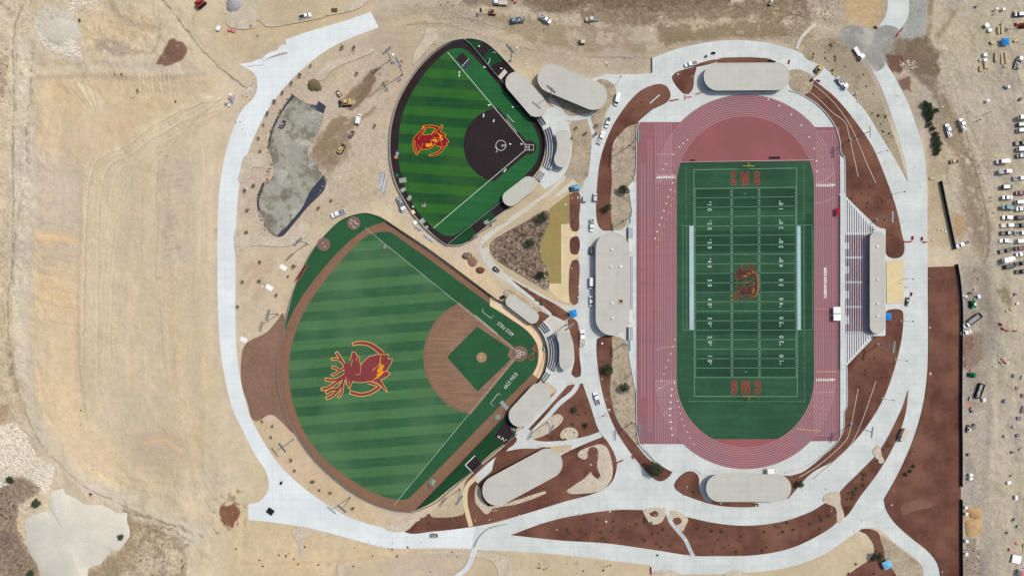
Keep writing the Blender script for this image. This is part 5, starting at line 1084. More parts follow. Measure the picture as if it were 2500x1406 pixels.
# small bleachers west of the track
for y0, y1, lab in ((556, 586, 'upper'), (626, 757, 'middle'), (798, 830, 'lower')):
    cx, cy, _ = P(1541, (y0+y1)/2); t = thing('bleacher', {'upper': 'short set of pale benches near the top end of the biggest roofed building', 'middle': 'long set of three pale bench rows between the biggest roofed building and the track', 'lower': 'short set of pale benches near the bottom end of the biggest roofed building'}[lab], 'bleachers', (cx, cy, 0), 0, 'bleacher rows west of the track')
    for i in range(3):
        xa = 1546-i*4.6; h = .45+.4*i; a = P(xa-3.6, y0); b_ = P(xa, y1)
        k = MB(); k.box(a[0]-cx-(.1), b_[0]-cx, b_[1]-cy, a[1]-cy, .16, h); k.build('row', M['terrace'], t)
        k = MB(); k.box(a[0]-cx-.22, a[0]-cx+.16, b_[1]-cy, a[1]-cy, h+.0, h+.22); k.build('bench', M['bluebench'], t)
for yy in (600, 772):
    cx, cy, _ = P(1541, yy); t = thing('stair_block', 'concrete stair block at %s end of the long west bleacher' % ('the upper' if yy == 600 else 'the lower'), 'stairs', (cx, cy, 0))
    for i in range(5): k = MB(); k.box(-1.6+i*.5, -1.6+(i+1)*.5+.0, -3.2, 3.2, .15, 1.9-.36*i); k.build('step', M['terrace'], t)
    k = MB(); k.box(-1.9, -1.7, -3.3, 3.3, .15, 2.7); k.build('side_wall', M['metal'], t)
# curved seating behind the plates
def arcseat(name, label, cx, cy, r0, r1, rows, a0, a1, group, st=.42):
    X, Y, _ = P(cx, cy); t = thing(name, label, 'seating', (X, Y, 0), 0, group)
    for i in range(rows):
        ra, rb = (r0+(r1-r0)*i/rows)*S, (r0+(r1-r0)*(i+1)/rows)*S; h = .35+st*i
        A = [math.radians(a0+(a1-a0)*k/16) for k in range(17)]
        sec = [[(math.cos(a)*ra, math.sin(a)*ra, .1), (math.cos(a)*rb, math.sin(a)*rb, .1), (math.cos(a)*rb, math.sin(a)*rb, h), (math.cos(a)*ra, math.sin(a)*ra, h)] for a in A]
        k = MB(); k.loft(sec); k.build('row', M['terrace'], t)
        rm = ra+.12
        sec = [[(math.cos(a)*rm, math.sin(a)*rm, h+.02), (math.cos(a)*(rm+.42), math.sin(a)*(rm+.42), h+.02), (math.cos(a)*(rm+.42), math.sin(a)*(rm+.42), h+.30), (math.cos(a)*rm, math.sin(a)*rm, h+.30)] for a in A]
        k = MB(); k.loft(sec); k.build('bench', M['bluebench'], t)
    return t
arcseat('seating_block', 'middle curved rows of slate benches behind the softball plate', 1225, 362, 108, 131, 4, -24, 23, 'curved seating behind the softball plate')
arcseat('seating_block', 'upper short curved rows of slate benches beside the softball dugout roof', 1222, 362, 110, 128, 3, 28, 39, 'curved seating behind the softball plate')
arcseat('seating_block', 'lower short curved rows of slate benches near the narrow softball dugout roof', 1222, 362, 110, 128, 3, -40, -30, 'curved seating behind the softball plate')
arcseat('seating_block', 'middle curved rows of slate benches behind the baseball plate', 1255, 860, 88, 110, 4, -24, 25, 'curved seating behind the baseball plate')
arcseat('seating_block', 'upper short curved rows of slate benches beside the matting end of the baseball dugout', 1255, 860, 88, 106, 3, 31, 47, 'curved seating behind the baseball plate')
arcseat('seating_block', 'lower short curved rows of slate benches near the lower baseball dugout', 1255, 860, 88, 106, 3, -44, -31, 'curved seating behind the baseball plate')
# terraced retaining walls and boundary walls
def wallrib(name, label, pts, h, wd, m, cat, group=None, sm=True):
    pp = smooth(pts, False, 6) if sm else [p[:2] for p in pts]
    poly = ribpoly(pp, wd/S)
    X, Y, _ = P(*pp[len(pp)//2]); k = MB(); n = len(pp)
    L = poly[:n]; R = poly[n:][::-1]
    sec = [[(P(*l)[0]-X, P(*l)[1]-Y, 0), (P(*r)[0]-X, P(*r)[1]-Y, 0), (P(*r)[0]-X, P(*r)[1]-Y, h), (P(*l)[0]-X, P(*l)[1]-Y, h)] for l, r in zip(L, R)]
    k.loft(sec); o = k.build(name, M[m]); o.location = (X, Y, 0)
    return tag(o, label, cat, group)
G1 = 'low walls terracing the mulch slopes beside the stadium'
wallrib('retaining_wall', 'outer pale wall curving through the upper right mulch slope', [(1982, 206), (2010, 228), (2040, 258), (2070, 300), (2090, 340), (2115, 400), (2137, 448)], .5, .28, 'wallcap', 'wall', G1)
wallrib('retaining_wall', 'inner pale wall with a kink in the upper right mulch slope', [(1973, 223), (2000, 245), (2030, 275), (2062, 300), (2070, 325), (2080, 370), (2094, 432)], .5, .28, 'wallcap', 'wall', G1)
wallrib('retaining_wall', 'outer pale wall curving through the lower right mulch slope', [(2137, 930), (2120, 980), (2100, 1035), (2075, 1085), (2040, 1120), (1985, 1168)], .5, .28, 'wallcap', 'wall', G1)
wallrib('retaining_wall', 'inner pale wall with a kink in the lower right mulch slope', [(2094, 948), (2084, 1000), (2074, 1050), (2064, 1074), (2030, 1108), (1990, 1140), (1950, 1164)], .5, .28, 'wallcap', 'wall', G1)
G2 = 'boundary walls round the stadium track'
wallrib('boundary_wall', 'pale boundary wall around the upper right corner of the track', [(1925, 222), (1955, 232), (2000, 262), (2035, 305), (2049, 345), (2052, 375), (2060, 385), (2062, 480)], .9, .3, 'concrete', 'wall', G2)
wallrib('boundary_wall', 'pale boundary wall around the lower right corner of the track', [(2066, 893), (2066, 990), (2060, 1004), (2058, 1045), (2040, 1080), (2000, 1115), (1960, 1140), (1915, 1153)], .9, .3, 'concrete', 'wall', G2)
wallrib('boundary_wall', 'thin pale wall along the lower left corner of the track', [(1553, 900), (1554, 1040), (1560, 1080), (1580, 1105), (1600, 1125)], .9, .3, 'concrete', 'wall', G2)
wallrib('boundary_wall', 'thin pale wall along the upper left corner of the track', [(1562, 298), (1555, 312), (1553, 330), (1552, 420), (1546, 440)], .9, .3, 'concrete', 'wall', G2)
sheet('pavement', [(2049.5, 380), (2061, 388), (2063, 480), (2064, 492), (2050, 472)], M['concrete'])
sheet('pavement', [(2050, 900), (2065, 892), (2065, 990), (2059, 1004), (2057, 1045), (2050, 1070)], M['concrete'])
for p in ([(1533, 455), (1548, 440), (1552, 560), (1552, 820), (1545, 835), (1553, 900), (1552, 960), (1546, 930), (1535, 870), (1533, 830), (1530, 800), (1530, 560), (1543, 520)],): sheet('pavement', p, M['concrete'])
wallrib('seat_wall', 'narrow concrete bench wall standing in the mulch island left of the track', [(1610, 233), (1596, 245), (1586, 254)], .6, .5, 'metal', 'wall', sm=False)
# fences: a run of mesh with its posts
def fence(label, pts, h, m='black', group=None, step=3.0, thick=.06, cat='fence', panel=True, name='fence'):
    pp = smooth(pts, False, 6); X, Y, _ = P(*pp[0]); t = thing(name, label, cat, (X, Y, 0), 0, group)
    W = [(P(*p)[0]-X, P(*p)[1]-Y) for p in pp]
    n = len(W); k = MB(); sec = []
    rp = ribpoly(W, thick)
    L = rp[:n]; R = rp[n:][::-1]
    k.loft([[(*l, .05), (*r, .05), (*r, h-.06), (*l, h-.06)] for l, r in zip(L, R)]); k.build('mesh_panel', M[m], t)
    k = MB(); rp = ribpoly(W, thick+.08); L = rp[:n]; R = rp[n:][::-1]
    k.loft([[(*l, h-.06), (*r, h-.06), (*r, h+.03), (*l, h+.03)] for l, r in zip(L, R)]); k.build('top_rail', M['dkmetal' if m == 'black' else 'metal'], t)
    acc = 0; last = None; cnt = 0
    for i in range(n-1):
        a, b_ = W[i], W[i+1]; l = math.hypot(b_[0]-a[0], b_[1]-a[1]); s_ = (step-acc) if acc else 0
        while s_ <= l and cnt < 95:
            x, y = a[0]+(b_[0]-a[0])*s_/l, a[1]+(b_[1]-a[1])*s_/l; k = MB(); k.tube((x, y, 0), (x, y, h+.1), .07, n=6); k.build('post', M['metal'], t); cnt += 1; s_ += step
        acc = (l-(s_-step)) if s_ > l else acc
        acc = acc % step
    return t
GF = 'fences enclosing the ball fields'
fence('curved outfield fence round the left side of the baseball field', [(693, 815), (682, 860), (679, 912), (685, 962), (700, 1012), (726, 1062), (765, 1117), (811, 1162), (861, 1201), (911, 1228), (961, 1244), (1004, 1249)], 1.4, 'metal', GF, 4.5)
fence('straight fence along the upper edge of the baseball field', [(944, 539), (1060, 617), (1206, 726)], 2.4, 'black', GF, 5)
fence('fence round the green bullpen lobe above the baseball outfield', [(692, 815), (705, 750), (735, 668), (760, 618), (795, 574), (830, 541), (863, 526), (900, 521), (944, 538)], 1.4, 'metal', GF, 4.5)
fence('dark fence round the back of the baseball plate beside the matting', [(1206, 726), (1250, 750), (1291, 778), (1320, 808), (1333, 838), (1337, 868), (1331, 901), (1318, 926), (1290, 955)], 3.0, 'black', GF, 5)
fence('fence along the lower edge of the baseball bullpens', [(1006, 1250), (1060, 1228), (1105, 1192), (1200, 1110), (1264, 1058)], 1.6, 'metal', GF, 4.5)
fence('straight fence between the lower baseball foul side and its bullpens', [(1018, 1242), (1130, 1125), (1245, 1003), (1290, 957)], 1.6, 'black', GF, 5)
fence('curved outfield fence round the left side of the softball field', [(1132, 97), (1100, 104), (1061, 127), (1020, 168), (989, 213), (968, 257), (955, 307), (951, 354), (954, 400), (965, 446), (984, 484), (1008, 523), (1038, 557), (1070, 585), (1092, 600)], 1.4, 'metal', GF, 4.5)
fence('straight fence between the softball field and its upper bullpens', [(1133, 98), (1150, 112), (1205, 177), (1232, 208)], 1.4, 'metal', GF, 4.5)
fence('dark fence along the upper dugout and the back of the softball plate', [(1232, 208), (1279, 257), (1312, 297), (1328, 330), (1330, 368), (1318, 409), (1292, 441), (1232, 488)], 2.6, 'black', GF, 5)
fence('fence round the outside of the upper softball bullpens', [(1133, 98), (1150, 97), (1180, 104), (1208, 124), (1234, 151), (1258, 177)], 1.4, 'metal', GF, 4.5)
fence('straight fence between the softball field and its lower bullpens', [(1093, 597), (1146, 555), (1231, 488)], 1.4, 'metal', GF, 4.5)
fence('fence round the outside of the lower softball bullpens', [(1094, 599), (1120, 600), (1146, 591), (1165, 574), (1212, 533), (1245, 507)], 1.4, 'metal', GF, 4.5)
GB = 'black windscreen fences beside the building site road'
fence('slanting black windscreen fence near the parking lot entrance', [(2294, 443), (2310, 520), (2329, 609)], 1.9, 'black', GB, 4, .12)
fence('longest black windscreen fence between the mulch strip and the site road', [(2333, 645), (2340, 690), (2345, 760), (2344, 860), (2343, 1000), (2344, 1100), (2344, 1186)], 1.9, 'black', GB, 4, .12)
fence('lower black windscreen fence ending at the bottom of the mulch strip', [(2344, 1217), (2344, 1300), (2345, 1420)], 1.9, 'black', GB, 4, .12)
fence('thin fence along the foot of the grandstand', [(2048.5, 478), (2048.5, 600), (2048.5, 750), (2048.5, 900)], 1.1, 'black', None, 4, .12)
fence('low fence across the red apron at the top of the football field', [(1655, 397.5), (1750, 395.5), (1880, 393.5), (1984, 392)], .9, 'metal', None, 3, .03)
fence('silt fence along the upper site road', [(1592, 142), (1592, 178)], 1.2, 'metal', None, 3)
M['pile2'] = mat('dusty_pale_fill', (204, 199, 184), var=0.10, scale=1.0, var2=0.06, scale2=0.1, specks=(1.4, .3, .2))
# ---------- light poles, lamps and goal posts ----------
def ring_(x, y, z, r, n=8): return [(x+r*math.cos(2*math.pi*i/n), y+r*math.sin(2*math.pi*i/n), z) for i in range(n)]
def tree_copy(o, parent=None):
    c_ = o.copy(); COL.objects.link(c_)
    if parent: c_.parent = parent
    for ch in list(o.children): tree_copy(ch, c_)
    return c_
def floodlight(nl, span):
    t = thing('floodlight_pole', 'x', 'light pole')
    k = MB(); k.tube((0, 0, 0), (0, 0, 1.2), .55, .5, 10); k.build('base', M['terrace'], t)
    k = MB(); k.tube((0, 0, 1.0), (0, 0, 1.0+17.5), .26, .14, 10); k.build('pole', M['metal'], t)
    ca_ = MB(); ca_.box(-span/2, span/2, -.1, .1, 17.6, 17.8); 
    if nl > 6: ca_.box(-span/2, span/2, -.1, .1, 16.1, 16.3)
    ca_.build('crossarm', M['metal'], t)
    for i in range(nl):
        x = -span/2+span*((i % 6)+.5)/min(nl, 6); zz_ = 17.5 if i < 6 else 16.0
        k = MB(); k.loft([ring_(x, -.55, zz_-.1, .2), ring_(x, -.62, zz_-.35, .46), ring_(x, -.68, zz_-.5, .48)]); k.tube((x, -.1, zz_+.1), (x, -.5, zz_-.05), .05, n=6)
        k.build('lamp_head', M['lamp'], t)
    return t
FL = floodlight(6, 5.2); FL2 = floodlight(10, 6.2)
poles = [(752, 594, 45, 1, 1, 'above the green bullpen lobe of the baseball field'), (682, 765, 75, 1, 1, 'left of the baseball outfield just above the pale red bed'), (720, 1070, -52, 1, 1, 'left of the baseball field below the pale red bed'),
         (858, 1211, -40, 1, 1, 'near the wide bend of the ring road below the baseball outfield'), (984, 182, 118, 0, 1, 'left of the softball outfield near the top'), (955, 146, 40, 0, .8, 'in the dirt beyond the softball outfield, farthest from its fence'),
         (1248, 148, -48, 0, 1, 'above the upper softball bullpens'), (1343, 240, -40, 0, .95, 'between the two upper roofed buildings'), (1201, 549, 32, 0, 1, 'beside the lower softball bullpens'),
         (1125, 1192, 55, 0, 1, 'below the baseball bullpen strip'), (1338, 1029, 60, 0, 1, 'in the cobble patch near the lower baseball dugout'), (1383, 792, 35, 0, .8, 'behind the baseball seating'),
         (2075, 342, 92, 0, 1, 'on the inner wall of the upper right mulch slope'), (2139, 537, 90, 0, .8, 'in mulch just above the grandstand'), (2142, 841, 84, 0, .8, 'in mulch just below the grandstand'), (2076, 1034, 82, 0, 1.1, 'on the inner wall of the lower right mulch slope'),
         (1540, 354, 90, 0, 1.1, 'beside the upper left corner of the track'), (1524, 538, 90, 0, .7, 'just above the biggest roofed building'), (1523, 838, 90, 0, .7, 'just below the biggest roofed building'), (1545, 1030, 90, 0, 1, 'beside the lower left corner of the track')]
for i, (x, y, a, big, sc, wh) in enumerate(poles):
    t = tree_copy(FL); t.location = PG(x, y); t.rotation_euler.z = math.radians(a); t.scale = (1, 1, sc); t['group'] = 'floodlight poles round the fields'
    t['label'] = 'tall floodlight pole ' + wh
def kill(o):
    for ch in list(o.children): kill(ch)
    bpy.data.objects.remove(o)
kill(FL); kill(FL2)
sl0 = thing('street_lamp', 'x', 'street lamp')
k = MB(); k.tube((0, 0, 0), (0, 0, 6.0), .1, .07, 8); k.build('pole', M['dkmetal'], sl0)
k = MB(); k.tube((0, 0, 5.9), (2.2, 0, 6.1), .05, n=6); k.build('arm', M['dkmetal'], sl0)
k = MB(); k.box(1.7, 2.6, -.22, .22, 6.0, 6.16); k.build('lamp_head', M['dkmetal'], sl0)
k = MB(); k.tube((0, 0, .0), (0, 0, .5), .3, .3, 10); k.build('footing', M['whitecv'], sl0)
lamps = [(2200, 682, 0, 'beside the sand court behind the grandstand'), (2200, 783, 0, 'beside the mulch bed near the blue canopy'), (2186, 877, 0, 'right of the lower grandstand wing'), (2153, 971, -5, 'where the two roads split at the lower right'), (2139, 376, 8, 'on the outer edge of the upper right mulch slope'), (2180, 474, 5, 'above the grandstand by the wide road'),
         (1677, 1188, -50, 'in the mulch island left of the lower roofed building'), (1505, 207, 60, 'near the end of the large tilted roof'), (1478, 1010, 180, 'beside the road left of the lower track'), (2299, 1395, -30, 'by the bottom right road bend')]
for i, (x, y, a, wh) in enumerate(lamps):
    t = sl0 if i == 0 else tree_copy(sl0)
    t.location = P(x, y); t.rotation_euler.z = math.radians(a); t['group'] = 'street lamps along the roads'; t['label'] = 'slim street lamp ' + wh
for (gx0, gy0, sg, wh) in ((1822.5, 398, 1, 'top'), (1823.5, 975, -1, 'bottom')):
    X, Y, _ = P(gx0, gy0); t = thing('goal_post', 'yellow goal post standing behind the %s end zone' % wh, 'goal post', (X, Y, 0), 0, 'football goal posts')
    k = MB(); k.tube((0, 0, 0), (0, 0, 1.8), .12, n=8); k.tube((0, 0, 1.8), (.2, -.9*sg, 2.8), .12, n=8); k.tube((.2, -.9*sg, 2.8), (0, -2.0*sg, 3.05), .12, n=8); k.build('neck', M['yellowpaint'] if 'yellowpaint' in M else M['yellowp'], t)
    k = MB(); k.tube((-2.82, -2.0*sg, 3.05), (2.82, -2.0*sg, 3.05), .12, n=8); k.build('crossbar', M['yellowp'], t)
    for s_ in (-1, 1): k = MB(); k.tube((s_*2.82, -2.0*sg, 3.05), (s_*2.82, -2.0*sg, 9.1), .06, n=6); k.build('upright', M['yellowp'], t)
# ---------- vehicles ----------
paints = {'white': (244, 246, 248), 'black': (46, 50, 56), 'grey': (110, 116, 124), 'darkgrey': (72, 78, 86), 'teal': (96, 140, 148), 'dkgreen': (44, 66, 62), 'maroon': (120, 62, 66), 'blue': (74, 96, 122), 'beige': (206, 196, 178), 'silver': (190, 198, 202), 'tan': (206, 176, 124), 'cyan': (70, 150, 210)}
PM = {}
def paint(n):
    if n not in PM: PM[n] = mat('paint_'+n, paints[n], var=0.0, var2=0.0, rough=0.35, spec=0.5)
    return PM[n]
def sec(x, hw, z0, z1, ch=.12):
    return [(x, -hw, z0+ch), (x, -hw+ch, z0), (x, hw-ch, z0), (x, hw, z0+ch), (x, hw, z1-ch), (x, hw-ch, z1), (x, -hw+ch, z1), (x, -hw, z1-ch)]
def vehicle(kind, color, L=None, roofc=None, bedc='black', load=False):
    W = 1.0; pt = paint(color); rc = paint(roofc) if roofc else pt
    L = L or {'sedan': 4.8, 'suv': 4.9, 'van': 5.6, 'pickup': 6.0, 'box_truck': 7.0, 'flatbed': 8.0, 'dump_truck': 9.0, 'cart': 3.2}[kind]
    nm = {'sedan': 'parked_car', 'suv': 'parked_suv', 'van': 'parked_van', 'pickup': 'pickup_truck', 'box_truck': 'box_truck', 'flatbed': 'flatbed_truck', 'dump_truck': 'dump_truck', 'cart': 'utility_cart'}[kind]
    t = thing(nm, 'x', {'sedan': 'car', 'suv': 'car', 'van': 'van', 'pickup': 'pickup truck', 'box_truck': 'truck', 'flatbed': 'truck', 'dump_truck': 'truck', 'cart': 'utility cart'}[kind])
    f = L/2; W = 1.0 if L < 7 else 1.2; sc = 1.0 if L < 7 else 1.25
    hz = 1.0*sc
    front = [(f, .72*W, .45, .75*hz), (f-.12, .86*W, .35, .88*hz), (f-.5, .96*W, .3, .98*hz)]
    if kind in ('sedan', 'suv', 'cart'): ss = front+[(f-1.3*L/4.8, W*.96, .3, hz*1.02), (-f+.7, W*.97, .3, hz*1.05), (-f+.15, W*.9, .35, hz), (-f, W*.8, .45, .85*hz)]; c0, c1 = (.22, .82) if kind == 'sedan' else (.24, .96); ht = 1.42 if kind == 'sedan' else 1.8
    elif kind == 'van': ss = front[:2]+[(f-.5, .98*W, .3, 1.1), (f-.9, W, .3, 1.2), (-f+.1, W, .3, 1.2), (-f, W*.95, .35, 1.15)]; c0, c1 = (.13, .985); ht = 2.3
    elif kind == 'pickup': ss = front+[(f-1.3, W*.98, .32, 1.12), (-.35, W*.98, .32, 1.12), (-.36, W*.98, .32, .75), (-f+.02, W*.98, .35, .75), (-f, W*.94, .4, .74)]; c0, c1 = (.20, .56); ht = 1.85
    else: ss = front+[(f-.9, W*.98, .4, 1.25), (f-2.3, W*.98, .4, 1.25), (f-2.32, W*.5, .6, .95), (-f, W*.5, .6, .95)]; c0, c1 = (.06 if kind != 'dump_truck' else .12, 2.3/L+.02); ht = 2.4
    b = MB(); b.loft([sec(x, w_, a, z) for x, w_, a, z in ss]); b.build('body', pt, t)
    xa, xb = f-c0*L, f-c1*L; zb0 = {'van': 1.15}.get(kind, hz*1.0 if L < 7 else 1.2)
    sl1, sl2 = {'sedan': (.75, .7), 'suv': (.6, .25), 'van': (.75, .06), 'pickup': (.6, .12), 'cart': (.2, .2)}.get(kind, (.35, .08))
    b = MB(); b.loft([sec(xa, W*.84, zb0-.1, zb0+.04, .03), sec(xa-.02, W*.86, zb0-.1, zb0+.06, .03), sec(xa-sl1, W*.78, zb0-.1, ht-.06, .05), sec(xb+sl2, W*.78, zb0-.1, ht-.06, .05), sec(xb, W*.86, zb0-.1, zb0+.06, .03)])
    b.build('window', M['glass'], t)
    rx0, rx1 = xa-sl1*.92, xb+sl2*.9
    b = MB(); b.loft([sec(rx0, W*.70, ht-.14, ht-.02, .03), sec(rx0-.2, W*.80, ht-.16, ht+.02, .05), sec(rx1+.15, W*.80, ht-.16, ht+.02, .05), sec(rx1, W*.74, ht-.14, ht-.02, .03)]); b.build('roof', rc, t)
    if kind == 'van':
        b = MB(); b.loft([sec(xa-1.5, W*.97, 1.1, ht, .1), sec(xb+.04, W*.97, 1.1, ht, .1)]); b.build('cargo_body', pt, t)
    if kind == 'pickup':
        x1, x0_ = -.42, -f+.02
        b = MB(); b.box(x0_, x1, -W*.97, -W*.85, .7, 1.12); b.box(x0_, x1, W*.85, W*.97, .7, 1.12); b.box(x0_, x0_+.1, -W*.85, W*.85, .7, 1.12); b.box(x1-.08, x1, -W*.85, W*.85, .7, 1.12); b.build('bed_wall', pt, t)
        b = MB(); b.box(x0_+.1, x1-.08, -W*.85, W*.85, .76, .80); b.build('bed_floor', paint(bedc), t)
        if load:
            b = MB(); b.box(x0_+.3, x0_+1.2, -.6, .1, .8, 1.15); b.box(x0_+1.3, x0_+2.0, -.2, .65, .8, 1.3); b.build('load', M['metal'], t)
    if kind == 'box_truck':
        b = MB(); b.loft([sec(xb-.15, 1.2, .95, 3.0, .06), sec(-f-.05, 1.2, .95, 3.0, .06)]); b.build('cargo_box', pt, t)
    if kind == 'flatbed':
        b = MB(); b.box(-f-.05, xb-.2, -1.2, 1.2, .95, 1.1); b.build('deck', paint(bedc), t)
        b = MB(); b.box(xb-.3, xb-.2, -1.2, 1.2, 1.1, 2.1); b.box(-f-.05, xb-.3, -1.2, -1.12, 1.1, 1.4); b.box(-f-.05, xb-.3, 1.12, 1.2, 1.1, 1.4); b.build('deck_rail', M['metal'], t)
        if load:
            b = MB(); b.box(-f+.4, -f+1.9, -.9, .2, 1.1, 1.8); b.box(-f+2.2, -f+3.2, -.3, .9, 1.1, 1.6); b.tube((-f+.5, .5, 1.3), (-f+3.6, .6, 1.3), .2); b.build('load', M['rock2'], t)
    if kind == 'dump_truck':
        x1, x0_ = xb-.3, -f
        b = MB(); b.box(x0_, x1, -1.25, -1.13, 1.0, 2.2); b.box(x0_, x1, 1.13, 1.25, 1.0, 2.2); b.box(x0_, x0_+.12, -1.13, 1.13, 1.0, 2.1); b.box(x1-.12, x1, -1.13, 1.13, 1.0, 2.4); b.build('dump_bed', paint(bedc), t)
        b = MB(); b.box(x0_+.12, x1-.12, -1.13, 1.13, 1.05, 1.15); b.build('bed_floor', M['rock2'], t)
    wr = .36 if L < 7 else .5
    for xx in ((f-.95, -f+1.0) if L < 7 else (f-1.1, -f+1.0, -f+2.4)):
        for s_ in (-1, 1):
            b = MB(); b.tube((xx, s_*(W-.26), wr), (xx, s_*(W+.02), wr), wr, n=12); wh = b.build('wheel', M['tyre'], t)
            b = MB(); b.tube((xx, s_*(W-.02), wr), (xx, s_*(W+.04), wr), wr*.55, n=10); b.build('rim', M['metal'], wh)
    for s_ in (-1, 1):
        b = MB(); b.box(f-.14, f-.0, s_*.62*W-.16, s_*.62*W+.16, .62*hz, .76*hz); b.build('headlight', M['whitecv'], t)
    return t
cache = {}
def place(kind, color, x, y, ang, label, group=None, L=None, roofc=None, bedc='black', load=False, z=None):
    key = (kind, color, L, roofc, bedc, load)
    if key not in cache: t = cache[key] = vehicle(kind, color, L, roofc, bedc, load)
    else: t = tree_copy(cache[key])
    X, Y, Z_ = PG(x, y); t.location = (X*.996, Y*.996, max(Z_, .12) if z is None else z); t.rotation_euler.z = math.radians(ang); t['label'] = label
    if 'group' in t: del t['group']
    if group: t['group'] = group
    return t
GV = 'vehicles scattered over the building site'
V_ = [('pickup', 'white', 744, 39, 14, 'white pickup with a dark bed in the dirt left of the road end'), ('flatbed', 'white', 1221, 6, 178, 'white truck cut off by the top edge of the photo', 7, None, 'beige'),
      ('flatbed', 'teal', 1263, 49, 190, 'dark teal truck loaded with white gear in the upper dirt', 7, None, 'darkgrey', True), ('pickup', 'white', 1332, 46, -34, 'white pickup slanting down right in the upper dirt', None, None, 'black', True),
      ('pickup', 'beige', 1446, 46, 185, 'beige pickup with a grey open bed in the upper dirt', 6.4, None, 'grey'), ('cart', 'darkgrey', 1421, 103, 180, 'small dark utility cart with a pale roof in the upper dirt', None, 'beige'),
      ('pickup', 'white', 1687, 156, 194, 'white pickup on the ring road left of the upper track building'), ('flatbed', 'white', 2098, 131, -58, 'white truck with a dark open deck parked on grey slurry', 7, None, 'black'),
      ('flatbed', 'white', 2057, 203, -50, 'white service truck with a crane arm on the upper right road', 7, None, 'darkgrey', True), ('van', 'white', 875, 291, 75, 'white van parked alone beside the drying pond', 4.8, None),
      ('pickup', 'white', 825, 521, 202, 'white pickup carrying grey gear beside the green bullpen lobe', 7, None, 'grey', True), ('flatbed', 'white', 980, 499, -68, 'white flatbed truck loaded with tools beside the softball outfield', 7.6, None, 'grey', True),
      ('van', 'white', 1507, 243, 257, 'white van parked at the end of the large tilted roof', 6.0, None), ('pickup', 'white', 1484, 299, 255, 'white pickup farthest up the road left of the track', 5.2, None), ('pickup', 'white', 1468, 336, 68, 'white pickup with a loaded pale bed on the road left of the track', 6.2, None, 'beige', True),
      ('suv', 'silver', 1453, 482, 88, 'silver car beside the mulch bed left of the track', 4.2, None), ('cart', 'silver', 1427, 486, 90, 'small silver utility cart on the road by the mulch islands'), ('pickup', 'white', 1445, 550, 270, 'white pickup just above the biggest roofed building', 6.2, None, 'darkgrey', True),
      ('suv', 'darkgrey', 1444, 611, 88, 'dark grey car tucked against the biggest roofed building', 4.0, None), ('van', 'white', 1444, 692, 268, 'white van parked against the biggest roofed building', 5.6, None), ('sedan', 'white', 1444, 735, 90, 'white car with dark windows beside the biggest roofed building', 5.4, None),
      ('pickup', 'white', 1422, 826, 90, 'white pickup with a loaded bed on the road behind the baseball seating', 8, None, 'beige', True), ('pickup', 'white', 1457, 973, 108, 'white pickup driving on the road left of the lower track', 6.4, None, 'grey'),
      ('box_truck', 'beige', 2203, 1062, 246, 'cream box truck on the lower right road', 6.6, None), ('pickup', 'white', 2351, 596, 202, 'white pickup with a black bed at the foot of the slanting black fence', 6.6, None), ('pickup', 'white', 2317, 318, 106, 'left one of the two white pickups side by side in the dirt', 6.4, None, 'darkgrey', True),
      ('pickup', 'white', 2352, 304, 112, 'right one of the two white pickups side by side in the dirt', 6.2, None, 'darkgrey', True), ('flatbed', 'white', 2486, 153, 72, 'white and black truck by the timber stacks', 6.6, None, 'black', True), ('suv', 'black', 2491, 35, 180, 'black car with a white roof at the top right corner', 5.4, 'silver'),
      ('dump_truck', 'white', 2373, 783, 217, 'white cab dump truck with a long grey bed beside the black fence', 10, None, 'darkgrey'), ('sedan', 'white', 2360, 812, 197, 'white car behind the dump truck', 5.0, None)]
for v in V_:
    kd, co, x, y, a, lb = v[:6]; ex = list(v[6:])+[None]*4
    place(kd, co, x, y, a, lb, GV, ex[0], ex[1], ex[2] or 'black', bool(ex[3]))
GP = 'vehicles in the dirt parking lot'
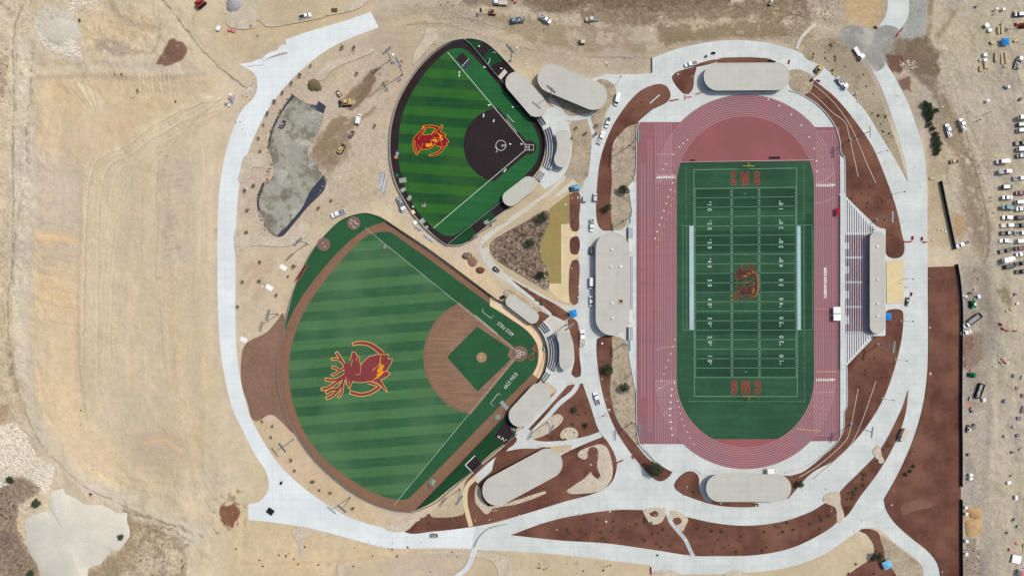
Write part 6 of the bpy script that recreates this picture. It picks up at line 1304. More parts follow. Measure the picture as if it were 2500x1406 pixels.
lot = [('van', 'white', 2449, 394, 182, 'long white van at the top of the parking lot', 5.8), ('pickup', 'white', 2457, 418, 3, 'white cab pickup with a grey bed below the long van', 6.4, 'grey'), ('suv', 'dkgreen', 2460, 456, 2, 'dark green car with a white roof', 5.2, None, 'white'),
       ('sedan', 'white', 2461, 482, 180, 'white car between the dark green car and the teal pickup', 4.9), ('pickup', 'teal', 2463, 506, 178, 'teal pickup in the left column', 6.2, 'teal'), ('suv', 'white', 2461, 531, 180, 'white car just below the teal pickup', 5.0),
       ('pickup', 'white', 2461, 550, 2, 'white pickup with pale bed rails in the left column', 6.4, 'beige'), ('pickup', 'dkgreen', 2458, 569, 2, 'dark green pickup with a pale cab', 6.0, 'dkgreen', 'silver'), ('pickup', 'white', 2457, 588, 180, 'largest white pickup in the left column', 6.8, 'silver'),
       ('pickup', 'darkgrey', 2456, 612, 12, 'dark grey pickup slightly turned', 6.4, 'grey'), ('box_truck', 'white', 2460, 633, 14, 'white box truck near the bottom of the lot', 6.2), ('suv', 'black', 2463, 651, 6, 'black car at the bottom of the left column', 5.4),
       ('pickup', 'white', 2491, 435, 2, 'white pickup at the right edge above the maroon car', 6.0), ('sedan', 'maroon', 2493, 471, 2, 'maroon car below the white pickup at the right edge', 4.8), ('suv', 'white', 2493, 493, 2, 'white car with a dark front at the right edge', 5.0), ('sedan', 'white', 2494, 510, 2, 'white car right beside the teal pickup', 4.6),
       ('suv', 'black', 2493, 531, 2, 'black car at the right edge of the lot', 5.2), ('pickup', 'darkgrey', 2493, 550, 2, 'grey pickup at the right edge below the black car', 5.8, 'black'), ('pickup', 'white', 2493, 569, 2, 'white pickup below the grey pickup at the right edge', 5.8), ('suv', 'white', 2493, 589, 2, 'white car beside the largest white pickup', 5.2),
       ('sedan', 'maroon', 2490, 606, 6, 'maroon car near the lower right of the lot', 5.0), ('sedan', 'white', 2490, 621, 8, 'white car below the lower maroon car', 4.8), ('pickup', 'darkgrey', 2491, 643, 10, 'dark grey pickup in the lower right of the lot', 5.8), ('pickup', 'dkgreen', 2492, 663, 5, 'lowest dark green pickup in the lot', 5.6),
       ('van', 'white', 2499, 287, 2, 'topmost white van at the right edge of the lot', 5.0), ('suv', 'blue', 2496, 304, 2, 'blue car below the topmost van', 4.8, None, 'silver'), ('suv', 'white', 2496, 318, 2, 'white car below the blue car', 4.8), ('pickup', 'black', 2494, 349, 4, 'black pickup above a white van at the right edge', 5.8, 'darkgrey'),
       ('van', 'white', 2498, 364, 2, 'white van between the two black vehicles at the right edge', 5.4), ('sedan', 'black', 2495, 380, 2, 'black car just right of the long white van', 4.8, None, 'silver')]
for v in lot:
    kd, co, x, y, a, lb, L_ = v[:7]; bedc = v[7] if len(v) > 7 and v[7] else 'black'; rf_ = v[8] if len(v) > 8 else None
    place(kd, co, x, y, a, lb+' in the dirt parking lot', GP, L_, rf_, bedc)
# ---------- machines ----------
def machine(kind, m, x, y, ang, label, sc=1.0, m2='dkmetal'):
    X, Y, Z_ = PG(x, y); t = thing(kind, label, kind.replace('_', ' '), (X, Y, max(Z_, .08)), math.radians(ang)); t.scale = (sc,)*3
    for s_ in (-1, 1):
        b = MB(); b.loft([sec(1.5, .25, .1, .5, .08), sec(1.2, .25, 0, .8, .08), sec(-1.2, .25, 0, .8, .08), sec(-1.5, .25, .1, .5, .08)]); o = b.build('track' if kind in ('excavator', 'skid_loader') else 'wheel_set', M['tyre'], t); o.location.y = s_*.95
    b = MB(); b.loft([sec(1.3, .7, .6, 1.1, .1), sec(.9, .95, .5, 1.3, .1), sec(-1.4, .95, .5, 1.5, .1), sec(-1.7, .8, .6, 1.3, .1)]); b.build('body', M[m], t)
    b = MB(); b.loft([sec(.7, .5, 1.2, 1.6, .05), sec(.4, .55, 1.2, 2.3, .05), sec(-.5, .55, 1.2, 2.3, .05), sec(-.7, .5, 1.2, 1.7, .05)]); cb = b.build('cab', M['glass'], t)
    b = MB(); b.box(-.55, .5, -.52, .52, 2.3, 2.38); b.build('cab_roof', M[m2], cb)
    if kind == 'excavator':
        b = MB(); b.tube((1.0, .6, 1.3), (3.0, .6, 3.0), .2, .16); b.tube((3.0, .6, 3.0), (4.8, .6, 1.2), .16, .12); b.build('boom', M[m], t)
        b = MB(); b.loft([sec(4.5, .35, .5, 1.3, .05), sec(5.2, .45, .2, 1.0, .05)]); o = b.build('bucket', M['dkmetal'], t); o.location.y = .6
    elif kind == 'boom_lift':
        b = MB(); b.tube((-1, 0, 1.6), (4.6, 0, 2.6), .18, .12); b.build('boom', M[m], t); b = MB(); b.box(4.5, 5.4, -.9, .9, 2.2, 2.3); b.box(4.5, 4.56, -.9, .9, 2.3, 3.2); b.box(5.34, 5.4, -.9, .9, 2.3, 3.2); b.build('basket', M[m2], t)
    else:
        for s_ in (-.75, .75): b = MB(); b.tube((-.6, s_, 1.5), (2.0, s_, .8), .1); b.build('lift_arm', M[m], t)
        b = MB(); b.loft([sec(1.9, 1.05, .1, .9, .05), sec(2.6, 1.05, .05, .3, .05)]); b.build('bucket', M['dkmetal'], t)
    return t
M['tanmach'] = mat('dusty_machine_paint', (200, 168, 116), var=.15, scale=2); M['dkred'] = mat('dark_red_paint', (150, 66, 56), var=.1, scale=2); M['purplish'] = mat('dusty_violet_paint', (140, 120, 134), var=.1, scale=2)
machine('boom_lift', 'tanmach', 1202, 33, 178, 'dusty boom lift parked left of the dark teal truck', 1.1)
machine('wheel_loader', 'tanmach', 847, 252, 186, 'large tan wheel loader in damp dirt right of the drying pond', 1.5, 'lumber')
machine('skid_loader', 'tanmach', 829, 231, 130, 'small tan skid loader just above the large wheel loader', .8, 'white')
machine('excavator', 'dkred', 492, 10, 40, 'dark red excavator at the top edge of the site', 1.5, 'red')
machine('skid_loader', 'purplish', 690, 306, 60, 'small violet grey loader standing on the drying pond', .9, 'metal')
machine('skid_loader', 'purplish', 858, 330, 60, 'small dusty loader below the lone white van', .8, 'metal')
machine('skid_loader', 'cyan', 1404, 460, 195, 'bright blue skid loader by the mulch island', 1.15, 'cyan')
machine('excavator', 'tanmach', 1996, 172, 230, 'tan mini excavator on the ring road above the mulch slope', 1.2, 'lumber')
machine('boom_lift', 'tanmach', 2324, 395, 15, 'small dusty boom lift in dirt below the two side by side pickups', .8, 'white')
machine('excavator', 'grn', 2372, 742, 95, 'green excavator right of the black windscreen fence', 1.1, 'white')
machine('skid_loader', 'grn', 2372, 915, 175, 'small green loader above the open dumpster', .9, 'grn')
machine('skid_loader', 'metal', 2215, 738, 90, 'grey buggy on the road behind the grandstand', .9, 'white')
machine('skid_loader', 'metal', 2362, 1047, 80, 'small pale loader right of the lower black fence', .8, 'white')
machine('wheel_loader', 'tanmach', 833, 366, 60, 'long dusty trencher below the small dusty loader', 1.1, 'lumber')
machine('skid_loader', 'lumber', 1881, 8, 60, 'white topped loader at the top edge above the track building', .8, 'white')
machine('boom_lift', 'dkred', 2492, 65, 185, 'reddish trencher at the upper right edge', 1.0, 'red')
mw = machine('field_mower', 'metal', 970, 378, 70, 'grey and orange mower parked on the dark softball warning track', .8, 'metal')
b = MB(); b.box(-2.6, -1.6, -1.0, 1.0, .3, 1.1); b.build('grass_catcher', M['orange'], mw)
machine('utility_tractor', 'metal', 1329, 851, 95, 'blue and grey utility tractor on the sandy matting', .75, 'cyan')
machine('utility_tractor', 'metal', 1058, 1306, 0, 'small grey tractor on the bottom road', .8, 'metal')
machine('utility_cart', 'darkgrey' if 'darkgrey' in M else 'dkmetal', 1210, 657, -40, 'grey cart on the path beside the dry scrub', .8, 'metal')
# ---------- canopies, containers and site clutter ----------
def canopy(x, y, a, w_, d_, m, label, z=2.3, group='pop-up canopies round the site', slope=.8):
    X, Y, Z_ = D(x, y, z); t = thing('canopy', label, 'canopy', (X, Y, .08), math.radians(a), group)
    k = MB(); k.add([(-w_, -d_, z), (w_, -d_, z), (w_, d_, z), (-w_, d_, z), (0, 0, z+slope), (-w_, -d_, z-.25), (w_, -d_, z-.25), (w_, d_, z-.25), (-w_, d_, z-.25)],
                    [(0, 1, 4), (1, 2, 4), (2, 3, 4), (3, 0, 4), (0, 5, 6, 1), (1, 6, 7, 2), (2, 7, 8, 3), (3, 8, 5, 0)]); 
    me = pymesh('cover', k.v, k.f, M[m]); mobj('cover', me, t)
    for sx in (-1, 1):
        for sy in (-1, 1): k = MB(); k.tube((sx*w_*.97, sy*d_*.97, 0), (sx*w_*.97, sy*d_*.97, z-.05), .05, n=6); k.build('leg', M['metal'], t)
    return t
canopy(1400, 765, 10, 1.6, 1.6, 'blue', 'bright blue pop-up canopy on the road behind the baseball seating')
canopy(2455, 102, 5, 1.7, 1.7, 'blue', 'blue pop-up canopy beside the timber stacks at the upper right')
canopy(2168, 773, -4, 1.6, 1.7, 'blue', 'blue canopy in mulch right behind the grandstand roof')
canopy(2166, 1378, 28, 2.0, 1.9, 'cyan', 'pale blue canopy in the bottom right corner bed')
canopy(2045, 517, 0, .9, 1.7, 'redcv', 'small crimson canopy at the upper foot of the grandstand', 2.0, slope=.2)
canopy(2043.5, 757, 1, 1.75, 1.55, 'whitecv', 'upper one of the two white canopies at the foot of the grandstand', 2.5, slope=.12)
canopy(2044, 774.5, 1, 1.75, 1.55, 'whitecv', 'lower one of the two white canopies at the foot of the grandstand', 2.5, slope=.12)
canopy(1882, 1152, 2, 1.6, 1.6, 'whitecv', 'white canopy above the lower track building roof', 3.0, slope=.15)
canopy(2482, 1365, -12, 2.1, 1.9, 'whitecv', 'white canopy at the lower right corner of the site', 2.6, slope=.25)
def solid(name, label, cat, x, y, a, parts, group=None, z=.06):
    X, Y, Z_ = PG(x, y); t = thing(name, label, cat, (X, Y, max(Z_, z)), math.radians(a), group)
    for nm, m, boxes in parts:
        k = MB()
        for bx_ in boxes: k.box(*bx_)
        k.build(nm, M[m], t)
    return t
def dumpster(x, y, a, L, label, ml, mf):
    solid('dumpster', label, 'dumpster', x, y, a, [('side_wall', ml, [(-L, L, -1.2, -1.1, .2, 1.7), (-L, L, 1.1, 1.2, .2, 1.7)]), ('end_wall', ml, [(-L, -L+.1, -1.1, 1.1, .2, 1.7), (L-.1, L, -1.1, 1.1, .2, 1.7)]), ('rubble_load', mf, [(-L+.1, L-.1, -1.1, 1.1, .2, .9), (-L+.5, -L+1.6, -.8, .3, .9, 1.3), (.2, 1.6, -.3, .8, .9, 1.4)]), ('rail', 'dkmetal', [(-L, L, -.6, -.4, .0, .2), (-L, L, .4, .6, 0, .2)])])
dumpster(2388, 953, 70, 3.6, 'open black dumpster full of debris near the site road', 'black', 'rock2')
solid('site_trailer', 'pinkish white site trailer cut off at the lower right edge', 'trailer', 2492, 1391, 0, [('body', 'whitecv', [(-2.6, 2.6, -1.3, 1.3, .6, 3.0)]), ('roof', 'pinkred', [(-2.7, 2.7, -1.4, 1.4, 3.0, 3.1)]), ('wheel', 'tyre', [(-.4, .4, -1.45, -1.3, 0, .7), (-.4, .4, 1.3, 1.45, 0, .7)])])
GT = 'stacks of timber and boxes in the upper right dirt yard'
def lumber(x, y, a, L, w_, label):
    n = max(2, int(w_/.3)); solid('lumber_stack', label, 'timber stack', x, y, a, [('board', 'lumber', [(-L/2+.1*(i % 2), L/2-.13*(i % 3), -w_/2+i*w_/n, -w_/2+(i+.88)*w_/n, .15, .5+.1*(i % 2)) for i in range(n)]), ('bearer', 'bark', [(-L/2+.4, -L/2+.6, -w_/2, w_/2, 0, .15), (L/2-.6, L/2-.4, -w_/2, w_/2, 0, .15)])], GT)
lumber(2437, 75, 90, 4.0, .9, 'short timber stack above the blue canopy'); lumber(2445, 70, 88, 5.4, .8, 'tall narrow timber stack directly above the blue canopy'); lumber(2428, 142, 90, 4.6, 1.2, 'timber stack left of the other two in the middle yard row')
lumber(2442, 146, 93, 5.2, 1.0, 'timber stack in the middle of the middle yard row'); lumber(2452, 144, 97, 5.6, 1.2, 'timber stack at the right of the middle yard row'); lumber(2391, 170, 90, 2.8, 1.3, 'short pale timber stack at the lower left of the yard')
lumber(2451, 164, 5, 2.2, 1.2, 'stubby timber stack lying across below the middle yard row'); lumber(2494, 1335, 85, 4.5, 1.5, 'dark scrap timber at the far lower right'); lumber(2275, 436, 0, 2.6, 1.3, 'pale timber stack at the top of the slanting black fence')
lumber(1283, 735-640+0, 0, 1, .6, 'tiny timber pile in dirt above the long softball dugout') if False else None
GC = 'crates and pallets on the building site'
def crate(x, y, a, w_, d_, h, m, label, g_=GC):
    solid('crate', label, 'crate', x, y, a, [('side', m, [(-w_, w_, -d_, d_, .12, h)]), ('lid', m, [(-w_-.05, w_+.05, -d_-.05, d_+.05, h, h+.06)]), ('pallet', 'bark', [(-w_, w_, -d_, -d_+.15, 0, .12), (-w_, w_, d_-.15, d_, 0, .12)])], g_)
for q in ((2407, 64, 35, .9, 1.0, 1.0, 'whitecv', 'white crate with a black frame at the top of the yard'), (2414, 76, 0, .8, .7, .9, 'whitecv', 'white crate just below the framed crate'), (2402, 136, 0, .8, .8, 1.1, 'whitecv', 'white crate topmost of the cluster in the yard'), (2402, 149, 0, .8, .7, .9, 'whitecv', 'white crate second in the cluster in the yard'),
          (2405, 162, 2, 1.0, 1.4, .8, 'lumber', 'tan open crate at the foot of the crate cluster'), (2391, 149, 10, .6, .6, .6, 'lumber', 'small tan crate left of the white crates'), (2420, 106, 20, .9, .8, 1.0, 'lumber', 'tan crate left of the upper blue canopy'), (2479, 101, 12, 1.2, .5, .6, 'lumber', 'pale bench shaped crate right of the upper blue canopy'),
          (2354, 1236, 10, .6, .6, 1.6, 'whitecv', 'white cabinet beside the black fence above the sand piles'), (2356, 1252, 10, .6, .6, 1.4, 'whitecv', 'second white cabinet beside the black fence above the sand piles'), (2356, 1318, 10, .6, .6, 1.5, 'whitecv', 'white cabinet beside the black fence below the sand piles'), (2356, 1349, 20, .6, .5, 1.3, 'whitecv', 'lowest small cabinet beside the black fence'),
          (2366, 1157, 5, .7, .6, 1.6, 'whitecv', 'upper white portable cabin beside the black fence'), (2366, 1166, 5, .7, .5, 1.6, 'whitecv', 'lower white portable cabin beside the black fence'), (2399, 975, 15, .6, .7, 1.2, 'whitecv', 'white box just below the open dumpster'), (2460, 1176, 20, .8, .7, 1.1, 'whitecv', 'white box in the lower right yard'),
          (2478, 1213, 0, .5, .9, 1.0, 'whitecv', 'narrow white box near the right edge'), (2484, 1020, 0, .9, .8, .6, 'purplish', 'dark grille pallet in the lower right yard'), (2494, 998, 80, 1.6, .7, .6, 'purplish', 'long dark pallet at the right edge'), (2494, 965, 80, .9, .6, .6, 'purplish', 'short dark pallet at the right edge'),
          (535, 71, -30, .8, 1.1, 1.0, 'whitecv', 'cream box in dirt at the upper left'), (562, 75, 0, .9, .6, .8, 'pinkred', 'pinkish box in dirt at the upper left'), (800, 36, 0, .7, .6, .7, 'lumber', 'small tan crate right of the white pickup at the top'), (817, 27, 0, 1.4, .9, .5, 'bark', 'brown pallet stack near the road end'),
          (1178, 183 - 0, 0, .01, .01, .1, 'lumber', '') ):
    if q[-1]: crate(*q)
GR = 'pale wrapped bundles along the softball outfield edge'
for q in ((970, 429, -10, .6, .7, .6, 'grn', 'small green box on the dark softball warning track'), (984, 441, 8, 1.7, 1.1, .7, 'olivegrey', 'large grey green bundle on the dark softball warning track'), (985, 464, 25, 1.2, .8, .5, 'olivegrey', 'crumpled grey green bundle below the largest one'), (1000, 484, 60, 1.2, .8, .5, 'olivegrey', 'grey green bundle at the turf edge beside the warning track'),
          (1020, 486, 0, .5, .5, .4, 'olivegrey', 'tiny pale bundle lying on the softball outfield'), (1009, 505, 0, .5, .5, .6, 'metal', 'small grey bundle on the dark warning track'), (1008, 519, 35, 1.0, .9, .6, 'plywood', 'cream sheet stack at the dirt edge of the softball field'), (1031, 541, 38, 1.3, 1.1, .8, 'rock2', 'grey square pallet on the lower softball warning track'),
          (1040, 557, 40, 1.2, .6, .5, 'rock2', 'long grey bundle below the square pallet'), (1014, 544, 30, .9, .8, .7, 'whitecv', 'white bundle in dirt between the two ball fields')): crate(*q, GR)
for (x, y, a, m, lab) in ((546, 627, 0, '', ''),): pass
GW = 'white sheets laid on the dirt left of the baseball field'
for x, y, a, lab in ((692, 653, -32, 'upper white sheet lying on dirt left of the bullpen lobe'), (658, 702, -32, 'middle white sheet lying on dirt left of the baseball field'), (595, 829, -25, 'lower white sheet lying on dirt by the ring road')):
    k = MB(); k.box(-1.7, 1.7, -1.1, 1.1, 0, .12); o = k.build('panel_stack', M['whitecv']); X, Y, _ = PG(x, y); o.location = (X, Y, .06); o.rotation_euler.z = math.radians(a); tag(o, lab, 'panel stack', GW)
# plywood laid over the matting end
k = MB()
for i, (x, y, a) in enumerate(((1204, 731, -20), (1209, 740, -25), (1214, 747, -30), (1221, 744, -35), (1219, 754, -30), (1226, 758, -38))):
    X, Y, _ = P(x, y); ca_, sa = math.cos(math.radians(a)), math.sin(math.radians(a)); q = [(X+ca_*u-sa*v, Y+sa*u+ca_*v) for u, v in ((-1.3, -.75), (1.3, -.75), (1.3, .75), (-1.3, .75))]; k.prism(q, .6+.012*i, .63+.012*i+.05)
o = k.build('plywood_sheets', M['plywood']); tag(o, 'scattered cream plywood sheets at the upper end of the sandy matting', 'plywood')
# team shelter frame in red on the bullpen lobe
X, Y, _ = P(739, 667); t = thing('batting_shelter', 'long red framed shelter at the edge of the green bullpen lobe', 'shelter', (X, Y, .2), math.radians(58))
k = MB()
for s_ in (-1, 1): k.tube((-4.6, s_*.75, 2.0), (4.6, s_*.75, 2.0), .12, n=6)
for i in range(6): k.tube((-4.6+i*1.84, -.75, 2.0), (-4.6+i*1.84, .75, 2.0), .09, n=6)
k.build('frame', M['red'], t)
for i in range(4): k = MB(); x = -4.5+i*3; k.tube((x, .7, 0), (x, .7, 2.0), .08, n=6); k.tube((x, -.7, 0), (x, -.7, 2.0), .08, n=6); k.build('leg', M['red'], t)
k = MB(); k.box(-3.4, 3.4, .1, .72, 1.6, 1.66); k.build('shade_panel', M['dkmetal'], t)
# batting practice cages near the foul lines
def netcage(x, y, a, sc, label, m='dkmetal'):
    X, Y, _ = P(x, y); t = thing('batting_cage', label, 'batting cage', (X, Y, .35), math.radians(a), 'folded batting cages beside the baseball track'); r = random.Random(x)
    for i in range(12):
        k = MB(); p = Vector((r.uniform(-2, 2), r.uniform(-1.6, 1.6), r.uniform(.1, 1.6)))*sc; q = p+Vector((r.uniform(-2, 2), r.uniform(-2, 2), r.uniform(-.8, .8)))*sc; q.z = max(.1, q.z); k.tube(p, q, .07, n=5); k.build('frame_bar', M[['metal', m, 'olivegrey'][i % 3]], t)
    k = MB(); k.add([(-1.6*sc, -1*sc, .9), (1.2*sc, -1.3*sc, .5), (1.7*sc, .9*sc, .8), (-.9*sc, 1.4*sc, .4), (0, 0, 1.3)], [(0, 1, 4), (1, 2, 4), (2, 3, 4), (3, 0, 4)]); mobj('netting', pymesh('netting', k.v, k.f, M['olivegrey']), t)
netcage(1214, 1017, 20, 1.0, 'folded cage beside the lower baseball dugout'); netcage(1056, 1176, 70, 1.15, 'folded cage near the lower end of the baseball foul line', 'grn'); netcage(939, 603, 35, .7, 'small folded frame on the upper baseball foul line'); netcage(1034, 503, 10, .7, 'small folded frame lying on the softball outfield', 'black')
netcage(1253, 1047, 0, .6, 'small folded frame on the dark bullpen mat')
k = MB(); k.box(-2.6, 2.6, -.9, .9, .0, .1); o = k.build('grey_tarp', M['metal']); X, Y, _ = P(1232, 989); o.location = (X, Y, .5); o.rotation_euler.z = math.radians(-48); tag(o, 'grey tarpaulin laid across the lower baseball warning track', 'tarpaulin')
# pipes and frames between the fields
for x, y, a, L, lab in ((1020, 559, -28, 4.2, 'short bundle of white pipes in dirt between the fields'), (1045, 583, -34, 6.6, 'long bundle of white pipes in dirt between the fields'), (570, 245, 80, 5, 'scattered pipes in dirt left of the upper ring road'), (935, 445, 78, 9, 'red and white pipes beside the grey slab'), (1216, 1030 - 900 + 60, 0, .1, '')):
    if not lab: continue
    X, Y, Z_ = PG(x, y); t = thing('pipe_bundle', lab, 'pipes', (X, Y, max(Z_, .05)), math.radians(a), 'bundles of pipe on the site'); r = random.Random(int(x))
    for i in range(7): k = MB(); yy = (i-3)*.24; k.tube((-L/2+r.uniform(0, 1), yy, .12), (L/2-r.uniform(0, 1), yy+r.uniform(-.4, .4), .12+.1*(i % 2)), .1, n=6); k.build('pipe', M[['whitecv', 'metal', 'cyan'][i % 3] if i != 3 else 'pinkred'], t)
k = MB(); k.prism([(P(x, y)[0]-P(934, 447)[0], P(x, y)[1]-P(934, 447)[1]) for x, y in ((924, 422), (940, 417), (944, 440), (946, 465), (938, 476), (931, 470))], 0, .12); o = k.build('concrete_slab', M['rock2']); o.location = PG(934, 447, .05); tag(o, 'narrow dark grey slab in dirt left of the softball outfield', 'slab')
# red and white water barriers on the roads
GA = 'red plastic traffic barriers'
def barrier(x, y, a, label, m='red', L=1.6):
    X, Y, Z_ = PG(x, y); t = thing('traffic_barrier', label, 'barrier', (X, Y, max(Z_, .12)), math.radians(a), GA)
    k = MB(); k.loft([[(-L/2, -.28, 0), (L/2, -.28, 0), (L/2, .28, 0), (-L/2, .28, 0)], [(-L/2, -.2, .3), (L/2, -.2, .3), (L/2, .2, .3), (-L/2, .2, .3)], [(-L/2+.04, -.12, .95), (L/2-.04, -.12, .95), (L/2-.04, .12, .95), (-L/2+.04, .12, .95)]]); k.build('body', M[m], t)
    for s_ in (-.4, .4): k = MB(); k.box(s_*L-.1, s_*L+.1, -.3, .3, 0, .12); k.build('foot', M['whitecv'], t)
bars = [(2227, 581, 90, 'upright left one across the right road'), (2221, 590, 5, 'flat lying one of the left barrier pair across the right road'), (2210, 590, 0, 'barrier nearest the mulch bed end across the right road'), (2250, 583, 90, 'upright of the right barrier pair across the right road'), (2257, 591, -5, 'outermost barrier across the right road'),
        (1510, 1127, 30, 'slanting one at the lower junction'), (1517, 1124, 30, 'second slanting one at the lower junction'), (1545, 1115, -60, 'one beside the mulch edge at the lower junction'), (1589, 1387, 88, 'upper one of the pair at the end of the lower dirt strip'), (1590, 1396, 88, 'lower one of the pair at the end of the lower dirt strip'),
        (1640, 246, 5, 'leftmost barrier left of the upper track building'), (1652, 244, 0, 'second barrier left of the upper track building'), (1672, 240, 80, 'upright barrier below the upper mulch island'), (1682, 238, 5, 'long barrier below the upper mulch island'), (1702, 230, 10, 'barrier between mulch island and upper track building'), (1712, 227, 20, 'barrier at the corner of the upper track building'),
        (1926, 152, 80, 'single barrier right of the upper track building'), (1997, 198, -25, 'barrier at the top of the mulch slope'), (2137, 68, -40, 'barrier at the slurry edge by the top road'), (2190, 86, 60, 'barrier on the grey slurry under the top road'), (2200, 74, 50, 'barrier beside the top road'), (2224, 718, 80, 'lone barrier behind the grandstand'),
        (2437, 791, -50, 'first of the curved barrier row in the right yard'), (2443, 802, -35, 'second of the curved barrier row in the right yard'), (2454, 806, -10, 'third of the curved barrier row in the right yard'), (2473, 807, -5, 'last of the curved barrier row in the right yard'), (2449, 883, -40, 'lone barrier in the lower right yard')]
for x, y, a, lb in bars: barrier(x, y, a, 'red plastic barrier, ' + lb, 'red' if x > 1700 or y > 1000 else 'pinkred', 2.6 if 'long' in lb else 1.8)
# dark portable frames on the roads
GD = 'black portable frames on the pavement'
def blackbox(x, y, a, w_, d_, h, label, m='black', tilt=0):
    X, Y, _ = P(x, y); t = thing('portable_stand', label, 'equipment', (X, Y, .14), math.radians(a), GD)
    k = MB(); k.box(-w_, w_, -d_, d_, .2, .2+h*.5); k.build('deck', M[m], t)
    k = MB(); k.box(-w_, -w_+.1, -d_, d_, .2+h*.5, h); k.box(w_-.1, w_, -d_*.6, d_*.6, .2+h*.5, h); k.build('side_bar', M['dkmetal'], t)
    k = MB(); k.box(-w_*.6, -w_*.5, -d_, -d_+.1, 0, .2); k.box(w_*.5, w_*.6, d_-.1, d_, 0, .2); k.build('foot', M['metal'], t)
for q in ((661, 1247, -35, 1.6, 1.3, .9, 'largest black frame on the wide bend of the ring road'), (687, 1178, 60, .8, .5, .5, 'small black frame above the largest on the ring road'), (1723, 139, 40, .5, .5, .5, 'small black frame above the upper left mulch island'), (1741, 131, 0, .9, .5, .6, 'wider black frame on the ring road by the upper roofed building'), (1884, 151, -10, 1.6, .4, .7, 'long black frame at the right end of the upper roofed building'),
          (1228, 725, 20, 1.0, .8, 1.2, 'black frame at the end of the narrow baseball dugout roof'), (1691, 1200, 0, .4, .4, .4, 'tiny black frame left of the lower roofed building'), (1605, 1362-8, 0, .4, .4, .3, 'small black frame at the foot of the lower stairs'), (1555, 334, 90, 2.4, .3, .6, 'dark bench frame at the upper left track corner'), (1556, 1050, 90, 2.2, .3, .6, 'dark bench frame at the lower left track corner'), (1890, 386, 0, 2.6, .5, .7, 'wide bench frame with a white grid on the red apron'), (1690, 392, 0, 1.2, .3, .6, 'narrow bench frame on the left of the red apron')): blackbox(*q)
# ---------- piles, boulders and rubble ----------
def mound(name, pts, h, m, z0=0.0, kind='structure', rough_=.25, n=9, label=None, cat=None, group=None):
    o = smooth(pts); ro = np.random.RandomState(len(o)); o = [(p[0]+ro.uniform(-1.6, 1.6), p[1]+ro.uniform(-1.6, 1.6)) for p in o]; cx = sum(p[0] for p in o)/len(o); cy = sum(p[1] for p in o)/len(o); vs = []; fs = []; N_ = len(o)
    for k_ in range(n):
        s_ = 1-k_/n; zz_ = h*(1-s_**2.2)
        for p in o:
            x, y = cx+(p[0]-cx)*s_, cy+(p[1]-cy)*s_; X, Y, _ = P(x, y); vs.append((X, Y, z0+zz_+(RS.uniform(-1, 1)*rough_*h*.3 if k_ else -.3)))
    vs.append((*P(cx, cy)[:2], z0+h)); 
    for k_ in range(n-1):
        for i in range(N_): j = (i+1) % N_; fs.append((k_*N_+i, (k_+1)*N_+i, (k_+1)*N_+j, k_*N_+j))
    for i in range(N_): fs.append(((n-1)*N_+i, N_*n, (n-1)*N_+(i+1) % N_))
    me = pymesh(name, vs, fs, M[m], True); bm = bmesh.new(); bm.from_mesh(me); bmesh.ops.recalc_face_normals(bm, faces=bm.faces); bm.to_mesh(me); bm.free()
    ob = mobj(name, me)
    if label: tag(ob, label, cat, group)
    else: ob['kind'] = kind
    return ob
pad = [(120, 1190), (105, 1200), (112, 1228), (75, 1235), (52, 1250), (40, 1270), (45, 1300), (62, 1350), (80, 1380), (110, 1420), (200, 1470), (215, 1404), (245, 1380), (265, 1355), (300, 1335), (318, 1300), (312, 1262), (300, 1250), (220, 1225), (170, 1200), (150, 1188)]
mound('crushed_rock_heap', pad, 2.6, 'pile', gz(180, 1300)-.5, rough_=.04, label='huge pale heap of crushed rock in the bottom left corner', cat='rock heap')
mound('crushed_rock_heap', [(85, 50), (120, 28), (170, 40), (190, 60), (180, 90), (150, 110), (110, 100), (85, 80)], 1.2, 'pile2', gz(130, 70)-.5, rough_=.06, label='smooth pale heap above the white rubble at the upper left', cat='rock heap')
mound('gravel_heap', [(550, 10), (565, -10), (590, -2), (592, 20), (580, 30), (560, 32)], 2.2, 'rock2', gz(570, 12)-.2, label='conical blue grey heap at the top edge by the cobble strip', cat='gravel heap', rough_=.08)
mound('soil_heap', [(752, 218), (752, 200), (768, 194), (782, 206), (786, 220), (770, 224)], 1.8, 'leaf_dry', 0, label='dark olive heap beside the drying pond', cat='soil heap', rough_=.1)
mound('soil_heap', [(1127, 622), (1140, 616), (1153, 620), (1152, 630), (1138, 634), (1128, 630)], 1.0, 'scrub', 0, label='grey brown heap between the softball field and the curved path', cat='soil heap')
mound('soil_heap', [(1140, 634), (1156, 626), (1166, 640), (1158, 652), (1146, 650)], .5, 'redsoil2', 0, label='spread red soil next to the grey brown heap', cat='soil heap')
mound('soil_heap', [(1162, 655), (1178, 652), (1184, 660), (1176, 668), (1164, 666)], 1.3, 'redsoil', 0, label='small dark red heap left of the scrub triangle', cat='soil heap')
mound('soil_heap', [(2358, 1242), (2378, 1238), (2396, 1242), (2398, 1262), (2380, 1266), (2364, 1258)], 1.2, 'sand', 0, label='upper one of the tan sand heaps beside the black fence', cat='sand heap')
mound('soil_heap', [(2356, 1272), (2370, 1266), (2392, 1268), (2400, 1285), (2385, 1300), (2366, 1312), (2356, 1300)], 1.2, 'sand', 0, label='lower one of the tan sand heaps beside the black fence', cat='sand heap')
for pl in [o for o in bpy.data.objects if o.get('category') == 'sand heap']: pl.data.materials.clear(); pl.data.materials.append(mat('tan_heap_sand', (192, 160, 120), var=.08))
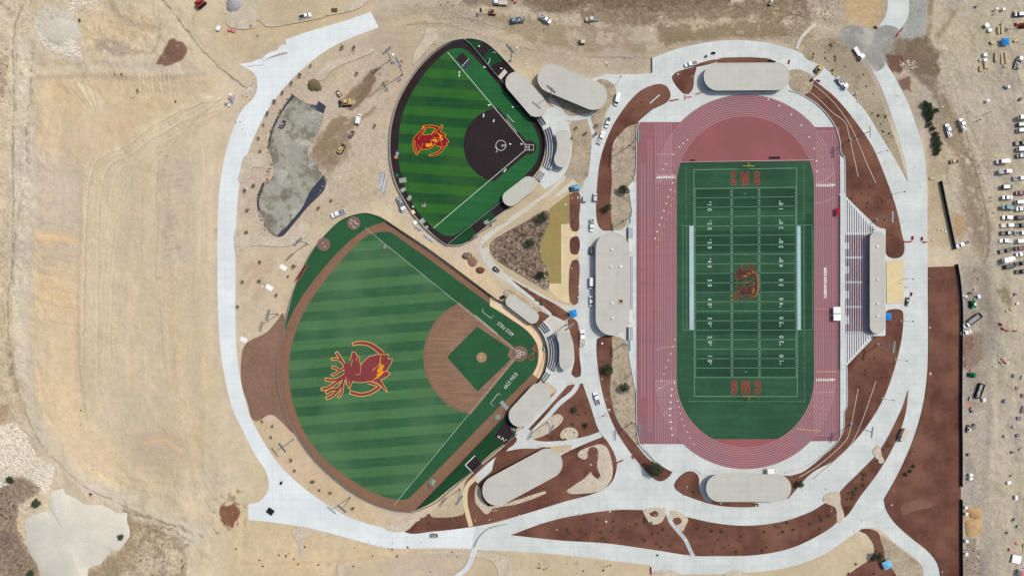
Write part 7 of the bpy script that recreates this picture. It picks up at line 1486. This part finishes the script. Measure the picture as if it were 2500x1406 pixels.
def rockverts(r, rs):
    out = []
    for (a, b_, c_) in ((-1, 0, 0), (1, 0, 0), (0, -1, 0), (0, 1, 0), (0, 0, 1), (.6, .6, .5), (-.6, .6, .5), (-.6, -.6, .5), (.6, -.6, .5)):
        k_ = rs.uniform(.75, 1.15)*r; out.append((a*k_, b_*k_, max(0, c_*k_*.75)))
    return out
RF = [(1, 5, 8), (8, 2, 1) [::-1], (1, 3, 5), (5, 3, 6), (6, 3, 0), (0, 7, 6), (7, 0, 2), (7, 2, 8), (4, 8, 5), (4, 5, 6), (4, 6, 7), (4, 7, 8)]
def rubble(name, label, pts, n, r0, r1, m, cat='rubble', zoff=0.0):
    rs = random.Random(n); xs = [p[0] for p in pts]; ys = [p[1] for p in pts]; k = MB(); c_ = 0; pa = np.array
    while c_ < n:
        x, y = rs.uniform(min(xs), max(xs)), rs.uniform(min(ys), max(ys))
        if not pip(pts, np.array([x]), np.array([y]))[0]: continue
        X, Y, Z_ = PG(x, y); r = rs.uniform(r0, r1)*rs.uniform(.6, 1); a = rs.uniform(0, 6.28)
        vv = rockverts(r, rs); vv = [(X+u*math.cos(a)-v*math.sin(a), Y+u*math.sin(a)+v*math.cos(a), Z_+w_-.02+zoff) for u, v, w_ in vv]; k.add(vv, RF); c_ += 1
    o = k.build(name, M[m]); o['kind'] = 'stuff'; o['label'] = label; o['category'] = cat
    return o
rubble('rubble', 'field of pale broken stones at the lower left edge', [(-20, 1045), (25, 1035), (65, 1060), (72, 1090), (100, 1125), (132, 1135), (125, 1180), (112, 1205), (80, 1170), (40, 1150), (25, 1180), (-20, 1200)], 1900, .3, .85, 'rock')
rubble('rubble', 'white broken rubble below the smooth pale heap', [(88, 85), (110, 78), (140, 82), (170, 95), (190, 110), (192, 140), (170, 135), (130, 128), (105, 115)], 600, .25, .8, 'rock')
rubble('rubble', 'grey white rubble at the top left edge', [(155, -10), (240, -10), (235, 15), (200, 15), (182, 30), (165, 25)], 160, .3, .9, 'rock')
rubble('rubble', 'pale stones round the blue grey heap', [(540, 0), (600, -5), (612, 25), (570, 40), (545, 35)], 120, .2, .6, 'rock')
strips = [([(1228, 578), (1250, 582), (1285, 602), (1320, 612), (1318, 618), (1270, 612), (1245, 595)], 40, .12, .34), ([(1258, 612), (1272, 612), (1272, 668), (1256, 668)], 40, .12, .32), ([(1300, 690), (1335, 670), (1342, 705), (1330, 708)], 50, .2, .5),
          ([(1410, 1108), (1440, 1090), (1475, 1086), (1492, 1120), (1494, 1165), (1470, 1195), (1420, 1204), (1390, 1200), (1440, 1160), (1462, 1165), (1455, 1095)], 150, .2, .5), ([(1296, 1068), (1320, 1035), (1360, 1010), (1375, 1022), (1355, 1045), (1320, 1066)], 60, .2, .45),
          ([(1165, 1190), (1180, 1222), (1200, 1235), (1330, 1198), (1260, 1230), (1188, 1254), (1160, 1222)], 90, .2, .4), ([(576, 560), (700, 575), (745, 540), (740, 585), (620, 600), (590, 610)], 160, .15, .45), ([(596, 385), (648, 380), (648, 405), (612, 435), (585, 445)], 70, .15, .4),
          ([(1010, 150), (1035, 95), (1065, 72), (1070, 92), (1050, 112), (1020, 150)], 140, .15, .45), ([(555, 45), (640, 5), (900, -5), (790, 42), (700, 62), (650, 66), (560, 66)], 240, .15, .45), ([(960, 1275), (1035, 1262), (1020, 1270), (988, 1296), (940, 1288)], 60, .2, .5),
          ([(1000, 1340), (1240, 1345), (1250, 1365), (1246, 1400), (1230, 1400), (1205, 1362), (1100, 1350)], 120, .15, .45), ([(1572, 1243), (1622, 1243), (1610, 1276), (1577, 1262)], 40, .15, .4), ([(2008, 1218), (2045, 1200), (2060, 1262), (2045, 1275)], 40, .15, .4), ([(1232, 710), (1300, 742), (1318, 757), (1262, 738)], 70, .15, .5),
          ([(2215, 1108), (2242, 1100), (2244, 1125), (2206, 1162)], 26, .15, .4), ([(2070, 210), (2095, 225), (2110, 260), (2090, 250)], 60, .2, .4), ([(2195, 150), (2235, 145), (2240, 165), (2205, 180)], 60, .25, .6), ([(900, 420), (950, 460), (1000, 520), (960, 520), (920, 470)], 110, .1, .4), ([(780, 180), (820, 150), (905, 120), (915, 125), (815, 172)], 60, .15, .4)]
for i, (p, n_, a, b_) in enumerate(strips): rubble('loose_stones', 'strip of loose pale stones', p, n_, a, b_, 'rock' if i not in (0, 1) else 'rock', 'stones', .22 if p[0][0] > 560 and p[0][1] > 160 and p[0][0] < 2300 else .03)
for i, (p, n_, m_) in enumerate((([(1290, 0), (1800, 0), (1780, 22), (1420, 30)], 160, 'clod'), ([(1800, 0), (2040, 0), (2040, 90), (1900, 60)], 130, 'clod'), ([(1060, 0), (1250, 0), (1240, 22), (1090, 16)], 70, 'clod'), ([(2348, 640), (2400, 640), (2405, 900), (2350, 900)], 130, 'rock2'),
          ([(2350, 960), (2380, 960), (2385, 1230), (2350, 1230)], 90, 'rock2'), ([(2440, 860), (2470, 850), (2472, 900), (2445, 895)], 70, 'rock'), ([(2400, 40), (2500, 40), (2500, 200), (2390, 200)], 60, 'rock2'), ([(2262, 540), (2310, 550), (2310, 600), (2268, 600)], 40, 'rock'), ([(2350, 1330), (2395, 1330), (2400, 1400), (2350, 1400)], 70, 'clod'), ([(600, 200), (640, 180), (590, 320), (560, 300)], 40, 'clod'), ([(0, 120), (20, 120), (15, 260), (0, 260)], 60, 'clod'))):
    rubble('debris', 'scatter of small clods and debris on the dirt', p, n_, .15, .5, m_, 'debris')
rubble('debris', 'ragged lumps along the rim of the drying pond', ribpoly([(714, 231), (690, 262), (664, 320), (655, 362), (664, 395), (650, 448), (630, 480), (632, 516), (650, 560), (680, 579)], 7), 130, .2, .6, 'clod', 'debris', .22)
rubble('debris', 'ragged pale lumps along the right rim of the drying pond', ribpoly([(740, 246), (790, 280), (768, 335), (752, 366), (776, 408), (798, 440), (770, 490)], 6), 80, .15, .45, 'rock2', 'debris', .22)
GQ = 'small crates scattered over the right-hand yard'
rq = random.Random(5)
for (xa, xb, ya, yb, n_) in ((2350, 2400, 660, 740, 5), (2355, 2395, 860, 1120, 8), (2445, 2498, 690, 760, 4), (2450, 2498, 820, 1400, 16), (2385, 2498, 10, 60, 5), (2410, 2490, 185, 250, 4), (1190, 1260, 0, 20, 3), (553, 574, 200, 270, 7), (930, 1000, 130, 200, 5), (560, 640, 60, 120, 4)):
    for _ in range(n_):
        a_ = rq.uniform(0, 180); crate(rq.uniform(xa, xb), rq.uniform(ya, yb), a_, rq.uniform(.3, .9), rq.uniform(.25, .7), rq.uniform(.3, 1.1), rq.choice(['whitecv', 'lumber', 'metal', 'purplish', 'pinkred', 'olivegrey', 'rock2']), 'small crate or box left on the dirt, one of many scattered', GQ)
GBd = 'boulders set along the beds and verges'
rk = [pymesh('boulder', rockverts(1, random.Random(i)), RF, M['rock']) for i in range(5)]
bl = [(1380, 1077), (1395, 1062), (1243, 1078 - 60), (1413, 700), (1392, 560), (1396, 655), (1411, 725), (1380, 500), (1396, 485), (1411, 483), (1461, 1385 - 60), (1622, 1240), (1489, 1248), (1417, 1254), (1480, 1272), (2018, 1192), (1760, 1228), (1846, 1234), (1960, 1196), (1981, 1181), (1655, 182), (1690, 187), (1672, 232), (1682, 230), (1693, 229), (1494, 378), (1477, 300), (1360, 1292), (1195, 1268), (1268, 1258), (1160, 1270), (1492, 1040), (1487, 1000), (1480, 975), (1469, 925), (1512, 848), (1470, 838),
      (2085, 1312), (2128, 1296), (2086, 1300 - 4), (2176, 1232), (2182, 1198), (2104, 1270), (2269, 800), (2270, 912), (2268, 680), (600, 812), (640, 700), (1030, 1322), (900, 1320), (960, 1325), (2300, 262), (1484, 160), (1525, 140), (1416, 155), (1480, 155), (1262, 118), (1283, 157), (950, 186), (933, 215), (932, 345), (948, 340), (868, 405), (830, 433), (2452, 875), (2459, 885), (2430, 895), (2276, 586), (2290, 560), (2300, 562), (2308, 566), (800, 1330), (655, 1323), (2192, 235)]
for i, (x, y) in enumerate(bl):
    X, Y, Z_ = PG(x, y); o = bpy.data.objects.new('boulder', rk[i % 5]); COL.objects.link(o); s_ = RS.uniform(.35, .75); o.scale = (s_, s_*RS.uniform(.7, 1.2), s_*.8); o.rotation_euler.z = RS.uniform(0, 6); o.location = (X, Y, max(Z_, .18)); tag(o, 'pale boulder lying on the ground, one of many', 'boulder', GBd)
# ---------- trees, hedges and shrubs ----------
def leaves(n, R_, hz_, seed, sz, hollow=.3, base=0.0):
    r = random.Random(seed); vs = []; fs = []
    lobes = [(r.uniform(-.5, .5)*R_, r.uniform(-.5, .5)*R_, r.uniform(.35, .8)*hz_, r.uniform(.35, .7)*R_) for _ in range(7)]
    for i in range(n):
        lx, ly, lz, lr = lobes[r.randrange(7)]
        d = Vector((r.gauss(0, 1), r.gauss(0, 1), r.gauss(0, 1))).normalized()*lr*(r.uniform(hollow, 1)**.6)
        c_ = Vector((lx, ly, lz+base))+Vector((d.x, d.y, d.z*hz_/R_*.5)); c_.z = max(.05, c_.z)
        u = Vector((r.gauss(0, 1), r.gauss(0, 1), r.gauss(0, .6))).normalized(); v = u.orthogonal().normalized(); v = (v*r.uniform(.4, 1)+u.cross(v)*r.uniform(-1, 1)).normalized(); s_ = sz*r.uniform(.6, 1.4); k_ = len(vs)
        vs += [tuple(c_-u*s_), tuple(c_+v*s_*.5), tuple(c_+u*s_), tuple(c_-v*s_*.5)]; fs.append((k_, k_+1, k_+2, k_+3))
    return vs, fs
def trunk(h, r0, seed, br=5, R_=1.5):
    r = random.Random(seed); k = MB(); k.tube((0, 0, -.1), (r.uniform(-.1, .1), r.uniform(-.1, .1), h*.6), r0, r0*.6, 7)
    for i in range(br): a = 6.28*i/br+r.uniform(0, 1); k.tube((0, 0, h*r.uniform(.3, .55)), (math.cos(a)*R_*.6, math.sin(a)*R_*.6, h*r.uniform(.6, .9)), r0*.45, r0*.12, 5)
    return k
proto = {}
def plant(kind, x, y, R_, label, cat, group, seed=None, z=None):
    v = seed if seed is not None else int(x*7+y) % 3; key = (kind, v)
    m = {'tree': 'leaf_dk', 'young_tree': 'leaf_dry', 'shrub': 'leaf', 'dry_shrub': 'leaf_dry', 'hedge_bush': 'leaf_dk'}[kind]
    if key not in proto:
        hz_ = {'tree': 1.3, 'young_tree': 1.5, 'shrub': .7, 'dry_shrub': .6, 'hedge_bush': 1.0}[kind]; n = {'tree': 1500, 'young_tree': 260, 'shrub': 190, 'dry_shrub': 150, 'hedge_bush': 1300}[kind]
        base = .6 if 'tree' in kind else 0.0
        vs, fs = leaves(n, 1, hz_, v*31+len(kind), {'tree': .085, 'young_tree': .13, 'shrub': .16, 'dry_shrub': .16, 'hedge_bush': .085}[kind], .3, base)
        proto[key] = (pymesh('crown', vs, fs, M[m]), trunk(hz_+base, .06, v, 5, .8))
        k = proto[key][1]; me = pymesh('trunk', k.v, k.f, M['bark']); proto[key] = (proto[key][0], me)
    X, Y, Z_ = PG(x, y); t = thing(kind, label, cat, (X, Y, max(Z_, .15) if z is None else z), RS.uniform(0, 6.28), group); t.scale = (R_, R_*RS.uniform(.85, 1.15), R_)
    mobj('crown' if 'tree' in kind else 'foliage', proto[key][0], t); mobj('trunk' if 'tree' in kind else 'stem', proto[key][1], t)
    return t
GTt = 'leafy trees planted in the beds'
for x, y, r, wh in ((1520, 467, 2.6, 'dark tree in the scrub just left of the track runway'), (1482, 510, 2.2, 'dark tree in the mulch above the biggest roofed building'), (1322, 532, 2.7, 'dark tree at the top corner of the dry scrub triangle'), (1294, 592, 2.4, 'dark tree in the middle of the dry scrub triangle'), (1320, 673, 2.4, 'dark tree at the lower corner of the dry scrub triangle'),
                    (1483, 901, 2.7, 'dark tree with pinkish ribbons beside it left of the track'), (1522, 943, 2.7, 'dark tree in scrub at the lower left of the track'), (1597, 1137, 4.0, 'largest dark tree at the lower left corner of the track'), (2484 - 350, 1352, 2.4, 'dark tree in the bed by the pale blue canopy'), (1950, 1178, 1.9, 'dark tree right of the lower roofed building'), (1403, 998, 1.5, 'small dark tree in mulch right of the lower baseball dugout'), (1429, 1036, 1.3, 'low dark tree near the lower junction'), (100, 1222, 2.2, 'bushy tree at the rim of the huge pale heap'), (300, 1308, 1.6, 'grey green bush at the right rim of the huge pale heap'), (35, 1165, 1.9, 'bush above the brown scrub at the lower left edge'), (80, 1395, 1.8, 'dark bush at the bottom left of the huge pale heap')):
    plant('tree', x, y, r, wh, 'tree', GTt)
for i, (x, y, r) in enumerate(((2254, 256, 2.2), (2261, 268, 2.9), (2267, 281, 2.3), (2283, 272, 1.5), (2258, 277, 2.0), (2269, 293, 1.8), (2268, 306, 1.8), (2273, 316, 1.6), (2280, 330, 1.7), (2282, 342, 2.2), (2285, 354, 2.4), (2287, 366, 1.9), (2284, 377, 1.4))): plant('hedge_bush', x, y, r, ['topmost dark bush in the row right of the upper right road', 'biggest dark bush in the row right of the upper right road'][i] if i < 2 else 'dark bush in the row right of the upper right road', 'bush', 'row of dark bushes beside the upper right road')
for i, (x, y) in enumerate(((2220, 1148), (2210, 1156), (2228, 1138))): plant('hedge_bush', x, y, 1.1, 'bright bush on the gravel bulge beside the lower right road', 'bush', 'bushes on the gravel bulge beside the lower right road')
GY_ = 'young trees on bare dirt inside the ring road'
for x, y in ((838, 119), (866, 119), (760, 163), (734, 187), (713, 205), (692, 228), (672, 250), (655, 279), (645, 306), (634, 338), (638, 371), (622, 455), (600, 466), (607, 513), (873, 182), (917, 309), (811, 491), (780, 508), (605, 568), (636, 640), (596, 688), (636, 687), (705, 675), (720, 650), (677, 720), (583, 748), (642, 1027), (667, 1039), (664, 1066), (713, 1121), (722, 1146), (766, 1173), (782, 1195), (809, 1200), (863, 1237), (1452, 330), (1430, 328), (1406, 314), (1454, 309), (1395, 340)):
    plant('young_tree', x, y, RS.uniform(.8, 1.25), 'small dry young tree planted in bare dirt', 'young tree', GY_)
GS_ = 'small shrubs planted in the mulch beds'
def scatter(n, pts, rr, kind, lab, grp, seed):
    rs = random.Random(seed); xs = [p[0] for p in pts]; ys = [p[1] for p in pts]; c_ = 0
    while c_ < n:
        x, y = rs.uniform(min(xs), max(xs)), rs.uniform(min(ys), max(ys))
        if pip(pts, np.array([x]), np.array([y]))[0]: plant(kind, x, y, rs.uniform(*rr), lab, 'shrub', grp); c_ += 1
scatter(34, [(1300, 1295), (1500, 1255), (1570, 1250), (1640, 1300), (1680, 1345), (1480, 1318)], (.4, 1.0), 'shrub', 'small green shrub in the long mulch bed left of the stairway', 'shrubs in the long lower mulch bed', 1)
scatter(30, [(1700, 1275), (1830, 1292), (1990, 1255), (2035, 1240), (2030, 1280), (1900, 1340), (1720, 1350), (1690, 1320)], (.45, 1.1), 'shrub', 'small green shrub in the long mulch bed right of the stairway', 'shrubs in the long lower mulch bed', 2)
scatter(20, [(2070, 1245), (2060, 1205), (2150, 1105), (2190, 1030), (2170, 1090), (2110, 1190)], (.5, 1.2), 'shrub', 'small green shrub in the mulch wedge between the lower right roads', 'shrubs in the mulch wedge between the roads', 3)
scatter(16, [(1380, 1150), (1180, 1240), (1170, 1200), (1390, 1100), (1430, 1120), (1400, 1170)], (.4, .9), 'shrub', 'small green shrub in the mulch round the large tilted lower roof', GS_, 4)
scatter(9, [(1020, 1290), (1050, 1262), (1120, 1262), (1125, 1278)], (.4, .8), 'shrub', 'small green shrub in the mulch tip by the bottom road', GS_, 5)
scatter(14, [(1370, 960), (1430, 950), (1450, 1045), (1380, 1075), (1340, 1080), (1380, 1000)], (.4, .8), 'shrub', 'small green shrub in the mulch below the baseball seating', GS_, 6)
scatter(16, [(2060, 480), (2130, 450), (2185, 530), (2190, 600), (2150, 545), (2100, 500)], (.3, .8), 'dry_shrub', 'small dry shrub in mulch above the grandstand', GS_, 7)
scatter(16, [(2080, 890), (2140, 840), (2190, 850), (2150, 960), (2100, 1020), (2080, 960)], (.3, .9), 'dry_shrub', 'small dry shrub in mulch below the grandstand', GS_, 8)
scatter(12, [(1470, 440), (1490, 350), (1550, 260), (1600, 225), (1530, 300), (1480, 480)], (.3, .6), 'dry_shrub', 'tiny shrub in the mulch strip left of the upper track', GS_, 9)
scatter(12, [(1395, 480), (1412, 480), (1410, 730), (1393, 730)], (.3, .6), 'dry_shrub', 'tiny shrub in the mulch islands by the sand court', GS_, 10)
scatter(12, [(1265, 692), (1340, 735), (1385, 772), (1372, 780), (1290, 720)], (.3, .8), 'shrub', 'small shrub in the narrow mulch strip above the narrow baseball dugout', GS_, 11)
scatter(26, [(596, 960), (596, 870), (620, 835), (640, 1005), (660, 1010), (625, 1022), (608, 985)], (.25, .5), 'shrub', 'tiny shrub in the pale red bed left of the baseball field', 'tiny shrubs in the pale red bed', 12)
scatter(10, [(1465, 840), (1490, 840), (1485, 960), (1530, 1070), (1590, 1130), (1540, 1100), (1480, 990)], (.3, .7), 'dry_shrub', 'tiny shrub in the mulch strip left of the lower track', GS_, 13)
scatter(40, [(1205, 600), (1325, 525), (1318, 650), (1330, 695), (1220, 638)], (.4, .9), 'dry_shrub', 'dry brown shrub in the scrub triangle', 'dry shrubs in the scrub triangle', 14)
scatter(14, [(2040, 1410), (2150, 1330), (2175, 1406)], (.3, .8), 'shrub', 'small shrub in the bottom right corner bed', GS_, 15)
scatter(22, [(1960, 120), (2040, 100), (2150, 230), (2195, 380), (2120, 270), (2050, 200)], (.4, 1.0), 'dry_shrub', 'dry shrub on the grey dirt wedge at the upper right', 'dry shrubs on the grey dirt wedge', 16)
scatter(24, [(560, 1300), (1140, 1345), (1130, 1400), (600, 1400)], (.25, .7), 'dry_shrub', 'dry shrub on the dirt below the bottom road', 'dry shrubs below the bottom road', 17)
scatter(14, [(1300, 1350), (1580, 1385), (1570, 1402), (1250, 1402)], (.25, .7), 'dry_shrub', 'dry shrub on the dirt strip under the bottom road', 'dry shrubs below the bottom road', 18)
scatter(40, [(330, 1280), (440, 1290), (460, 1400), (330, 1400)], (.25, .6), 'dry_shrub', 'dry shrub on brown ground right of the huge pale heap', 'dry shrubs at the lower left', 19)
scatter(30, [(0, 1200), (50, 1200), (40, 1290), (80, 1400), (0, 1400)], (.3, .9), 'dry_shrub', 'dry shrub on brown ground left of the huge pale heap', 'dry shrubs at the lower left', 20)
for x, y, r in ((336, 222, .8), (429, 248, .6), (297, 182, .55), (281, 182, .4), (198, 1001, .5), (197, 1036, .4), (222, 1206, 1.0), (226, 1145, .4), (194, 50, 1.0), (407, 381, .3)): plant('shrub', x, y, r, 'lone dark shrub on the graded earth at the left', 'shrub', 'lone shrubs on the graded earth')
scatter(26, [(960, 10), (1080, 20), (1300, 80), (1540, 110), (1580, 60), (1400, 40), (1150, 10)], (.2, .5), 'dry_shrub', 'tiny dry shrub in the upper dirt', 'tiny dry shrubs in the upper dirt', 21)
scatter(30, [(2350, 260), (2420, 260), (2430, 640), (2360, 420)], (.2, .6), 'dry_shrub', 'tiny dry shrub left of the parking lot', 'tiny dry shrubs by the parking lot', 22)
# people walking on the site, seen from above
def person(x, y, a, shirt, label):
    X, Y, Z_ = PG(x, y); me = bpy.data.meshes.new('person'); bm = bmesh.new()
    P_ = {'pel': (0, 0, .95), 'sp': (0, .01, 1.2), 'ch': (0, .02, 1.4), 'nk': (0, .03, 1.52), 'hd': (0, .05, 1.66), 'tp': (0, .04, 1.76), 'ls': (-.2, 0, 1.42), 'le': (-.28, .04, 1.14), 'lh': (-.26, .16, .9), 'lf': (-.25, .2, .8), 'rs': (.2, 0, 1.42), 're': (.28, -.06, 1.14), 'rh': (.26, .06, .9), 'rf': (.25, .12, .8),
          'lp': (-.1, 0, .9), 'lk': (-.11, .12, .5), 'la': (-.11, .06, .09), 'lt': (-.12, .24, .04), 'rp': (.1, 0, .9), 'rk': (.11, 0, .5), 'ra': (.11, -.2, .1), 'rt': (.12, -.04, .05)}
    R_ = {'pel': .15, 'sp': .14, 'ch': .17, 'nk': .06, 'hd': .105, 'tp': .07, 'ls': .08, 'le': .05, 'lh': .035, 'lf': .04, 'rs': .08, 're': .05, 'rh': .035, 'rf': .04, 'lp': .1, 'lk': .065, 'la': .045, 'lt': .04, 'rp': .1, 'rk': .065, 'ra': .045, 'rt': .04}
    E_ = ['pel sp', 'sp ch', 'ch nk', 'nk hd', 'hd tp', 'ch ls', 'ls le', 'le lh', 'lh lf', 'ch rs', 'rs re', 're rh', 'rh rf', 'pel lp', 'lp lk', 'lk la', 'la lt', 'pel rp', 'rp rk', 'rk ra', 'ra rt']
    ks = list(P_); lay = bm.verts.layers.skin.verify(); vv = {k_: bm.verts.new(P_[k_]) for k_ in ks}
    for e in E_: a_, b_ = e.split(); bm.edges.new((vv[a_], vv[b_]))
    for k_ in ks: vv[k_][lay].radius = (R_[k_], R_[k_]*.85)
    vv['pel'][lay].use_root = True; bm.to_mesh(me); bm.free()
    o = bpy.data.objects.new('person', me); COL.objects.link(o); sk = o.modifiers.new('skin', 'SKIN'); sk.use_smooth_shade = True; ss_ = o.modifiers.new('sub', 'SUBSURF'); ss_.levels = ss_.render_levels = 1
    me.materials.append(M['dkmetal']); o.location = (X, Y, .12 if Z_ < .12 else Z_); o.rotation_euler.z = math.radians(a); tag(o, label, 'person', 'people on the site')
    k = MB(); k.loft([ring_(0, .01, 1.0, .17), ring_(0, .02, 1.2, .17), ring_(0, .02, 1.44, .2), ring_(0, .02, 1.52, .1)]); k.build('vest', M[shirt], o)
    k = MB(); k.loft([ring_(0, .05, 1.68, .14), ring_(0, .05, 1.76, .12), ring_(0, .05, 1.8, .05)]); k.build('hard_hat', M['whitecv'], o)
for x, y, a, s_, lb in ((1484, 159, 30, 'orange', 'person in an orange vest in dirt left of the ring road'), (1526, 141, 200, 'yellowp', 'person in a yellow vest near the silt fence'), (1413, 468, 90, 'orange', 'person in an orange vest beside the blue skid loader'), (1475, 800, 10, 'yellowp', 'person in a yellow vest by the corner of the biggest roofed building'), (1395, 791, 120, 'red', 'person in a red vest behind the baseball seating'),
                        (1266, 262, 60, 'whitecv', 'person in white on the softball infield edge'), (2213, 700, 0, 'orange', 'person in an orange vest behind the grandstand'), (2380, 660, 0, 'orange', 'person in an orange vest by the site road')): person(x, y, a, s_, lb)
GZ = 'small white objects on the softball field'
for i, (x, y, a, w_) in enumerate(((1122, 178, 90, .5), (1122, 186, 80, .5), (1195, 258, 30, .6), (1181, 283, 90, .8), (1206, 296, 80, .6), (1274, 353, 0, .5), (1246, 353, 20, .4), (1183, 166, 10, .5), (1170, 115, 0, .4), (1224, 169, 0, .4), (1233, 417, 60, .9), (1295, 285, 0, .3), (1252, 263, 0, .4))):
    k = MB(); k.box(-w_, w_, -.22, .22, 0, .25); k.box(-w_, -w_+.2, .22, .6, 0, .2); o = k.build('equipment_case', M['whitecv']); X, Y, _ = P(x, y); o.location = (X, Y, .52); o.rotation_euler.z = math.radians(a); tag(o, 'small white case left on the softball field', 'case', GZ)
